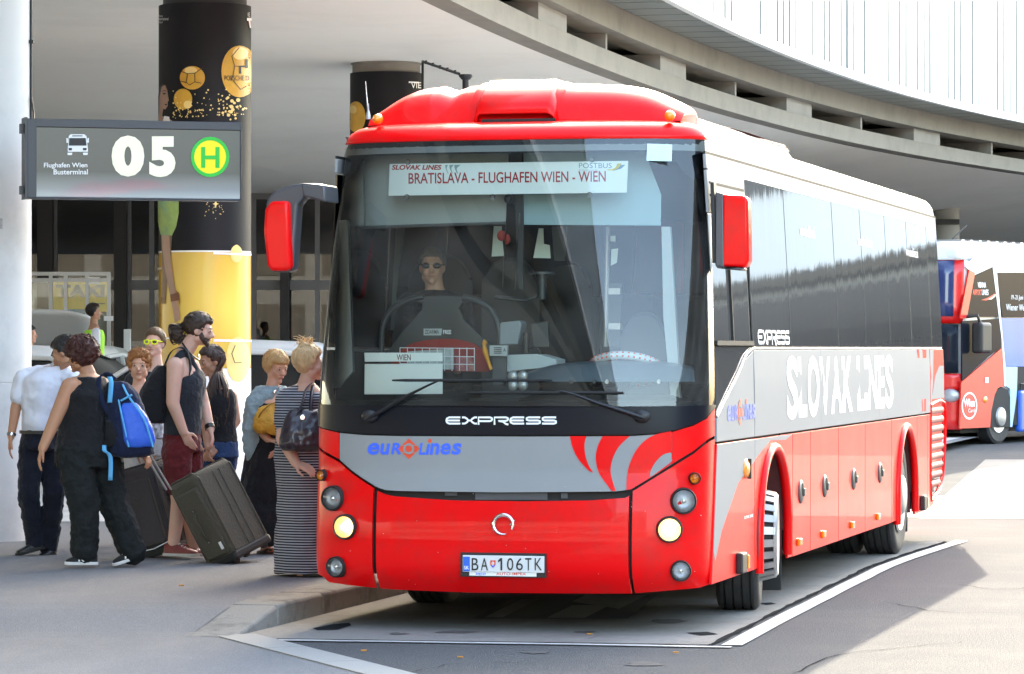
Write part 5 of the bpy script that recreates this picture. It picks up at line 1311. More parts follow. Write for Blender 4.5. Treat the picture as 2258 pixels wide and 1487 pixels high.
# pale slips of paper hanging in the windows far inside, poster-like reflections are real things outside
m_slip = mat('paper_slip', (.66, .74, .70), .8, var=.05)
for pts in ([(1089, 499), (1106, 499), (1111, 565), (1084, 566)], [(1188, 504), (1198, 504), (1199, 538), (1212, 541), (1214, 570), (1176, 569)], [(1346, 520), (1357, 520), (1357, 533), (1346, 533)], [(1348, 550), (1363, 548), (1360, 580), (1347, 586)]):
    flat_piece('paper_slip', pts, 1.2, .004, m_slip, bevel=0)
b = MB(); b.ball(ip(1106, 520, .55), (.03, .02, .035), 10, 7); b.ball(ip(1118, 528, .55), (.022, .015, .035), 10, 7); b.build('red_mascot_tag', m_pad, coach, smooth=60)
flat_piece('roof_hatch_panel', [(1216, 500), (1250, 500), (1246, 576), (1222, 576)], 1.6, .01, m_int)
# curtains on the far side window
flat_piece('curtain', [(846, 503), (890, 503), (884, 560), (872, 650), (884, 730), (845, 728), (842, 620)], 1.95, .03, mat('curtain_grey', (.11, .125, .12), .9, var=.25, stretch=(30, 1, 1)))

# ---- boards and papers in the windscreen (they hang on suction cups: things of their own)
CM = coach.matrix_basis if False else (Matrix.Translation((OX, OY, 0)) @ Matrix.Rotation(math.atan2(-.2429, .9701), 4, 'Z'))
def wboard(name, pts, v, th, m, label, cat):
    P0 = [ip(x, y, v) for x, y in pts]; c = P0[0]
    r = empty(name, label, cat, CM @ c, math.atan2(-.2429, .9701))
    b = MB(); b.prism([(p.x - c.x, p.z - c.z) for p in P0], (0, 0, 0), (1, 0, 0), (0, 0, 1), (0, th, 0)); b.build('panel', m, r, bevel=.003)
    return r, (lambda x, y, d=.003: ip(x, y, v) - c + Vector((0, -d, 0)))
m_board = mat('board_white', (.88, .92, .91), .5, var=.02)
m_txr = mat('board_red_print', (.42, .01, .015), .5, var=.03)
rb, fmb = wboard('route_board', [(856, 432), (1382, 425), (1385, 355), (859, 362)], .40, .008, m_board, 'long white route board reading Bratislava Flughafen Wien in the windscreen', 'route board')
b = MB(); put(b, fit2d(text2d('BRATISLAVA - FLUGHAFEN WIEN - WIEN', bold=.012), 901, 1336, 404, 380), lambda x, y: fmb(x, y + (1118 - x) * .011 - .5)); b.build('lettering', m_txr, rb, fix=False)
b = MB(); put(b, fit2d(text2d('SLOVAK LINES', bold=.035, shear=.2), 864, 974, 375, 364), fmb); b.build('lettering', m_txr, rb, fix=False)
m_sw = mat('board_grey_print', (.30, .42, .44), .5); m_pb = mat('board_blue_print', (.13, .26, .36), .5); m_yl = mat('board_yellow_print', (.72, .52, .02), .5)
b = MB()
for x, w in ((982, 4), (991, 6), (1002, 8)):
    L = smooth_pts([(x, 364), (x + 1, 372), (x + 6, 383)], 4); R = smooth_pts([(x + w + 2 + (x - 982) * .2, 364), (x + w * .6 + 1, 372), (x + w * .2 + 6.5, 383)], 4); b.grid([[fmb(*p) for p in L], [fmb(*p) for p in R]])
b.build('logo_swoosh', m_sw, rb, fix=False)
b = MB(); put(b, fit2d(text2d('POSTBUS', bold=-.005), 1277, 1349, 371, 360), fmb); put(b, fit2d(text2d('Ein Unternehmen der'), 1277, 1318, 376.5, 374), fmb); put(b, poly2d([(1355, 372), (1368, 364), (1379, 364), (1370, 372), (1352, 377)]), lambda x, y: fmb(x, y, .0025)); b.build('lettering', m_pb, rb, fix=False)
b = MB(); put(b, poly2d([(1337, 374), (1350, 374), (1358, 369), (1362, 361), (1371, 361), (1364, 371), (1354, 376), (1342, 376)]), lambda x, y: fmb(x, y, .004)); b.build('logo_swoosh', m_yl, rb, fix=False)
b = MB()
for x, y in ((898, 435), (1087, 435), (1301, 430), (900, 358), (1306, 352)): b.ball(fmb(x, y, .01), (.018, .012, .018), 10, 7)
b.build('suction_cup', m_lens, rb, smooth=60)
wb, fmw = wboard('destination_card', [(804, 798), (976, 797), (976, 778), (803, 778)], .36, .005, m_board, 'narrow white card reading Wien low in the windscreen', 'destination card')
b = MB(); put(b, fit2d(text2d('WIEN', bold=.008), 875, 906, 795, 782), fmw); b.build('lettering', mat('board_dark_print', (.12, .01, .012), .5), wb, fix=False)
pw, _ = wboard('paper_sheet', [(803, 870), (976, 869), (976, 803), (804, 803)], .30, .004, m_board, 'blank white sheet below the Wien card in the windscreen', 'paper sheet')
sq, _ = wboard('paper_note', [(1425, 355), (1481, 356), (1482, 319), (1427, 317)], .36, .003, mat('note_pale_blue', (.60, .80, .84), .6), 'square pale blue note stuck high in the windscreen corner', 'paper note')
# ================================================================== second coach on the right
A2_ = math.radians(35); c2t = Vector((math.cos(A2_), -math.sin(A2_), 0)); c2l = Vector((math.sin(A2_), math.cos(A2_), 0))
c2o = Vector(((2122 - CX) / F * 64.0, 64.0, 0))
bus2 = empty('coach', 'red and white coach with blue side panel waiting behind on the far right', 'coach', c2o, math.atan2(c2t.y, c2t.x))
def q2(px, py):      # photo pixel -> (back, z) on the near side
    k = (px - CX) / F; v = (c2o.x - k * c2o.y) / (k * c2l.y - c2l.x); return v, H - (py - CY) * (c2o.y + c2l.y * v) / F
def k4(x, y): return q2(1960 + x * .4441, 360 + y * .4441)
def side2(name, pts, m, off=.0, th=.03, parent=bus2, raw=False, **k):
    pl = [k4(*p) for p in pts] if not raw else pts; b = MB()
    b.prism(pl, (off, 0, 0), (0, 1, 0), (0, 0, 1), (-th, 0, 0)); return b.build(name, m, parent, **k)
m_b2w = mat('second_coach_white', (.72, .74, .75), .3, var=.04, coat=.5); m_b2r = mat('second_coach_red', (.66, .010, .010), .3, var=.05, coat=.5); m_b2b = mat('second_coach_blue', (.015, .12, .55), .3, var=.35, vs=1.2, coat=.5)
m_b2g = mat('second_coach_glass', (.012, .016, .024), .12, var=.3, vs=.5, spec=.1); m_b2wind = mat('second_coach_windscreen', (.02, .035, .12), .08, var=.3, vs=.6, coat=.4); m_lb2 = mat('second_coach_pale_blue', (.30, .50, .72), .35, var=.1, coat=.3)
v0 = -.0
# body core, roof and front end
b = MB(); b.box(-2.5, -.04, .12, 12, .42, 3.4); b.build('body', m_b2w, bus2, bevel=.12, seg=4)
b = MB(); b.box(-2.52, -.02, -.05, 12, 3.36, 3.62); b.build('roof', m_b2w, bus2, bevel=.10, seg=4, smooth=40)
fz = lambda py, px=2100: H - (py - CY) * 64.6 / F
def front2(name, x0, x1, z0, z1, m, y=0.0, bow=.22, th=.05, **k):
    rows = []
    for i in range(13):
        x = x0 + (x1 - x0) * i / 12; s = (x + 1.25) / 1.25; yy = y - bow * (1 - abs(s) ** 3); rows.append([Vector((x, yy + .10 * max(0, (z - 2.0)) * .5, z)) for z in [z0 + (z1 - z0) * j / 4 for j in range(5)]])
    b = MB(); b.grid(rows); return b.build(name, m, bus2, solid=th, smooth=50, **k)
front2('front_dome', -2.46, -.0, fz(560) - .12, fz(548) + .05, m_b2w)
front2('upper_windscreen', -2.40, -.16, fz(698), fz(576), m_b2wind); front2('windscreen_surround', -2.48, -.01, fz(714), fz(572), m_b2r, .03)
front2('lower_windscreen', -2.46, -.06, fz(822), fz(716), m_b2g, -.02); front2('front_panel', -2.48, 0, fz(860), fz(824), m_b2r); front2('bumper', -2.48, 0.0, fz(946), fz(864), m_b2r, -.02)
b = MB(); b.ball((-.22, -.06, fz(872)), (.20, .12, .13), 14, 8); b.build('headlamp', m_refl, bus2, smooth=60)
# side from front to back
side2('upper_window', [(424, 560), (512, 516), (552, 764), (384, 764)], m_b2g, .012); side2('upper_window', [(528, 545), (690, 545), (690, 766), (562, 766)], m_b2g, .012)
side2('red_pillar', [(396, 530), (425, 545), (384, 770), (350, 770)], m_b2r, .014)
side2('driver_window', [(362, 784), (552, 772), (556, 915), (500, 955), (362, 1080)], m_b2g, .010)
side2('red_flank', [(356, 1088), (558, 918), (566, 1006), (572, 1108), (540, 1114), (522, 1150), (505, 1230), (500, 1312), (350, 1318)], m_b2r, .016)
side2('white_stripe', [(512, 516), (530, 516), (575, 1010), (578, 1108), (570, 1108), (560, 900)], m_b2w, .018)
side2('blue_panel', [(556, 770), (700, 770), (700, 1010), (576, 1010)], m_b2b, .012); side2('pale_blue_panel', [(578, 1012), (636, 1012), (632, 1150), (610, 1310), (600, 1310), (600, 1120), (580, 1108)], m_lb2, .013)
side2('open_hold', [(638, 1010), (760, 1010), (760, 1300), (618, 1300)], m_under, .008); side2('white_cornice', [(380, 515), (420, 470), (700, 450), (700, 543), (528, 543), (515, 514), (424, 556)], m_b2w, .010)
b = MB()
vv, zz = k4(395, 1205); put(b, disc2d(vv, zz, .30, .25, 28, .86), lambda x, y: Vector((.022, x, y))); put(b, fit2d(text2d('Wien', bold=.04), vv - .22, vv + .2, zz - .02, zz + .13), lambda x, y: Vector((.024, x, y))); put(b, fit2d(text2d('Card'), vv - .05, vv + .2, zz - .12, zz - .05), lambda x, y: Vector((.024, x, y)))
b.build('lettering', m_wht, bus2, fix=False)
def t2(s, x0, x1, y0, y1, m, **k):
    (a, c_), (d, e) = k4(x0, y1), k4(x1, y0); b = MB(); put(b, fit2d(text2d(s, **k), a, d, c_, e), lambda x, y: Vector((.018, x, y))); b.build('lettering', m, bus2, fix=False)
t2('VIENNA', 437, 478, 592, 618, m_wht, bold=.03); t2('AIRPORT', 412, 456, 628, 655, m_lred, bold=.02); t2('LINES', 458, 490, 628, 655, m_wht, bold=.02); t2('19.-21.Juni', 604, 662, 656, 684, m_wht); t2('Wiener Weinpreis', 578, 720, 702, 742, m_wht)
side2('swoosh_print', [(455, 680), (490, 668), (522, 648), (526, 655), (505, 675), (480, 682)], m_lred, .016); side2('swoosh_print', [(490, 676), (512, 664), (526, 650), (524, 662), (505, 677)], m_wht, .018)
# mirror, marker lamps
b = MB(); (a, z1), (c_, z0) = k4(378, 790), k4(432, 945); b.box(.12, .34, a, c_, z0, z1); o = b.build('mirror', m_black, bus2, bevel=.06, seg=3); b = MB(); b.tube([(.0, a + .05, z1 + .1), (.2, a + .1, z1 + .12), (.22, a + .2, z1 - .05)], .03, 8); b.build('mirror_arm', m_black, bus2, smooth=50)
vv, zz = k4(474, 1174); b = MB(); b.ball((.02, vv, zz), (.02, .09, .06), 12, 6); b.build('side_indicator', m_orange, bus2); vv, zz = k4(480, 1078); b = MB(); b.box(.0, .03, vv - .06, vv + .06, zz - .05, zz + .05); b.build('lock', m_wht, bus2)
# wheel
vv, zz = k4(552, 1262); wr_ = empty('wheel', None, None, (-.16, vv, .5)); wr_.parent = bus2; M = Matrix.Rotation(math.pi / 2, 4, 'Y')
b = MB(); b.lathe([(.3, -.12), (.45, -.14), (.5, -.11), (.5, .11), (.45, .14), (.3, .12)], 36, M, cap=False); b.build('tyre', m_tyre, wr_, smooth=35)
b = MB(); b.lathe([(.31, .11), (.29, .14), (.2, .12), (.17, .2), (.1, .22), (0, .225)], 28, M, cap=False); b.build('rim', m_alu, wr_, smooth=35)
side2('wheel_arch', [(505, 1310), (510, 1200), (530, 1130), (560, 1112), (590, 1125), (605, 1180), (608, 1310)], m_under, .006)
b = MB(); b.box(-2.3, -.2, .3, 11.6, .22, .5); b.build('underframe', m_under, bus2)
# roof unit with slats
(a, z0), (c_, z1) = k4(450, 442), k4(740, 410); b = MB(); b.box(-1.9, -.5, a + .3, a + 3.6, 3.6, 3.74); ru = b.build('roof_unit', m_b2w, bus2, bevel=.06, seg=3)
for k in range(9): b = MB(); b.box(-1.75, -.6, a + .45 + k * .34, a + .56 + k * .34, 3.73, 3.78); b.build('slat', m_alu, ru)
b = MB(); b.tube([(-.9, .9, 3.6), (-.75, 1.6, 4.05)], .012, 6); b.build('aerial', m_black, bus2)
(vv, zz) = k4(650, 1250); tr = empty('travel_bag', 'small blue travel bag in the open hold of the second coach', 'bag', c2o + c2l * (vv + .02) + c2t * .03 + Vector((0, 0, zz - .32)), math.atan2(c2t.y, c2t.x))
b = MB(); b.box(-.1, .04, -.12, .2, 0, .78); b.build('shell', m_b2b, tr, bevel=.05); b = MB(); b.tube([(0, -.05, .78), (0, -.05, .9), (0, .12, .9), (0, .12, .78)], .012, 6); b.build('handle', m_black, tr)

# ================================================================== taxis and kiosk under the viaduct
m_carw = mat('taxi_white', (.70, .71, .70), .35, var=.03, coat=.6); m_carg = mat('car_glass', (.012, .014, .016), .05, var=.2, coat=.3); m_carb = mat('car_black_trim', (.012, .012, .012), .5)
m_carw2 = mat('car_pale_grey', (.66, .67, .67), .35, var=.03, coat=.6)
def car(label, loc, rz, paint, hgt=1.78, tail=False, sign=False, group=None, lidglass=True):
    """x: forwards, front at +2.25; a tall estate taxi"""
    r = empty('car', label, 'car', loc, rz); s = hgt / 1.70
    def sec(x, w, zt, zs): return x, w, zt, zs
    body = [(-2.25, .72, .55, .95), (-2.20, .84, .38, 1.02), (-1.6, .90, .28, 1.04), (0, .92, .25, 1.02), (1.3, .91, .27, .98), (1.9, .86, .32, .86), (2.2, .72, .40, .72), (2.27, .5, .48, .62)]
    rows = []
    for x, w, zl, zh in body: rows.append([Vector((x, y * w, z * s)) for y, z in ((-.9, zl), (-1, zl + .12), (-1, (zl + zh) / 2), (-.97, zh - .06), (-.86, zh), (0, zh + .03), (.86, zh), (.97, zh - .06), (1, (zl + zh) / 2), (1, zl + .12), (.9, zl))])
    b = MB(); b.grid(rows, close=True); n = len(rows); b.f += [tuple(range(10, -1, -1)), tuple((n - 1) * 11 + k for k in range(11))]; b.mi += [0, 0]
    b.build('body', paint, r, smooth=45)
    gh = [(-2.12, .74, 1.02, 1.02), (-1.85, .74, 1.0, 1.55), (-1.55, .72, 1.0, 1.66), (-.6, .72, 1.0, 1.70), (.3, .72, .98, 1.66), (.75, .70, .97, 1.50), (1.45, .74, .95, .98)]
    rows = []
    for x, w, zl, zh in gh: rows.append([Vector((x, y, z * s)) for y, z in ((-(w + .12), zl), (-(w + .02), lerp(zl, zh, .8)), (-w * .86, lerp(zl, zh, .98)), (0, zh + .012), (w * .86, lerp(zl, zh, .98)), (w + .02, lerp(zl, zh, .8)), (w + .12, zl))])
    b = MB(); b.grid(rows); b.build('greenhouse', m_carg, r, smooth=35)
    b = MB(); rows2 = [[p + Vector((0, 0, .012)) for p in q[1:6]] for q in rows[1:5]]; b.grid(rows2); b.build('roof', paint, r, smooth=45, solid=.02)
    b = MB()
    for sd in (-1, 1):
        for i, j in ((0, 1), (5, 6)): p = [rows[i][0 if sd < 0 else 6], rows[i][1 if sd < 0 else 5]]; 
        e = lambda i, k: rows[i][k if sd < 0 else 6 - k] + Vector((0, sd * .012, .004))
        b.tube([e(6, 0), e(5, 1), e(4, 1), e(3, 1), e(2, 1), e(1, 1), e(0, 0)], .035, 8)
        for i in (2, 3): b.bar(e(i, 0), e(i, 1), .09, .03, up=(1, 0, 0))
    b.build('pillars', paint, r, smooth=50)
    for x in (-1.38, 1.38):
        for sd in (-1, 1):
            w_ = empty('wheel', None, None, (x, sd * .80, .33)); w_.parent = r; M = Matrix.Rotation(math.pi / 2, 4, 'X')
            b = MB(); b.lathe([(.2, -.1), (.31, -.1), (.33, -.07), (.33, .07), (.31, .1), (.2, .1)], 24, M, cap=False); b.build('tyre', m_tyre, w_, smooth=35); b = MB(); b.lathe([(.22, .08), (.2, .1), (.05, .09), (0, .1)] if sd < 0 else [(.22, -.08), (.2, -.1), (.05, -.09), (0, -.1)], 20, M, cap=False); b.build('rim', m_alu, w_, smooth=35)
    for sd in (-1, 1):
        b = MB(); b.ball((2.1, sd * .62, .70 * s), (.14, .16, .09), 12, 8); b.build('headlamp', m_refl, r, smooth=60); b = MB(); b.box(-2.26, -2.16, sd * .70 - .08, sd * .70 + .08, .85 * s, 1.1 * s); b.build('tail_lamp', m_lred, r, bevel=.02)
        b = MB(); b.ball((.95, sd * 1.0, 1.05 * s), (.08, .11, .08), 10, 6); b.build('door_mirror', paint, r, smooth=60)
        b = MB(); b.bar((-.55, sd * .925, .42 * s), (-.55, sd * .925, .98 * s), .012, .008); b.bar((.55, sd * .925, .42 * s), (.55, sd * .925, .98 * s), .012, .008); b.build('door_gap', m_carb, r)
    if tail:
        M = Matrix.Translation((-1.82, 0, 1.64 * s)) @ Matrix.Rotation(math.radians(tail), 4, 'Y')
        b = MB(); rows = [[M @ Vector((-x, y, z)) for y, z in ((-w, 0), (-w * .6, .05), (0, .065), (w * .6, .05), (w, 0))] for x, w in ((0, .68), (.3, .74), (.75, .78), (1.0, .76), (1.1, .6))]
        b.grid(rows); tg = b.build('tailgate', paint, r, solid=.05, smooth=50)
        if lidglass:
            b = MB(); rows = [[M @ Vector((-x, y, -.058)) for y in (-w, w)] for x, w in ((.12, .55), (.6, .62))]; b.grid(rows); b.build('tailgate_window', m_carg, tg, solid=.012)
    if sign:
        sg = MB(); sg.box(.34, .50, -.19, .19, 1.66 * s, 1.78 * s); so = sg.build('taxi_sign', m_b2w, r, bevel=.02)
        b = MB(); put(b, fit2d(text2d('TAXI', bold=.06), -.13, .13, 1.68 * s, 1.76 * s), lambda x, y: Vector((.42 + x * .5, -.195, y))); b.build('lettering', m_black, so, fix=False)
    return r
def at(px, Y, z=PZ): return Vector(((px - CX) / F * Y, Y, z))
car('white taxi with a lit roof sign and closed boot facing right under the viaduct', at(108, 47.5), math.radians(-14), m_carw, 1.66, sign=True)
car('pale grey car with its boot lid raised behind the white taxi', at(180, 55.2), math.radians(84), m_carw2, 1.66, tail=30, lidglass=False)
car('white estate taxi with its tailgate lifted between the advert column and the bus', at(447, 46.5), math.radians(172), m_carw, 1.72, tail=24)
# kiosk
KY = 57.0
kk = empty('taxi_kiosk', 'glazed taxi kiosk with silver frame and yellow sign', 'kiosk', at(150, KY)); kp = lambda px, py, dy=0: P(px, py, KY + dy) - kk.location
m_kfr = mat('kiosk_silver_frame', (.50, .52, .53), .4, metal=.5); m_kgl = glass('kiosk_glass', (.80, .87, .85), .9, mirror=.05, dirt=.008)
b = MB()
for x in (64, 112, 145, 192, 240):
    for dy in ((0, 2.0) if x in (64, 145, 240) else (0,)): b.bar(kp(x, 603, dy), kp(x, 830, dy), .055, .055)
for y in (604, 618): 
    for dy in (0, 2.0): b.bar(kp(62, y, dy), kp(243, y, dy), .05, .06)
b.bar(kp(145, 604), kp(145, 604, 2.0), .05, .06); b.bar(kp(240, 604), kp(240, 604, 2.0), .05, .06); b.build('frame', m_kfr, kk)
for x0, x1 in ((66, 110), (114, 143), (147, 190), (194, 238)):
    b = MB(); a, c_ = kp(x0, 826), kp(x1, 620); b.box(a.x, c_.x, .02, .03, a.z, c_.z); b.build('pane', m_kgl, kk)
m_ky = mat('taxi_yellow', (.72, .47, .02), .5, var=.08); b = MB(); a, c_ = kp(113, 688, 1.6), kp(236, 622, 1.6); b.box(a.x, c_.x, 1.6, 1.65, a.z, c_.z); b.build('sign_panel', m_ky, kk)
b = MB(); put(b, fit2d(text2d('TAXI', bold=.05), 124, 231, 656, 628), lambda x, y: kp(x, y, 1.58)); put(b, poly2d([(195, 670), (206, 666), (206, 669), (232, 669), (232, 671), (206, 671), (206, 674)]), lambda x, y: kp(x, y, 1.58)); b.build('lettering', m_black, kk, fix=False)
b = MB(); a, c_ = kp(148, 728, .5), kp(190, 682, .5); b.box(a.x, c_.x, .5, .55, a.z, c_.z); b.build('brochure_rack', mat('rack_blue', (.10, .25, .42), .6, var=.6, vs=14), kk)
b = MB(); a, c_ = kp(195, 620, -.02), kp(236, 620, 1); b.box(a.x, c_.x, -.02, .0, a.z - .05, a.z + .06); b.build('head_panel', m_b2w, kk); b = MB(); a, c_ = kp(229, 708, -.05), kp(250, 697, -.05); b.box(a.x, c_.x, -.06, -.05, a.z, c_.z); b.build('notice', m_wht, kk)
# slim bollard by the bus and litter-free details of the forecourt
bo = empty('bollard', 'slim pale metal bollard standing behind the blonde women', 'bollard', at(646, 44.0)); b = MB(); b.lathe([(.05, 0), (.05, .9), (.045, .95), (0, .96)], 16); b.build('post', m_alu, bo, smooth=40)
wp_ = empty('guide_post', 'pale narrow post standing in front of the terminal glass', 'post', at(281, 60.0)); b = MB(); b.box(-.06, .06, -.04, .04, 0, 1.95); b.build('post', m_b2w, wp_, bevel=.01)
# ================================================================== people and their luggage
def skinmat(name, col): return mat(name, col, .55, var=.14, vs=18, spec=.3, bump=.08, bs=120, dirt=tuple(c * k for c, k in zip(col, (1.12, .78, .75))), dscale=9, damt=.55)
m_sk1 = skinmat('skin_fair', (.62, .37, .28)); m_sk2 = skinmat('skin_tan', (.46, .235, .14)); m_sk3 = skinmat('skin_ruddy', (.58, .32, .215)); m_sk4 = skinmat('skin_olive', (.42, .225, .145))
def cloth(name, col, var=.12, **k): return mat(name, col, .85, var=var, vs=30, bump=.4, bs=45, spec=.2, sheen=.1, **k)
def hairmat(name, col): return mat(name, col, .45, var=.45, vs=14, spec=.45, stretch=(6, 6, 1.5), bump=.4, bs=60)
m_blk = cloth('black_cotton', (.012, .012, .014)); m_navy = cloth('navy_trousers', (.010, .012, .022)); m_shirt = mat('white_shirt', (.68, .69, .76), .85, var=.05, vs=20, bump=.15, bs=25, spec=.2); m_tank = cloth('washed_black_vest', (.022, .025, .032))
m_burg = cloth('burgundy_shorts', (.11, .012, .014)); m_jean = cloth('blue_denim', (.025, .055, .14), var=.35)
m_eyew = mat('eye_white', (.38, .35, .33), .4); m_eyed = mat('eye_dark', (.02, .015, .012), .15); m_lip = mat('lip', (.36, .10, .085), .5); m_lace = mat('shoe_lace', (.6, .58, .55), .8)
m_sole = mat('white_sole', (.68, .68, .68), .6)

def rc(b, p0, p1, r0, r1, n=12, flat=None, ax=None):
    """tapered limb with round ends; flat scales the thickness along ax"""
    p0 = Vector(p0); p1 = Vector(p1); d = p1 - p0; L = d.length or 1e-4; d = d / L
    pts = []; rs = []
    for k in range(4):
        a = math.pi / 2 * (1 - k / 4); pts.append(p0 - d * (r0 * math.sin(a))); rs.append(max(.0008, r0 * math.cos(a)))
    for k in range(5): t = k / 4; pts.append(p0 + d * (L * t)); rs.append(r0 + (r1 - r0) * t)
    for k in range(1, 5):
        a = math.pi / 2 * k / 4; pts.append(p1 + d * (r1 * math.sin(a))); rs.append(max(.0008, r1 * math.cos(a)))
    s0 = len(b.v); b.tube(pts, rs, n)
    if flat and ax is not None:
        ax = Vector(ax).normalized()
        for i in range(s0, len(b.v)):
            v = Vector(b.v[i]); c = p0 + d * max(0, min(L, (v - p0).dot(d))); q = v - c; b.v[i] = tuple(c + q - ax * (q.dot(ax) * (1 - flat)))
def limb(b, pts, rs, inf=0, **k):
    for (p, q), (r, s) in zip(zip(pts, pts[1:]), zip(rs, rs[1:])): rc(b, p, q, r + inf, s + inf, **k)
def loft(b, secs, yaw, inf=0, n=20, p=2.4):
    """closed body of elliptical sections: (centre, half width, half depth)"""
    f = Vector((math.cos(yaw), math.sin(yaw), 0)); w = Vector((-f.y, f.x, 0)); rows = []
    S = smooth_pts([(*c, hw, hd) for c, hw, hd in secs], 3)
    for x, y, z, hw, hd in S:
        r = []
        for k in range(n):
            a = 2 * math.pi * k / n; ca, sa = math.cos(a), math.sin(a)
            q = (abs(ca) ** p + abs(sa) ** p) ** (-1 / p)
            r.append(Vector((x, y, z)) + w * ((hw + inf) * ca * q) + f * ((hd + inf) * sa * q))
        rows.append(r)
    b.grid(rows, close=True); m = len(b.v); k0 = m - n * len(rows)
    b.f.append(tuple(range(k0 + n - 1, k0 - 1, -1))); b.mi.append(0); b.f.append(tuple(range(m - n, m))); b.mi.append(0)
TEX = {}
def clouds(size):
    if size not in TEX:
        t = bpy.data.textures.new('folds', 'CLOUDS'); t.noise_scale = size; t.noise_depth = 2; TEX[size] = t
    return TEX[size]
def fuse(b, name, m, parent=None, vox=.009, sm=3, fold=0, fsize=.08, loc=None, dec=0, **k):
    o = b.build(name, m, parent, smooth=180, fix=False, **k)
    if loc is not None: o.location = loc
    r = o.modifiers.new('join', 'REMESH'); r.mode = 'VOXEL'; r.voxel_size = vox; r.use_smooth_shade = True
    if sm: q = o.modifiers.new('smooth', 'SMOOTH'); q.factor = .5; q.iterations = sm
    if fold:
        q = o.modifiers.new('folds', 'DISPLACE'); q.texture = clouds(fsize); q.strength = fold; q.mid_level = .5; q.texture_coords = 'GLOBAL'
    return o
def headM(c, yaw, pitch=0, roll=0, s=1.0):
    """head frame: x to the person's left, y forwards, z up"""
    return Matrix.Translation(c) @ Matrix.Rotation(yaw - math.pi / 2, 4, 'Z') @ Matrix.Rotation(roll, 4, 'Y') @ Matrix.Rotation(pitch, 4, 'X') @ Matrix.Scale(s, 4)
def hball(b, M, c, r, n=14, m=10, R=None):
    t = MB(); t.ball(c, r, n, m, M=R); b.add([M @ Vector(v) for v in t.v], t.f)
def hrc(b, M, p, q, r0, r1):
    s = M.to_scale()[0]; rc(b, M @ Vector(p), M @ Vector(q), r0 * s, r1 * s)
def head(b, M, male=True, nose=1.0):
    hball(b, M, (0, -.012, .030), (.075, .095, .086)); hball(b, M, (0, .020, -.025), (.063, .070, .085)); hball(b, M, (0, .036, -.078), (.045 if male else .038, .046, .036))
    for s in (1, -1):
        hball(b, M, (s * .036, .055, -.030), (.026, .030, .030)); hball(b, M, (s * .076, -.004, -.012), (.011, .020, .031)); hball(b, M, (s * .050, .010, -.065), (.018, .035, .03))
        hball(b, M, (s * .032, .076, .0045), (.022, .016, .014))
    hrc(b, M, (0, .086, .008), (0, .108 * (1 + .03 * nose), -.030), .009, .0135); hball(b, M, (0, .1, -.034), (.019, .012, .009))
    hball(b, M, (0, .074, .024), (.052, .020, .014)); hball(b, M, (0, .084, -.062), (.024, .012, .014)); hball(b, M, (0, .078, -.098), (.022, .018, .017))
def face(root, M, brow, lip=m_lip, eyes=True):
    if eyes:
        b = MB()
        for s in (1, -1): hball(b, M, (s * .032, .0875, .004), (.0125, .0065, .0055), 10, 6)
        o = b.build('eyes', m_eyew, root, smooth=60); b = MB()
        for s in (1, -1): hball(b, M, (s * .032, .0915, .004), (.007, .0045, .0062), 8, 6); 
        b.build('irises', m_eyed, o, smooth=60)
    b = MB()
    for s in (1, -1): b.tube([M @ Vector((s * x, y, z)) for x, y, z in ((.014, .090, .021), (.032, .0915, .0255), (.052, .078, .020))], [.003, .0045, .002], 6, flat=.7)
    b.build('eyebrows', brow, root, smooth=60)
    b = MB(); b.tube([M @ Vector(q) for q in ((-.024, .088, -.063), (-.010, .0965, -.0605), (0, .097, -.062), (.010, .0965, -.0605), (.024, .088, -.063))], [.002, .0048, .005, .0048, .002], 6); b.build('lips', lip, root, smooth=60)
def haircap(M, m, root, test, scale=1.07, rough=.004, seed=1, name='hair', extra=None, vox=.009, fold=.012, fs=.03):
    """hair volume over the skull where test(x, y, z) holds (head frame), roughened"""
    rd = random.Random(seed); b = MB(); c0 = Vector((0, -.012, .030)); R = Vector((.075, .095, .086)) * scale
    N, K = 26, 20
    for i in range(1, K):
        ph = math.pi * i / K
        for k in range(N):
            a = 2 * math.pi * k / N; d = Vector((math.sin(ph) * math.cos(a), math.sin(ph) * math.sin(a), math.cos(ph)))
            q = c0 + Vector((R.x * d.x, R.y * d.y, R.z * d.z))
            if test(q.x, q.y, q.z): hball(b, M, q, (.016 + rd.uniform(-rough, rough),) * 3, 6, 4)
    hball(b, M, c0 + Vector((0, -.004, .006)), (.074, .093, .086))
    if extra: extra(b)
    hair_coat(M, m, root, test, scale * 1.06, 170 if not extra else 240, seed + 50, .0042, .005 if not extra else .016)
    return fuse(b, name, m, root, vox=vox, sm=2, fold=fold, fsize=fs)
def hair_coat(M, m, root, test, scale, n, seed, r=.0035, wild=.006):
    """locks that follow the skull from the crown to the hairline"""
    rd = random.Random(seed); b = MB(); c0 = Vector((0, -.012, .030)); R = Vector((.075, .095, .086)) * scale; k = 0; tries = 0
    while k < n and tries < n * 4:
        tries += 1; a = rd.uniform(0, 2 * math.pi); ph = rd.uniform(.1, 1.5); path = []; da = rd.uniform(-.12, .12); L = rd.uniform(.5, 1.1); s = 1 + rd.uniform(-.01, .07)
        for j in range(6):
            p = ph + L * j / 5; aa = a + da * j; q = c0 + Vector((R.x * math.sin(p) * math.cos(aa), R.y * math.sin(p) * math.sin(aa), R.z * math.cos(p))) * (s + .012 * j)
            if not test(q.x, q.y, q.z): break
            path.append(M @ (q + Vector((rd.uniform(-wild, wild), rd.uniform(-wild, wild), rd.uniform(-wild, wild)))))
        if len(path) < 3: continue
        m_ = len(path); b.tube(path, [r * M.to_scale()[0] * (1.15 - .9 * i / (m_ - 1)) for i in range(m_)], 5); k += 1
    if b.v: b.build('hair_locks', m, root, smooth=80)
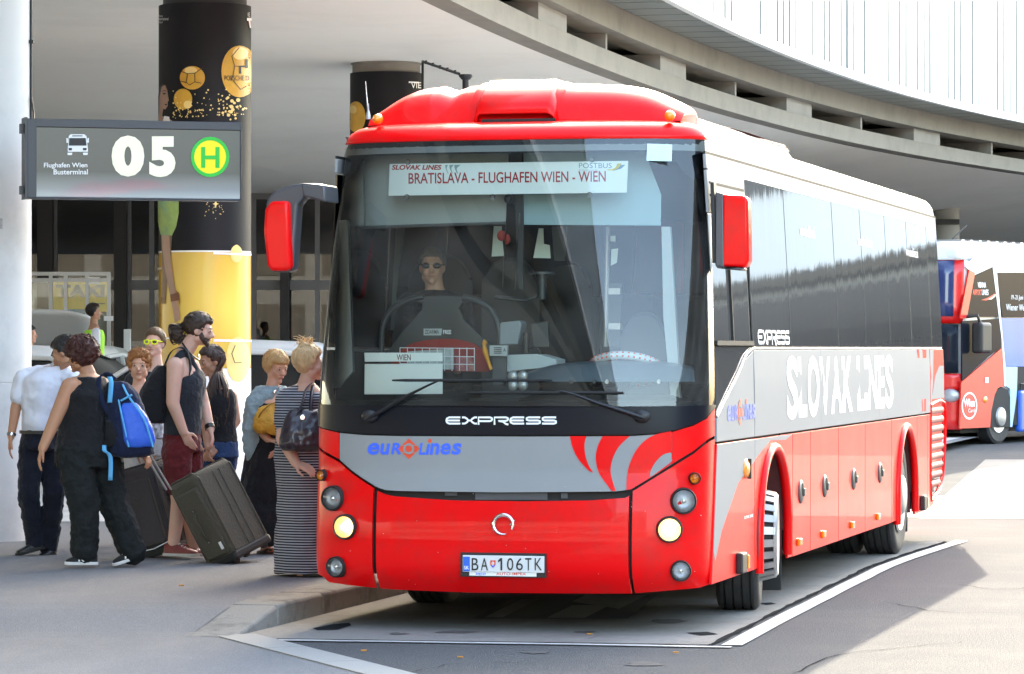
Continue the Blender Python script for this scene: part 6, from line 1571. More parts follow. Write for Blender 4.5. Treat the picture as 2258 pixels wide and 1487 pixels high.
def std_hair(x, y, z): return z > .075 - max(0, -(y - .045)) * 1.9 if y > -.02 else z > -.075 + .0 * x
def strands(root, m, paths, r=.006, name='hair_strands'):
    b = MB()
    for p in paths:
        S = smooth_pts([tuple(q) for q in p], 4); n = len(S); b.tube(S, [r * (1.0 - .65 * k / (n - 1)) for k in range(n)], 5)
    return b.build(name, m, root, smooth=80)
def hand(b, wrist, fwd, palm, side=1, curl=.5, s=1.0, spread=.12):
    """fwd: wrist to fingers; palm: direction the palm looks; side = +1 when the thumb lies along fwd x palm"""
    f = Vector(fwd).normalized(); p = Vector(palm); p = (p - f * p.dot(f)).normalized(); t = f.cross(p) * side; w = Vector(wrist)
    for k in (-1, 0, 1): rc(b, w + t * (k * .014 * s), w + f * .085 * s + t * (k * .024 * s), .018 * s, .0155 * s)
    for k, (off, ln) in enumerate(((.033, .072), (.011, .082), (-.011, .077), (-.032, .060))):
        a = w + f * .088 * s + t * off * s; d = (f + t * off * spread * 8).normalized(); q = a
        for j, fr in enumerate((.45, .3, .25)):
            c = curl * (.5 + .55 * j); dd = (d * math.cos(c) + p * math.sin(c)).normalized(); e = q + dd * ln * fr * s * 1.05; rc(b, q, e, (.0098 - j * .0007) * s, (.0092 - j * .0008) * s, 8); q = e
    a = w + f * .025 * s + t * .026 * s; m1 = a + (f * .55 + t * .8 + p * .25).normalized() * .038 * s; m2 = m1 + (f * .85 + t * .3 + p * .45 * curl).normalized() * .032 * s; m3 = m2 + (f * .9 + p * .5 * curl).normalized() * .024 * s
    rc(b, a, m1, .015 * s, .0125 * s, 8); rc(b, m1, m2, .0118 * s, .0105 * s, 8); rc(b, m2, m3, .0105 * s, .009 * s, 8)
def shoe(root, heel, toe, m, sole=m_sole, h=.085, w=.044, name='shoe', lift=0.0, laces=None):
    """heel and toe: points at sole level"""
    heel = Vector(heel); toe = Vector(toe); d = (toe - heel); L = d.length; d.normalize(); r = Vector((0, 0, 1)).cross(d).normalized(); u = d.cross(r); b = MB(); rows = []
    for t, hw, hh in ((0, .55, .75), (.04, .8, 1.0), (.15, .88, 1.02), (.32, .86, 1.0), (.5, .92, .80), (.7, 1.05, .58), (.86, .95, .46), (.96, .62, .34), (1.0, .25, .2)):
        c = heel + d * (L * t); rows.append([c + r * (w * hw * x) + u * (.016 + (h - .016) * hh * z) for x, z in ((-1, 0), (-1, .45), (-.72, .85), (-.3, 1), (.3, 1), (.72, .85), (1, .45), (1, 0))])
    b.grid(rows); n = len(rows); b.f += [tuple(range(7, -1, -1)), tuple((n - 1) * 8 + k for k in range(8))]; b.mi += [0, 0]
    o = b.build(name, m, root, smooth=60); md = o.modifiers.new('s', 'SUBSURF'); md.levels = 1; md.render_levels = 1
    b = MB(); rows = []
    for t, hw in ((-.02, .5), (.02, .85), (.2, .95), (.5, .98), (.7, 1.12), (.88, 1.0), (.98, .66), (1.03, .25)):
        c = heel + d * (L * t); rows.append([c + r * (w * hw * x) + u * z for x, z in ((-1, 0), (-1, .024), (1, .024), (1, 0))])
    b.grid(rows, close=True); n = len(rows); b.f += [(3, 2, 1, 0), tuple((n - 1) * 4 + k for k in range(4))]; b.mi += [0, 0]; b.build('sole', sole, o, bevel=.005)
    if laces:
        b = MB()
        for k in range(4):
            c = heel + d * (L * (.45 + .08 * k)) + u * (h * (.92 - .12 * k)); b.tube([c - r * .026, c + u * .006, c + r * .026], .004, 6)
        b.build('laces', laces, o)
    return o, d, r, u

class Person:
    def __init__(s, label, Y, bx, group=None, name='person', z=PZ):
        s.Y = Y; s.base = Vector(((bx - CX) / F * Y, Y, z)); s.label = label; s.skin = MB(); s.group = group
    def px(s, x, y, dy=0): return P(x, y, s.Y + dy) - s.base
    def c(s, cx, cy, dy=0): return s.px(cx * .44390, 640 + cy * .44390, dy)        # enlarged-crop coordinates
    def finish(s, m, vox=.008, sm=3):
        o = fuse(s.skin, 'person', m, None, vox=vox, sm=sm, loc=s.base); tag(o, s.label, 'person', s.group); s.o = o; return o
R = math.radians
# ---------------- man in the white shirt, walking left, seen from behind
A = Person('man in white short sleeved shirt and dark trousers beside the pale column', 27.7, 85); c = A.c
yw = R(150); b = A.skin
MA = headM(c(322, 308, -.1), R(165), R(-28), s=1.02); head(b, MA); rc(b, c(322, 325, -.08), c(290, 385, 0), .052, .058)
tor = [(c(215, 770), .165, .12), (c(212, 700), .165, .125), (c(222, 600), .18, .13), (c(232, 500), .205, .14), (c(245, 430), .20, .125), (c(275, 378), .11, .08)]
loft(b, tor, yw, -.012)
sh, el, wr = c(118, 440, -.05), c(78, 590, -.06), c(55, 728, -.10)
limb(b, [sh, el, wr], [.056, .044, .030]); hand(b, wr + (wr - el) * .02, c(42, 830, -.12) - wr, (.8, .1, 0), 1, .45)
sh2, el2, wr2 = c(370, 440, -.08), c(395, 590, -.25), c(380, 690, -.3); limb(b, [sh2, el2, wr2], [.056, .044, .03])
L1 = [c(160, 760, -.03), c(140, 1010, -.05), c(175, 1250, .05)]; L2 = [c(262, 760, .05), c(268, 1010, 0), c(243, 1275, .10)]
limb(b, L1, [.085, .06, .042]); limb(b, L2, [.085, .06, .042])
o = A.finish(m_sk2); face(o, MA, m_eyed)
b = MB(); loft(b, [(c(212, 712), .162, .128)] + [(c(215, 670), .172, .13)] + tor[2:], yw, .018); limb(b, [sh, sh.lerp(el, .55)], [.075, .075]); limb(b, [sh2, sh2.lerp(el2, .55)], [.075, .075]); limb(b, [c(255, 420), sh], [.09, .07]); limb(b, [c(255, 420), sh2], [.09, .07]); rc(b, c(290, 395), c(300, 362), .075, .068); fuse(b, 'shirt', m_shirt, o, fold=.045, fsize=.16)
b = MB(); loft(b, [(c(213, 790), .165, .135), (c(212, 700), .165, .132), (c(212, 690), .16, .13)], yw, .016); limb(b, L1, [.105, .085, .075]); limb(b, L2, [.105, .085, .075]); fuse(b, 'trousers', m_navy, o, fold=.03, fsize=.07)
haircap(MA, hairmat('hair_black', (.02, .016, .014)), o, std_hair, 1.03, seed=3, fold=.004)
m_shk = mat('black_leather', (.016, .015, .015), .4, var=.3)
shoe(o, c(218, 1285, .05), c(82, 1322, -.02), m_shk, m_rub, .08); shoe(o, c(272, 1325, .1), c(200, 1335, .0), m_shk, m_rub, .075)
b = MB(); b.lathe([(.034, -.012), (.037, -.01), (.037, .01), (.034, .012)], 16, Matrix.Translation(wr.lerp(el, .08)) @ (wr - el).to_track_quat('Z', 'Y').to_matrix().to_4x4()); b.build('wristwatch', m_chrome, o, smooth=40)
b = MB(); loft(b, [(c(212, 712), .172, .138), (c(212, 696), .172, .138)], yw, .022); b.build('belt', m_shk, o, smooth=60)

# ---------------- woman in the black top with the blue rucksack
Bp = Person('woman with curly dark red hair in black vest and trousers carrying the blue rucksack', 26.2, 200); c = Bp.c
yw = R(158); b = Bp.skin
MB_ = headM(c(402, 325, 0), R(150), R(-8), s=1.02); head(b, MB_, False); rc(b, c(415, 360), c(440, 420), .05, .06)
tor = [(c(420, 880), .20, .19), (c(425, 800), .21, .20), (c(415, 700), .17, .165), (c(418, 600), .165, .165), (c(425, 520), .175, .155), (c(437, 460), .165, .115), (c(442, 420), .10, .08)]
loft(b, tor, yw, -.014)
sh, el, wr = c(345, 478, -.12), c(275, 640, -.16), c(212, 785, -.2)
limb(b, [sh, el, wr], [.064, .052, .036]); limb(b, [c(430, 455), sh], [.06, .062]); hand(b, wr, c(182, 890, -.22) - wr, (.8, .2, 0), 1, .5)
sh2, el2, wr2 = c(500, 470, .12), c(600, 640, .2), c(690, 800, .12); limb(b, [sh2, el2, wr2], [.064, .052, .034]); hand(b, wr2, c(735, 840, .08) - wr2, (0, 0, -1), -1, .95)
L1 = [c(375, 850, -.1), c(420, 1080, -.12), c(420, 1300, -.1)]; L2 = [c(510, 850, .08), c(575, 1080, .05), c(660, 1300, .02)]
limb(b, L1, [.10, .065, .045]); limb(b, L2, [.10, .065, .045])
o = Bp.finish(m_sk2); face(o, MB_, m_eyed)
b = MB(); loft(b, tor[1:5] + [(c(436, 470), .135, .115), (c(440, 432), .115, .09)], yw, .018); fuse(b, 'vest_top', m_blk, o, fold=.025, fsize=.07)
b = MB(); loft(b, tor[:2] + [(c(418, 770), .185, .175)], yw, .018); limb(b, L1, [.14, .115, .10]); limb(b, L2, [.14, .115, .10]); fuse(b, 'trousers', mat('black_loose_cotton', (.011, .014, .015), .85, var=.3, vs=20, bump=.35, bs=50, spec=.25), o, fold=.045, fsize=.08)
m_curl = hairmat('hair_dark_red', (.06, .016, .012)); rd = random.Random(5)
def curls(n, cen, rad, r0, r1, M):
    def f(b):
        for _ in range(n):
            d = Vector((rd.gauss(0, 1), rd.gauss(0, 1), rd.gauss(0, 1))).normalized(); q = Vector(cen) + Vector((d.x * rad[0], d.y * rad[1], d.z * rad[2]))
            if q.y > .07 and q.z < .05: continue
            hball(b, M, q, (rd.uniform(r0, r1),) * 3, 7, 5)
    return f
haircap(MB_, m_curl, o, std_hair, 1.22, seed=4, extra=curls(170, (0, -.02, .03), (.1, .115, .098), .014, .026, MB_), fold=.02, fs=.02, vox=.007)
m_snk = mat('black_suede', (.012, .012, .013), .8, var=.3)
for hp, tp in ((c(485, 1365, -.1), c(325, 1365, -.14)), (c(705, 1325, .02), c(565, 1372, -.03))):
    so, d, r, u = shoe(o, hp, tp, m_snk, m_sole, .095, .046, name='trainer', laces=m_lace)
    cc = (Vector(hp) * .52 + Vector(tp) * .48) + Vector((0, -.047, .045)); dd = Vector((d.x, 0, d.z)).normalized()
    letters('lettering', 'N', (-.022, .022, -.018, .022), lambda x, y: cc + dd * (-x) + Vector((0, -.004, 0)) + Vector((0, 0, 1)) * y, m_wht, so, bold=.06)
b = MB(); b.lathe([(.012, -.002), (.012, .002)], 14, Matrix.Translation(MB_ @ Vector((-.082, -.005, -.05)))); b.build('earring', m_orange, o)

# blue rucksack on her back: things worn stay things of their own
def local_thing(name, label, cat, origin): return empty(name, label, cat, origin)
base = Bp.base
rk = local_thing('rucksack', 'navy and bright blue rucksack hanging on the back of the woman in black', 'rucksack', base + c(640, 820, .0)); off = base - rk.location
cc = lambda x, y, dy=0: c(x, y, dy) + off
m_nv = cloth('navy_nylon', (.010, .016, .045)); m_bl = mat('bright_blue_nylon', (.015, .11, .62), .5, var=.15, bump=.2, bs=60); m_lb = mat('light_blue_webbing', (.10, .42, .75), .8, var=.15)
b = MB(); loft(b, [(cc(640, 828), .14, .13), (cc(650, 800), .17, .17), (cc(640, 700), .18, .17), (cc(620, 600), .17, .15), (cc(600, 510), .15, .12), (cc(580, 455), .10, .07)], R(15), 0, p=3); fuse(b, 'main_bag', m_nv, rk, fold=.02)
b = MB(); loft(b, [(cc(690, 780, -.12), .10, .06), (cc(690, 740, -.125), .12, .075), (cc(665, 640, -.12), .11, .07), (cc(635, 560, -.11), .07, .05)], R(-75), 0, p=3); fuse(b, 'front_pocket', m_bl, rk, fold=.015)
b = MB(); loft(b, [(cc(575, 780, -.13), .075, .03), (cc(580, 720, -.14), .085, .04), (cc(578, 650, -.13), .08, .03)], R(-90), 0, p=3); fuse(b, 'side_pocket', m_blk, rk)
b = MB(); b.tube(smooth_pts([tuple(cc(610, 470, -.13)), tuple(cc(640, 530, -.18)), tuple(cc(715, 640, -.19)), tuple(cc(760, 780, -.15))], 4), .008, 6); b.tube(smooth_pts([tuple(cc(585, 520, -.14)), tuple(cc(600, 600, -.19)), tuple(cc(640, 780, -.2))], 4), .007, 6); b.tube([cc(600, 550, -.18), cc(655, 520, -.19)], .008, 6); b.build('piping', m_lb, rk)
def ribbon3(name, pts, w, m, parent, wd=(1, 0, 0), th=.004):
    S = smooth_pts([tuple(p) for p in pts], 4); wd = Vector(wd) * (w / 2); b = MB(); b.grid([[Vector(p) - wd for p in S], [Vector(p) + wd for p in S]]); return b.build(name, m, parent, solid=th, smooth=60)
ribbon3('strap', [cc(518, 770, -.2), cc(520, 800, -.22), cc(548, 830, -.2), cc(548, 945, -.2)], .032, m_lb, rk)
ribbon3('strap', [cc(545, 430, -.12), cc(552, 460, -.15), cc(548, 520, -.16), cc(545, 560, -.15)], .035, m_lb, rk)
ribbon3('strap', [cc(570, 450, .0), cc(525, 415, -.09), cc(490, 440, -.12), cc(500, 540, -.14), cc(560, 640, -.12)], .05, m_nv, rk, (.8, 0, .5))

# ---------------- man with the pony tail
C = Person('bearded man with long tied brown hair in dark vest and burgundy shorts', 27.2, 400); c = C.c
yw = R(-8); b = C.skin
MC = headM(c(990, 195, 0), R(-6), R(-12), s=1.04); head(b, MC, True, 1.6); rc(b, c(965, 235), c(915, 315), .058, .066)
tor = [(c(905, 800), .155, .125), (c(905, 720), .155, .125), (c(910, 620), .16, .125), (c(920, 500), .185, .135), (c(920, 420), .19, .135), (c(905, 350), .18, .10), (c(915, 318), .10, .075)]
loft(b, tor, yw, -.012)
sh, el, wr = c(870, 375, -.19), c(858, 560, -.22), c(912, 705, -.19)
limb(b, [sh, el, wr], [.066, .052, .036]); hand(b, wr, c(945, 770, -.16) - wr, (.2, .9, 0), 1, .3)
sh2, el2, wr2 = c(955, 380, .18), c(1010, 560, .2), c(1045, 690, .1); limb(b, [sh2, el2, wr2], [.062, .05, .034]); hand(b, wr2, c(1065, 790, .04) - wr2, (-1, 0, 0), 1, .55)
L1 = [c(880, 800, -.09), c(890, 1050, -.09), c(860, 1270, -.05)]; L2 = [c(935, 800, .09), c(930, 1050, .09), c(960, 1270, .12)]
limb(b, L1, [.09, .065, .045]); limb(b, L2, [.09, .065, .045])
o = C.finish(m_sk1); face(o, MC, mat('brow_brown', (.05, .03, .02), .7))
b = MB(); loft(b, tor[1:4] + [(c(922, 440), .165, .135), (c(918, 400), .135, .12)], yw, .016); limb(b, [c(890, 420, -.10), c(888, 340, -.115), c(905, 318, -.10)], [.045, .036, .036]); limb(b, [c(930, 420, .08), c(915, 345, .1), c(908, 318, .09)], [.045, .036, .036]); limb(b, [c(985, 430, -.04), c(945, 345, -.085), c(908, 312, -.09)], [.04, .03, .03]); fuse(b, 'vest_top', m_tank, o, fold=.02, fsize=.08)
b = MB(); loft(b, tor[:2] + [(c(905, 715), .16, .13)], yw, .016); limb(b, [L1[0], L1[0].lerp(L1[1], .65)], [.12, .105]); limb(b, [L2[0], L2[0].lerp(L2[1], .65)], [.12, .105]); fuse(b, 'shorts', m_burg, o, fold=.03, fsize=.07)
m_brn = hairmat('hair_dark_brown', (.045, .026, .017))
haircap(MC, m_brn, o, lambda x, y, z: (z > .07 - max(0, -(y - .055)) * 1.5) if y > -.02 else z > -.06, 1.05, seed=6, fold=.006)
rd = random.Random(9); tied = MC @ Vector((0, -.135, -.02)); ps = []
for k in range(34):
    a = rd.uniform(-1, 1); st = MC @ Vector((a * .075, rd.uniform(-.03, .05), .085 + rd.uniform(-.05, .035) - abs(a) * .05)); ps.append([st, MC @ Vector((a * .085, -.08, .04 + rd.uniform(-.06, .05))), tied + Vector((rd.uniform(-.02, .02), rd.uniform(-.02, .02), rd.uniform(-.03, .03)))])
for k in range(26): ps.append([tied + Vector((rd.uniform(-.02, .02), rd.uniform(-.03, .03), rd.uniform(-.03, .03))), tied + Vector((rd.uniform(-.09, -.04), rd.uniform(-.05, .05), rd.uniform(-.05, .03))), tied + Vector((rd.uniform(-.07, .02), rd.uniform(-.04, .04), rd.uniform(-.13, -.06))), tied + Vector((rd.uniform(.0, .05), rd.uniform(-.03, .03), rd.uniform(-.10, -.02)))])
strands(o, m_brn, ps, .009)
b = MB(); b.ball(tied + Vector((-.035, 0, -.045)), (.055, .045, .06), 12, 8); fuse(b, 'pony_tail', m_brn, o, vox=.01, fold=.03, fsize=.03)
# beard
b = MB()
for k in range(15):
    t = -1 + 2 * k / 14; a = t * 1.45; x = .062 * math.sin(a); y = .005 + .078 * math.cos(a) ** .8 if abs(t) < .98 else .0; z = -.098 + .062 * abs(t) ** 1.6
    hball(b, MC, (x, y, z), (.017, .017, .022), 8, 6); hball(b, MC, (x * .97, y * .96, z + .020), (.012, .014, .018), 8, 6)
for q, r in (((0, .096, -.0495), .007), ((.016, .0935, -.051), .007), ((-.016, .0935, -.051), .007), ((.026, .087, -.060), .008), ((-.026, .087, -.060), .008), ((0, .088, -.085), .013)): hball(b, MC, q, (r, r * .8, r), 8, 6)
fuse(b, 'beard', m_brn, o, vox=.006, fold=.006, fsize=.015)
m_rs = mat('red_brown_leather', (.20, .035, .025), .5, var=.25, vs=30)
shoe(o, c(815, 1320, -.05), c(985, 1325, -.1), m_rs, mat('off_white_sole', (.5, .46, .4), .7), .10, .048, laces=m_lace); shoe(o, c(880, 1318, .12), c(1015, 1322, .10), m_rs, MATS['off_white_sole'], .095, .048, laces=m_lace)
b = MB(); b.tube(smooth_pts([tuple(c(905, 262, -.06)), tuple(c(940, 310, -.08)), tuple(c(985, 345, -.03)), tuple(c(985, 320, .05))], 5), .007, 6); b.build('necklace', m_eyed, o)
b = MB()
for k in range(3): b.lathe([(.038, -.006), (.041, 0), (.038, .006)], 16, Matrix.Translation(wr2.lerp(el2, .03 + .05 * k)) @ (wr2 - el2).to_track_quat('Z', 'Y').to_matrix().to_4x4())
b.build('bracelets', m_eyed, o, smooth=60)
base = C.base; rk = empty('rucksack', 'plain black rucksack on the back of the man with tied hair', 'rucksack', base + c(760, 660)); off = base - rk.location; cc = lambda x, y, dy=0: c(x, y, dy) + off
b = MB(); loft(b, [(cc(765, 660), .16, .09), (cc(765, 620), .18, .12), (cc(770, 520), .17, .12), (cc(790, 430), .15, .08), (cc(815, 375), .11, .05)], R(0), 0, p=3); fuse(b, 'main_bag', m_blk, rk, fold=.02)
ribbon3('strap', [cc(815, 380, -.16), cc(850, 305, -.13), cc(905, 285, -.11), cc(940, 330, -.13), cc(945, 420, -.16), cc(900, 500, -.2)], .04, m_blk, rk, (.3, .8, .2))

# ---------------- young man with yellow sunglasses
D = Person('young man in bright yellow framed sunglasses standing behind the older woman', 29.3, 340); c = D.c
b = D.skin; MD = headM(c(768, 262), R(-105), R(2), s=.98); head(b, MD); rc(b, c(770, 310), c(775, 390), .052, .06)
tor = [(c(770, 780), .16, .12), (c(772, 640), .165, .12), (c(775, 500), .20, .13), (c(778, 430), .20, .11), (c(775, 390), .1, .08)]
loft(b, tor, R(-100), -.012); LL = [[c(730, 780), c(730, 1020), c(730, 1230)], [c(815, 780), c(815, 1020), c(815, 1230)]]
for q in LL: limb(b, q, [.085, .06, .042])
A1 = [c(660, 450), c(640, 620), c(660, 740)]; A2 = [c(890, 450), c(905, 620), c(880, 740)]
for q in (A1, A2): limb(b, q, [.055, .045, .032]); hand(b, q[2], (0, 0, -1), (1 if q is A1 else -1, 0, 0), 1, .4)
o = D.finish(m_sk1, .009); face(o, MD, m_brn, eyes=False)
b = MB(); loft(b, tor[1:4] + [(c(776, 405), .13, .09)], R(-100), .014)
for q in (A1, A2): limb(b, [q[0], q[0].lerp(q[1], .6)], [.075, .07])
fuse(b, 'shirt', cloth('charcoal_polo', (.025, .025, .03)), o, fold=.02)
b = MB(); loft(b, tor[:2], R(-100), .016)
for q in LL: limb(b, [q[0], q[0].lerp(q[1], .9)], [.11, .09])
fuse(b, 'shorts', m_blk, o, fold=.02)
haircap(MD, hairmat('hair_brown', (.12, .065, .03)), o, lambda x, y, z: z > .078 - max(0, -(y - .055)) * 1.6 if y > -.02 else z > -.04, 1.06, seed=8, fold=.008)
m_yf = mat('neon_yellow_frame', (.72, .80, .02), .4, emit=(.8, 1, 0), estr=.02)
b = MB()
for s in (1, -1):
    lens = [M_ for M_ in [(s * .012, .014), (s * .034, .018), (s * .058, .012), (s * .056, -.012), (s * .034, -.020), (s * .015, -.014)]]
    b.tube([MD @ Vector((x, .107 - abs(x) * .28, z + .004)) for x, z in lens + [lens[0]]], .0055, 6); b.tube([MD @ Vector((s * .060, .088, .012)), MD @ Vector((s * .082, .0, .008))], .005, 6)
b.tube([MD @ Vector((-.013, .105, .012)), MD @ Vector((.013, .105, .012))], .0055, 6); sg = b.build('sunglasses', m_yf, o, smooth=60)
b = MB()
for s in (1, -1): b.add([MD @ Vector((s * x, .105 - abs(x) * .28, z + .004)) for x, z in ((.012, .014), (.034, .018), (.058, .012), (.056, -.012), (.034, -.02), (.015, -.014))], [(0, 1, 2, 3, 4, 5)])
b.build('dark_lenses', mat('dark_lens', (.008, .008, .008), .06), sg)
shoe(o, c(725, 1245), c(715, 1262, -.2), m_snk, m_sole); shoe(o, c(812, 1245), c(822, 1262, -.2), m_snk, m_sole)

# ---------------- older woman with short ginger hair
E_ = Person('older woman with short curly ginger hair in a patterned top', 28.4, 310); c = E_.c
b = E_.skin; ME = headM(c(692, 375), R(-88), R(-2), s=.99); head(b, ME, False); rc(b, c(692, 425), c(692, 490), .048, .058)
tor = [(c(715, 820), .17, .14), (c(715, 740), .165, .14), (c(705, 640), .165, .14), (c(698, 560), .17, .14), (c(694, 510), .165, .10), (c(692, 475), .09, .07)]
loft(b, tor, R(-85), -.008); A1 = [c(628, 520), c(600, 680), c(650, 780)]; A2 = [c(765, 520, .02), c(800, 660, .02), c(797, 760, -.05)]
for q in (A1, A2): limb(b, q, [.055, .043, .03])
hand(b, A2[2], c(785, 850, -.08) - A2[2], (-.7, .4, 0), 1, .5); hand(b, A1[2], (.6, -.4, -.4), (0, 0, -1), 1, .5)
LL = [[c(680, 820), c(690, 1020), c(700, 1230)], [c(790, 820, .02), c(800, 930, -.05), c(760, 1240, .0)]]
for q in LL: limb(b, q, [.09, .06, .042])
o = E_.finish(m_sk3, .008); face(o, ME, hairmat('hair_ginger', (.34, .13, .035)))
m_pat = mat('patterned_cotton', (.5, .5, .52), .85, var=.95, vs=34, detail=1, dirt=(.02, .02, .03), dscale=22, damt=1)
b = MB(); loft(b, tor[1:4] + [(c(695, 535), .15, .12)], R(-85), .015); rc(b, c(650, 545, -.06), c(640, 490, 0), .025, .02); rc(b, c(740, 545, -.06), c(745, 490, 0), .025, .02); fuse(b, 'patterned_top', m_pat, o, fold=.02)
b = MB(); loft(b, tor[:2], R(-85), .016)
for q in LL: limb(b, [q[0], q[0].lerp(q[1], .5)], [.11, .10])
fuse(b, 'shorts', cloth('white_shorts', (.5, .5, .5)), o, fold=.02)
rd = random.Random(11)
haircap(ME, MATS['hair_ginger'], o, std_hair, 1.14, seed=12, extra=curls(130, (0, -.015, .032), (.088, .10, .088), .010, .02, ME), fold=.016, fs=.02, vox=.007)
shoe(o, c(700, 1245), c(690, 1262, -.2), m_snk, m_sole); shoe(o, c(765, 1250), c(770, 1265, -.2), m_snk, m_sole)
b = MB(); b.lathe([(.031, -.006), (.034, 0), (.031, .006)], 16, Matrix.Translation(A2[2].lerp(A2[1], .04))); b.build('bracelet', m_chrome, o)

# ---------------- young woman with long dark hair and jeans
Fp = Person('young woman with long dark hair, black sleeveless top and blue jeans', 28.5, 485); c = Fp.c
b = Fp.skin; MF = headM(c(1048, 352), R(-150), R(-14), s=.98); head(b, MF, False); rc(b, c(1060, 400), c(1075, 470), .045, .055)
tor = [(c(1085, 830), .165, .13), (c(1085, 760), .16, .125), (c(1085, 680), .135, .11), (c(1082, 590), .15, .125), (c(1082, 520), .16, .11), (c(1080, 465), .09, .07)]
loft(b, tor, R(-140), -.01)
A1 = [c(1150, 530, .05), c(1172, 650, .02), c(1085, 775, -.14)]; A2 = [c(1030, 520, -.05), c(1020, 650, -.12), c(1030, 770, -.16)]
for q in (A1, A2): limb(b, q, [.05, .041, .027])
hand(b, A1[2], c(1030, 825, -.18) - A1[2], (-.3, .6, -.5), -1, .6); hand(b, A2[2], c(1040, 840, -.2) - A2[2], (1, 0, 0), 1, .6)
LL = [[c(1050, 820, -.03), c(1060, 1030, -.05), c(1065, 1235, 0)], [c(1120, 820, .03), c(1105, 1030, .0), c(1115, 1235, .05)]]
for q in LL: limb(b, q, [.085, .055, .038])
o = Fp.finish(m_sk4, .008); face(o, MF, m_eyed)
b = MB(); loft(b, tor[1:4] + [(c(1082, 525), .135, .11), (c(1081, 490), .11, .085)], R(-140), .016); fuse(b, 'sleeveless_top', m_blk, o, fold=.02)
b = MB(); loft(b, tor[:2] + [(c(1085, 750), .16, .125)], R(-140), .015)
for q in LL: limb(b, q, [.105, .072, .05])
fuse(b, 'jeans', m_jean, o, fold=.02, fsize=.06)
m_dh = hairmat('hair_long_dark', (.055, .030, .022)); rd = random.Random(21)
haircap(MF, m_dh, o, std_hair, 1.06, seed=13, fold=.004); ps = []
for k in range(150):
    a = rd.uniform(-1, 1); bk = rd.uniform(0, 1); st = MF @ Vector((a * .072, -.05 + rd.uniform(-.04, .05), .085 - abs(a) * .045))
    ps.append([st, MF @ Vector((a * .095 - .0, -.05 - .05 * bk, -.01)), c(1078 + 46 * a + 12 * bk, 470, .02 - .14 * (1 - bk)), c(1088 + 42 * a + rd.uniform(-8, 8), 570, -.04 - .1 * (1 - bk)), c(1088 + 36 * a + rd.uniform(-10, 10), 640 + rd.uniform(-60, 40), -.06 - .1 * (1 - bk))])
strands(o, m_dh, ps, .008)
shoe(o, c(1066, 1250), c(1030, 1265, -.18), m_snk, m_sole); shoe(o, c(1120, 1250, .05), c(1090, 1262, -.15), m_snk, m_sole)

# ---------------- short haired blonde woman with the yellow bag
Gp = Person('blonde short haired woman in long black dress with grey blue shawl', 27.9, 590); c = Gp.c
b = Gp.skin; MG = headM(c(1372, 382), R(-50), R(-16), s=1.0); head(b, MG, False); rc(b, c(1362, 425), c(1350, 500), .047, .056)
tor = [(c(1350, 860), .18, .15), (c(1350, 760), .175, .15), (c(1350, 660), .16, .14), (c(1350, 580), .17, .14), (c(1350, 530), .17, .11), (c(1350, 490), .09, .07)]
loft(b, tor, R(-55), -.01); A1 = [c(1290, 540, -.02), c(1275, 680, -.05), c(1330, 740, -.2)]; A2 = [c(1415, 540, .03), c(1430, 680, .02), c(1395, 760, -.1)]
for q in (A1, A2): limb(b, q, [.055, .045, .03])
hand(b, A1[2], (.7, -.2, -.2), (0, 0, -1), 1, .6); hand(b, A2[2], (-.3, -.5, -.6), (-1, 0, 0), 1, .5)
LL = [[c(1315, 860), c(1315, 1060), c(1320, 1290)], [c(1392, 860, .03), c(1392, 1060, .02), c(1388, 1320, -.2)]]
for q in LL: limb(b, q, [.085, .06, .042])
o = Gp.finish(m_sk3, .008); m_bln = hairmat('hair_blonde', (.52, .30, .12)); face(o, MG, m_bln)
haircap(MG, m_bln, o, lambda x, y, z: z > .06 - max(0, -(y - .06)) * 1.7 if y > -.01 else z > -.085, 1.13, seed=15, fold=.014, fs=.03)
b = MB(); loft(b, [(c(1318, 1262), .15, .14), (c(1310, 1150), .20, .16), (c(1325, 980), .19, .16), (c(1342, 860), .19, .16)] + tor[1:4] + [(c(1350, 555), .15, .11)], R(-60), .014); fuse(b, 'long_dress', m_blk, o, fold=.05, fsize=.12)
m_shw = mat('grey_blue_shawl', (.22, .29, .31), .9, var=.4, vs=30, bump=.3, bs=60, stretch=(6, 6, 1))
b = MB(); loft(b, [(c(1268, 850, -.1), .06, .03), (c(1262, 760, -.12), .09, .05), (c(1275, 640, -.1), .11, .07), (c(1300, 540, -.06), .12, .09), (c(1335, 478, 0), .09, .09)], R(-80), 0); loft(b, [(c(1420, 640, -.02), .05, .05), (c(1415, 540, 0), .07, .08), (c(1375, 480, .03), .07, .07)], R(-60), 0); fuse(b, 'shawl', m_shw, o, fold=.04, fsize=.06)
m_snd = mat('dark_sandal', (.05, .045, .035), .6); m_olv = mat('olive_shoe', (.14, .11, .02), .7)
sd_, d, r, u = shoe(o, c(1372, 1312, .03), c(1280, 1312, -.05), m_sk3, m_snd, .05, .042, name='foot'); b = MB(); b.tube([Vector(c(1372, 1300, .03)) , c(1330, 1288, -.06), c(1300, 1306, -.07)], .010, 6); b.tube([c(1330, 1306, -.09), c(1322, 1283, -.02), c(1330, 1300, .05)], .010, 6); b.build('sandal_strap', m_snd, sd_)
shoe(o, c(1395, 1345, -.2), c(1372, 1350, -.32), m_olv, m_olv, .09, .042)
b = MB(); b.tube(smooth_pts([tuple(c(1335, 478, -.04)), tuple(c(1362, 505, -.11)), tuple(c(1392, 478, -.05))], 5), .0025, 5); b.ball(c(1364, 506, -.115), (.014, .008, .016), 10, 7); b.build('pendant', m_chrome, o)
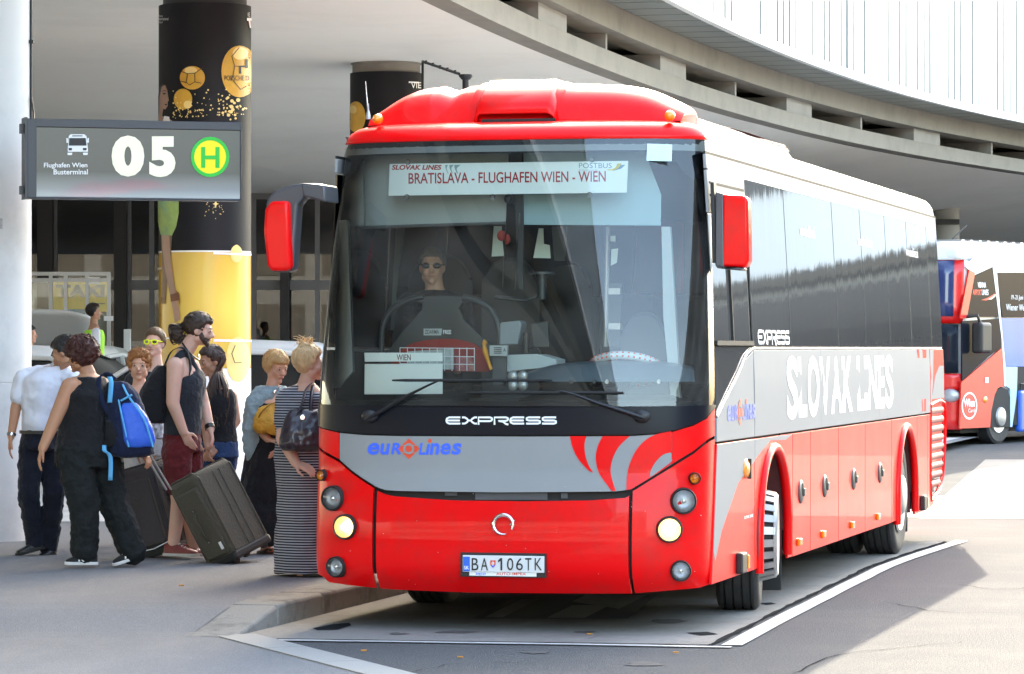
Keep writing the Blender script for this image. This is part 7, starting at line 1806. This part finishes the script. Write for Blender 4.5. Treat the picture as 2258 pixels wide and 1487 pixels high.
base = Gp.base; yb = empty('shoulder_bag', 'mustard yellow soft bag held by the blonde woman in black', 'bag', base + c(1340, 715, -.2)); off = base - yb.location; cc = lambda x, y, dy=0: c(x, y, dy) + off
m_must = mat('mustard_canvas', (.52, .25, .02), .7, var=.15, vs=20, bump=.4, bs=40)
b = MB(); loft(b, [(cc(1330, 712, -.24), .07, .05), (cc(1330, 690, -.24), .11, .08), (cc(1335, 640, -.23), .12, .09), (cc(1350, 590, -.2), .10, .07), (cc(1375, 562, -.17), .06, .04)], R(-80), 0, p=2.6); fuse(b, 'bag', m_must, yb, fold=.03, fsize=.05)
b = MB(); b.tube(smooth_pts([tuple(cc(1275, 680, -.25)), tuple(cc(1290, 620, -.31)), tuple(cc(1340, 570, -.29)), tuple(cc(1390, 555, -.2))], 5), .005, 6); b.build('zip', mat('mustard_dark', (.25, .1, .01), .8), yb)
ribbon3('strap', [cc(1325, 705, -.3), cc(1365, 715, -.28), cc(1395, 710, -.2)], .02, m_must, yb, (0, 0, 1))

# ---------------- woman in the striped dress at the bus door
Hp = Person('woman with blonde bun in a long navy and white striped dress by the coach door', 25.2, 672); c = Hp.c
yw = R(35); b = Hp.skin; MH = headM(c(1535, 365), R(20), R(-4), s=1.0); head(b, MH, False); rc(b, c(1530, 415), c(1520, 470), .05, .062)
tor = [(c(1510, 880), .20, .18), (c(1505, 800), .19, .17), (c(1500, 700), .17, .155), (c(1500, 600), .18, .16), (c(1505, 540), .19, .14), (c(1512, 490), .15, .10), (c(1520, 465), .09, .07)]
loft(b, tor, yw, -.012); A1 = [c(1428, 545, -.05), c(1408, 740, -.1), c(1470, 860, -.25)]; A2 = [c(1590, 545, .1), c(1640, 700, .1), c(1660, 800, 0)]
for q in (A1, A2): limb(b, q, [.064, .055, .036])
hand(b, A1[2], (.8, -.3, -.3), (0, .5, -.8), -1, .6)
LL = [[c(1470, 880), c(1480, 1080), c(1500, 1400)], [c(1560, 880), c(1565, 1080), c(1570, 1400)]]
for q in LL: limb(b, q, [.09, .065, .045])
o = Hp.finish(m_sk1, .008); face(o, MH, m_bln)
def stripes(name):
    m = mat(name, (.5, .5, .5), .85, bump=.2, bs=60, spec=.2); nt = m.node_tree; b = nt.nodes['Principled BSDF']; tc = nt.nodes.new('ShaderNodeTexCoord'); w = nt.nodes.new('ShaderNodeTexWave'); w.bands_direction = 'Z'; w.inputs['Scale'].default_value = 16.5; w.inputs['Distortion'].default_value = .6; w.inputs['Detail Scale'].default_value = .25
    cr = nt.nodes.new('ShaderNodeValToRGB'); e = cr.color_ramp.elements; e[0].position = .50; e[0].color = (.016, .018, .035, 1); e[1].position = .58; e[1].color = (.34, .35, .39, 1)
    nt.links.new(tc.outputs['Object'], w.inputs[0]); nt.links.new(w.outputs[1], cr.inputs[0]); nt.links.new(cr.outputs[0], b.inputs['Base Color']); return m
m_str = stripes('striped_jersey')
b = MB(); loft(b, [(c(1510, 1405), .21, .19), (c(1515, 1250), .20, .185), (c(1520, 1050), .19, .18), (c(1512, 880), .20, .18)] + tor[1:5] + [(c(1512, 505), .155, .10)], yw, .016); limb(b, [A1[0], A1[0].lerp(A1[1], .52)], [.085, .085]); limb(b, [A2[0], A2[0].lerp(A2[1], .5)], [.085, .085]); limb(b, [c(1512, 520), A1[0]], [.09, .08]); fuse(b, 'striped_dress', m_str, o, fold=.04, fsize=.12)
m_bl2 = hairmat('hair_light_blonde', (.66, .46, .25)); rd = random.Random(31)
haircap(MH, m_bl2, o, std_hair, 1.1, seed=17, fold=.012)
bun = c(1518, 292); b = MB()
for k in range(40): d = Vector((rd.gauss(0, 1), rd.gauss(0, 1), rd.gauss(0, 1))).normalized(); b.ball(bun + Vector((d.x * .05, d.y * .05, d.z * .045)), rd.uniform(.012, .022), 7, 5)
b.ball(bun, (.05, .05, .045), 10, 8); fuse(b, 'hair_bun', m_bl2, o, vox=.007, fold=.012, fsize=.02)
ps = [[bun + Vector((rd.uniform(-.03, .03), rd.uniform(-.03, .03), .02)), bun + Vector((rd.uniform(-.07, .07), rd.uniform(-.05, .05), rd.uniform(.03, .09))), bun + Vector((rd.uniform(-.10, .10), rd.uniform(-.07, .07), rd.uniform(-.02, .10)))] for k in range(22)]
strands(o, m_bl2, ps, .004)
shoe(o, c(1510, 1420, 0), c(1610, 1424, -.05), m_shk, m_shk, .06, .042); shoe(o, c(1560, 1412, .1), c(1650, 1414, .1), m_shk, m_shk, .06, .042)
base = Hp.base; hb = empty('handbag', 'dark purple leather handbag on the shoulder of the striped dress woman', 'handbag', base + c(1490, 800, -.25)); off = base - hb.location; cc = lambda x, y, dy=0: c(x, y, dy) + off
m_hb = mat('dark_purple_leather', (.022, .014, .024), .35, var=.3, vs=12, bump=.2, bs=40, coat=.3)
b = MB(); loft(b, [(cc(1495, 800, -.27), .13, .05), (cc(1495, 770, -.28), .155, .075), (cc(1500, 690, -.27), .145, .07), (cc(1505, 610, -.24), .11, .045), (cc(1510, 590, -.22), .10, .03)], R(-85), 0, p=2.8); fuse(b, 'bag', m_hb, hb, fold=.02)
ribbon3('strap', [cc(1465, 640, -.30), cc(1500, 560, -.28), cc(1520, 490, -.16), cc(1545, 462, -.1)], .025, m_hb, hb, (.8, 0, .5)); ribbon3('strap', [cc(1545, 640, -.28), cc(1545, 540, -.22), cc(1555, 470, -.1)], .025, m_hb, hb, (1, 0, .1))
b = MB(); b.lathe([(.016, -.003), (.02, 0), (.016, .003)], 14, Matrix.Translation(cc(1503, 632, -.33)) @ Matrix.Rotation(R(90), 4, 'X')); b.build('buckle', m_chrome, hb)

# ---------------- driver's mate seen through the windscreen
vY = OY + 1.62
I = Person('man in dark sunglasses and black shirt sitting inside the coach', vY, 955, z=1.05); px = I.px
b = I.skin; MI = headM(px(953, 588), R(-92), R(-2), s=1.02); head(b, MI); rc(b, px(955, 610), px(960, 650), .058, .066)
tor = [(px(955, 860), .18, .13), (px(957, 780), .19, .14), (px(958, 700), .21, .13), (px(959, 662), .19, .10), (px(960, 640), .09, .07)]
loft(b, tor, R(-90), -.01)
for sx in (-1, 1): limb(b, [px(958 + sx * 62, 672), px(958 + sx * 75, 765), px(958 + sx * 50, 815, -.2)], [.055, .05, .035])
o = I.finish(m_sk3, .009); face(o, MI, m_eyed, eyes=False)
b = MB(); loft(b, tor, R(-90), .012)
for sx in (-1, 1): limb(b, [px(958 + sx * 58, 670), px(958 + sx * 72, 755)], [.075, .07])
fuse(b, 'shirt', m_blk, o, fold=.02)
b = MB()
for s in (1, -1): hball(b, MI, (s * .034, .088, .004), (.027, .012, .018), 12, 8)
b.tube([MI @ Vector(q) for q in ((-.08, .0, .01), (-.06, .09, .012), (.06, .09, .012), (.08, .0, .01))], .004, 6); b.build('sunglasses', MATS['dark_lens'], o, smooth=60)
haircap(MI, hairmat('hair_cropped_grey', (.13, .10, .08)), o, std_hair, 1.0, seed=22, fold=.002)

# ---------------- people by the kiosk at the back
m_hv = mat('high_visibility_vest', (.38, .80, .05), .7, var=.1); m_hk = hairmat('hair_dark_plain', (.02, .015, .013))
def far_person(label, Y, hx, hy, yaw, top, skin, extra=None):
    p = Person(label, Y, hx); px = p.px; b = p.skin; s = F / Y; M = headM(px(hx, hy), yaw); head(b, M); hip = px(hx, hy + .84 * s); ch = px(hx, hy + .36 * s); nk = px(hx, hy + .19 * s)
    tor = [(hip, .16, .13), (hip.lerp(ch, .5), .165, .125), (ch, .20, .13), (ch.lerp(nk, .55), .19, .10), (nk, .09, .07)]; loft(b, tor, yaw, -.01); rc(b, px(hx, hy + .08 * s), nk, .05, .06)
    f = Vector((math.cos(yaw), math.sin(yaw), 0)); w = Vector((-f.y, f.x, 0))
    LL = []; AA = []
    for q in (-1, 1):
        kn = hip + w * (.09 * q) + Vector((0, 0, -.38)) + f * .03; an = Vector((kn.x, kn.y, .08)); LL.append([hip + w * (.09 * q), kn, an]); limb(b, LL[-1], [.085, .06, .042])
        e = ch + w * (.25 * q) + Vector((0, 0, -.2)); AA.append([ch + w * (.19 * q) + Vector((0, 0, .06)), e, e + f * .15 + Vector((0, 0, -.2))]); limb(b, AA[-1], [.055, .045, .03]); hand(b, AA[-1][2], f * .5 + Vector((0, 0, -.8)), w * -q, q, .4)
    o = p.finish(skin, .011); b = MB(); loft(b, tor[:4], yaw, .014); 
    for q in AA: limb(b, q[:2], [.07, .062])
    fuse(b, 'shirt', top, o, vox=.011, fold=.02); b = MB(); loft(b, tor[:2], yaw, .012)
    for q in LL: limb(b, q, [.105, .085, .07])
    fuse(b, 'trousers', m_navy, o, vox=.011, fold=.02); haircap(M, m_hk, o, std_hair, 1.06, seed=int(hx), fold=.004, vox=.011)
    for q in LL: shoe(o, q[2] - f * .08 + Vector((0, 0, -.08)), q[2] + f * .19 + Vector((0, 0, -.08)), m_shk, m_rub)
    if extra: extra(o, tor, yaw)
    return p
def vest(o, tor, yaw):
    b = MB(); loft(b, tor[:4], yaw, .026); fuse(b, 'high_visibility_vest', m_hv, o, vox=.011)
far_person('man in neon yellow vest over white shirt standing at the taxi kiosk', 52.0, 207, 688, R(15), m_shirt, m_sk4, vest)
far_person('dark haired man in black half hidden behind the pale column', 47.5, 64, 738, R(-10), m_blk, m_sk3)

# ---------------- suitcases
def suitcase(label, Y, foot, top, w, dep, th_yaw, m, cat='suitcase'):
    """foot and top: photo pixels of the lower and upper end of the face axis"""
    a = P(foot[0], foot[1], Y); t = P(top[0], top[1], Y); ax = (t - a); L = ax.length; ax.normalize()
    n = Vector((math.sin(th_yaw), -math.cos(th_yaw), 0)); side = ax.cross(n).normalized(); n = side.cross(ax).normalized()
    r = empty('suitcase', label, cat, a); M = Matrix(((side.x, n.x, ax.x, 0), (side.y, n.y, ax.y, 0), (side.z, n.z, ax.z, 0), (0, 0, 0, 1)))
    return r, M, L
def case_parts(r, M, L, w, dep, m, dark, pipe, zf):
    b = MB(); b.box(-w / 2, w / 2, -dep, 0, .05, L, M=M); o = b.build('shell', m, r, bevel=.045, seg=4, smooth=50)
    b = MB(); b.box(-w / 2 + .04, w / 2 - .03, -.01, .022, .10, L - .10, M=M); b.build('front_pocket', m, r, bevel=.02, seg=3, smooth=50)
    b = MB()
    def loop(y, ins, rr):
        p = [(-w / 2 - rr * .3 + ins, y, .09), (-w / 2 + ins, y, L - .05), (-w / 2 + .04 + ins, y, L + rr * .3), (w / 2 - .04, y, L + rr * .3), (w / 2 + rr * .3, y, L - .05), (w / 2 + rr * .3, y, .09)]
        b.tube([M @ Vector(q) for q in p], rr, 6)
    loop(-.03, 0, .009); loop(-dep * .45, 0, .006); loop(-dep * .62, 0, .006); loop(-dep + .03, 0, .009); b.build('piping', pipe, r)
    b = MB(); b.box(-w / 2 - .004, w / 2 + .004, -dep - .004, .004, .02, .09, M=M); b.build('base_guard', dark, r, bevel=.02)
    for s in (-1, 1):
        for y in (-dep + .05, -.04):
            b = MB(); b.lathe([(.034, -.014), (.037, 0), (.034, .014)], 16, M @ Matrix.Translation((s * (w / 2 - .05), y, .03)) @ Matrix.Rotation(math.pi / 2, 4, 'Y')); b.build('castor', m_rub, r, smooth=40)
    return o
m_olive = cloth('olive_brown_fabric', (.078, .068, .050)); m_char = cloth('charcoal_fabric', (.055, .046, .048)); m_pipe = mat('olive_piping', (.06, .05, .035), .6); m_pipe2 = mat('charcoal_piping', (.018, .016, .017), .5)
r, M, L = suitcase('large olive brown fabric suitcase tilted on its castors beside the queue', 26.6, (497, 1254), (398, 1062), .36, .44, R(-38), m_olive)
w, dep = .30, .46; case_parts(r, M, .745, w, dep, m_olive, m_rub, m_pipe, 0)
b = MB(); b.tube([M @ Vector(q) for q in ((0, .024, .25), (0, .05, .28), (0, .052, .44), (0, .024, .47))], .014, 8, flat=.6); b.build('side_handle', m_pipe, r, smooth=50)
b = MB(); b.box(w / 2 - .075, w / 2 - .05, .022, .026, .14, .20, M=M); b.build('label_tag', m_wht, r)
b = MB(); b.ball(M @ Vector((0, .03, .23)), .008, 8, 6); b.ball(M @ Vector((0, .03, .49)), .008, 8, 6); b.build('rivet', m_chrome, r)
b = MB()
hA, hB = P(325, 1003, 26.45) - r.location, P(372, 1080, 26.6) - r.location
for s in (-.025, .025): b.tube([hA + Vector((s * .6, s, 0)), hB + Vector((s * .6, s, 0))], .0085, 8)
b.build('telescopic_handle', m_alu, r); b = MB(); b.tube([hA + Vector((-.04, -.04, .01)), hA + Vector((.04, .04, .015))], .014, 8); b.build('grip', m_rub, r)
r, M, L = suitcase('dark charcoal fabric suitcase pulled along behind the olive one', 27.3, (352, 1232), (293, 1030), .36, .44, R(-30), m_char)
w, dep = .30, .33; case_parts(r, M, .73, w, dep, m_char, m_rub, m_pipe2, 0)
b = MB(); b.tube([M @ Vector(q) for q in ((-.13, .024, .62), (-.13, .028, .16), (-.10, .03, .12), (.10, .03, .12), (.13, .028, .16), (.13, .024, .62))], .006, 6); b.build('pocket_zip', m_pipe, r)
b = MB(); b.tube([M @ Vector(q) for q in ((-.12, .03, .09), (.0, .034, .085), (.14, .03, .11))], .004, 6); b.build('reflective_piping', m_wht, r)
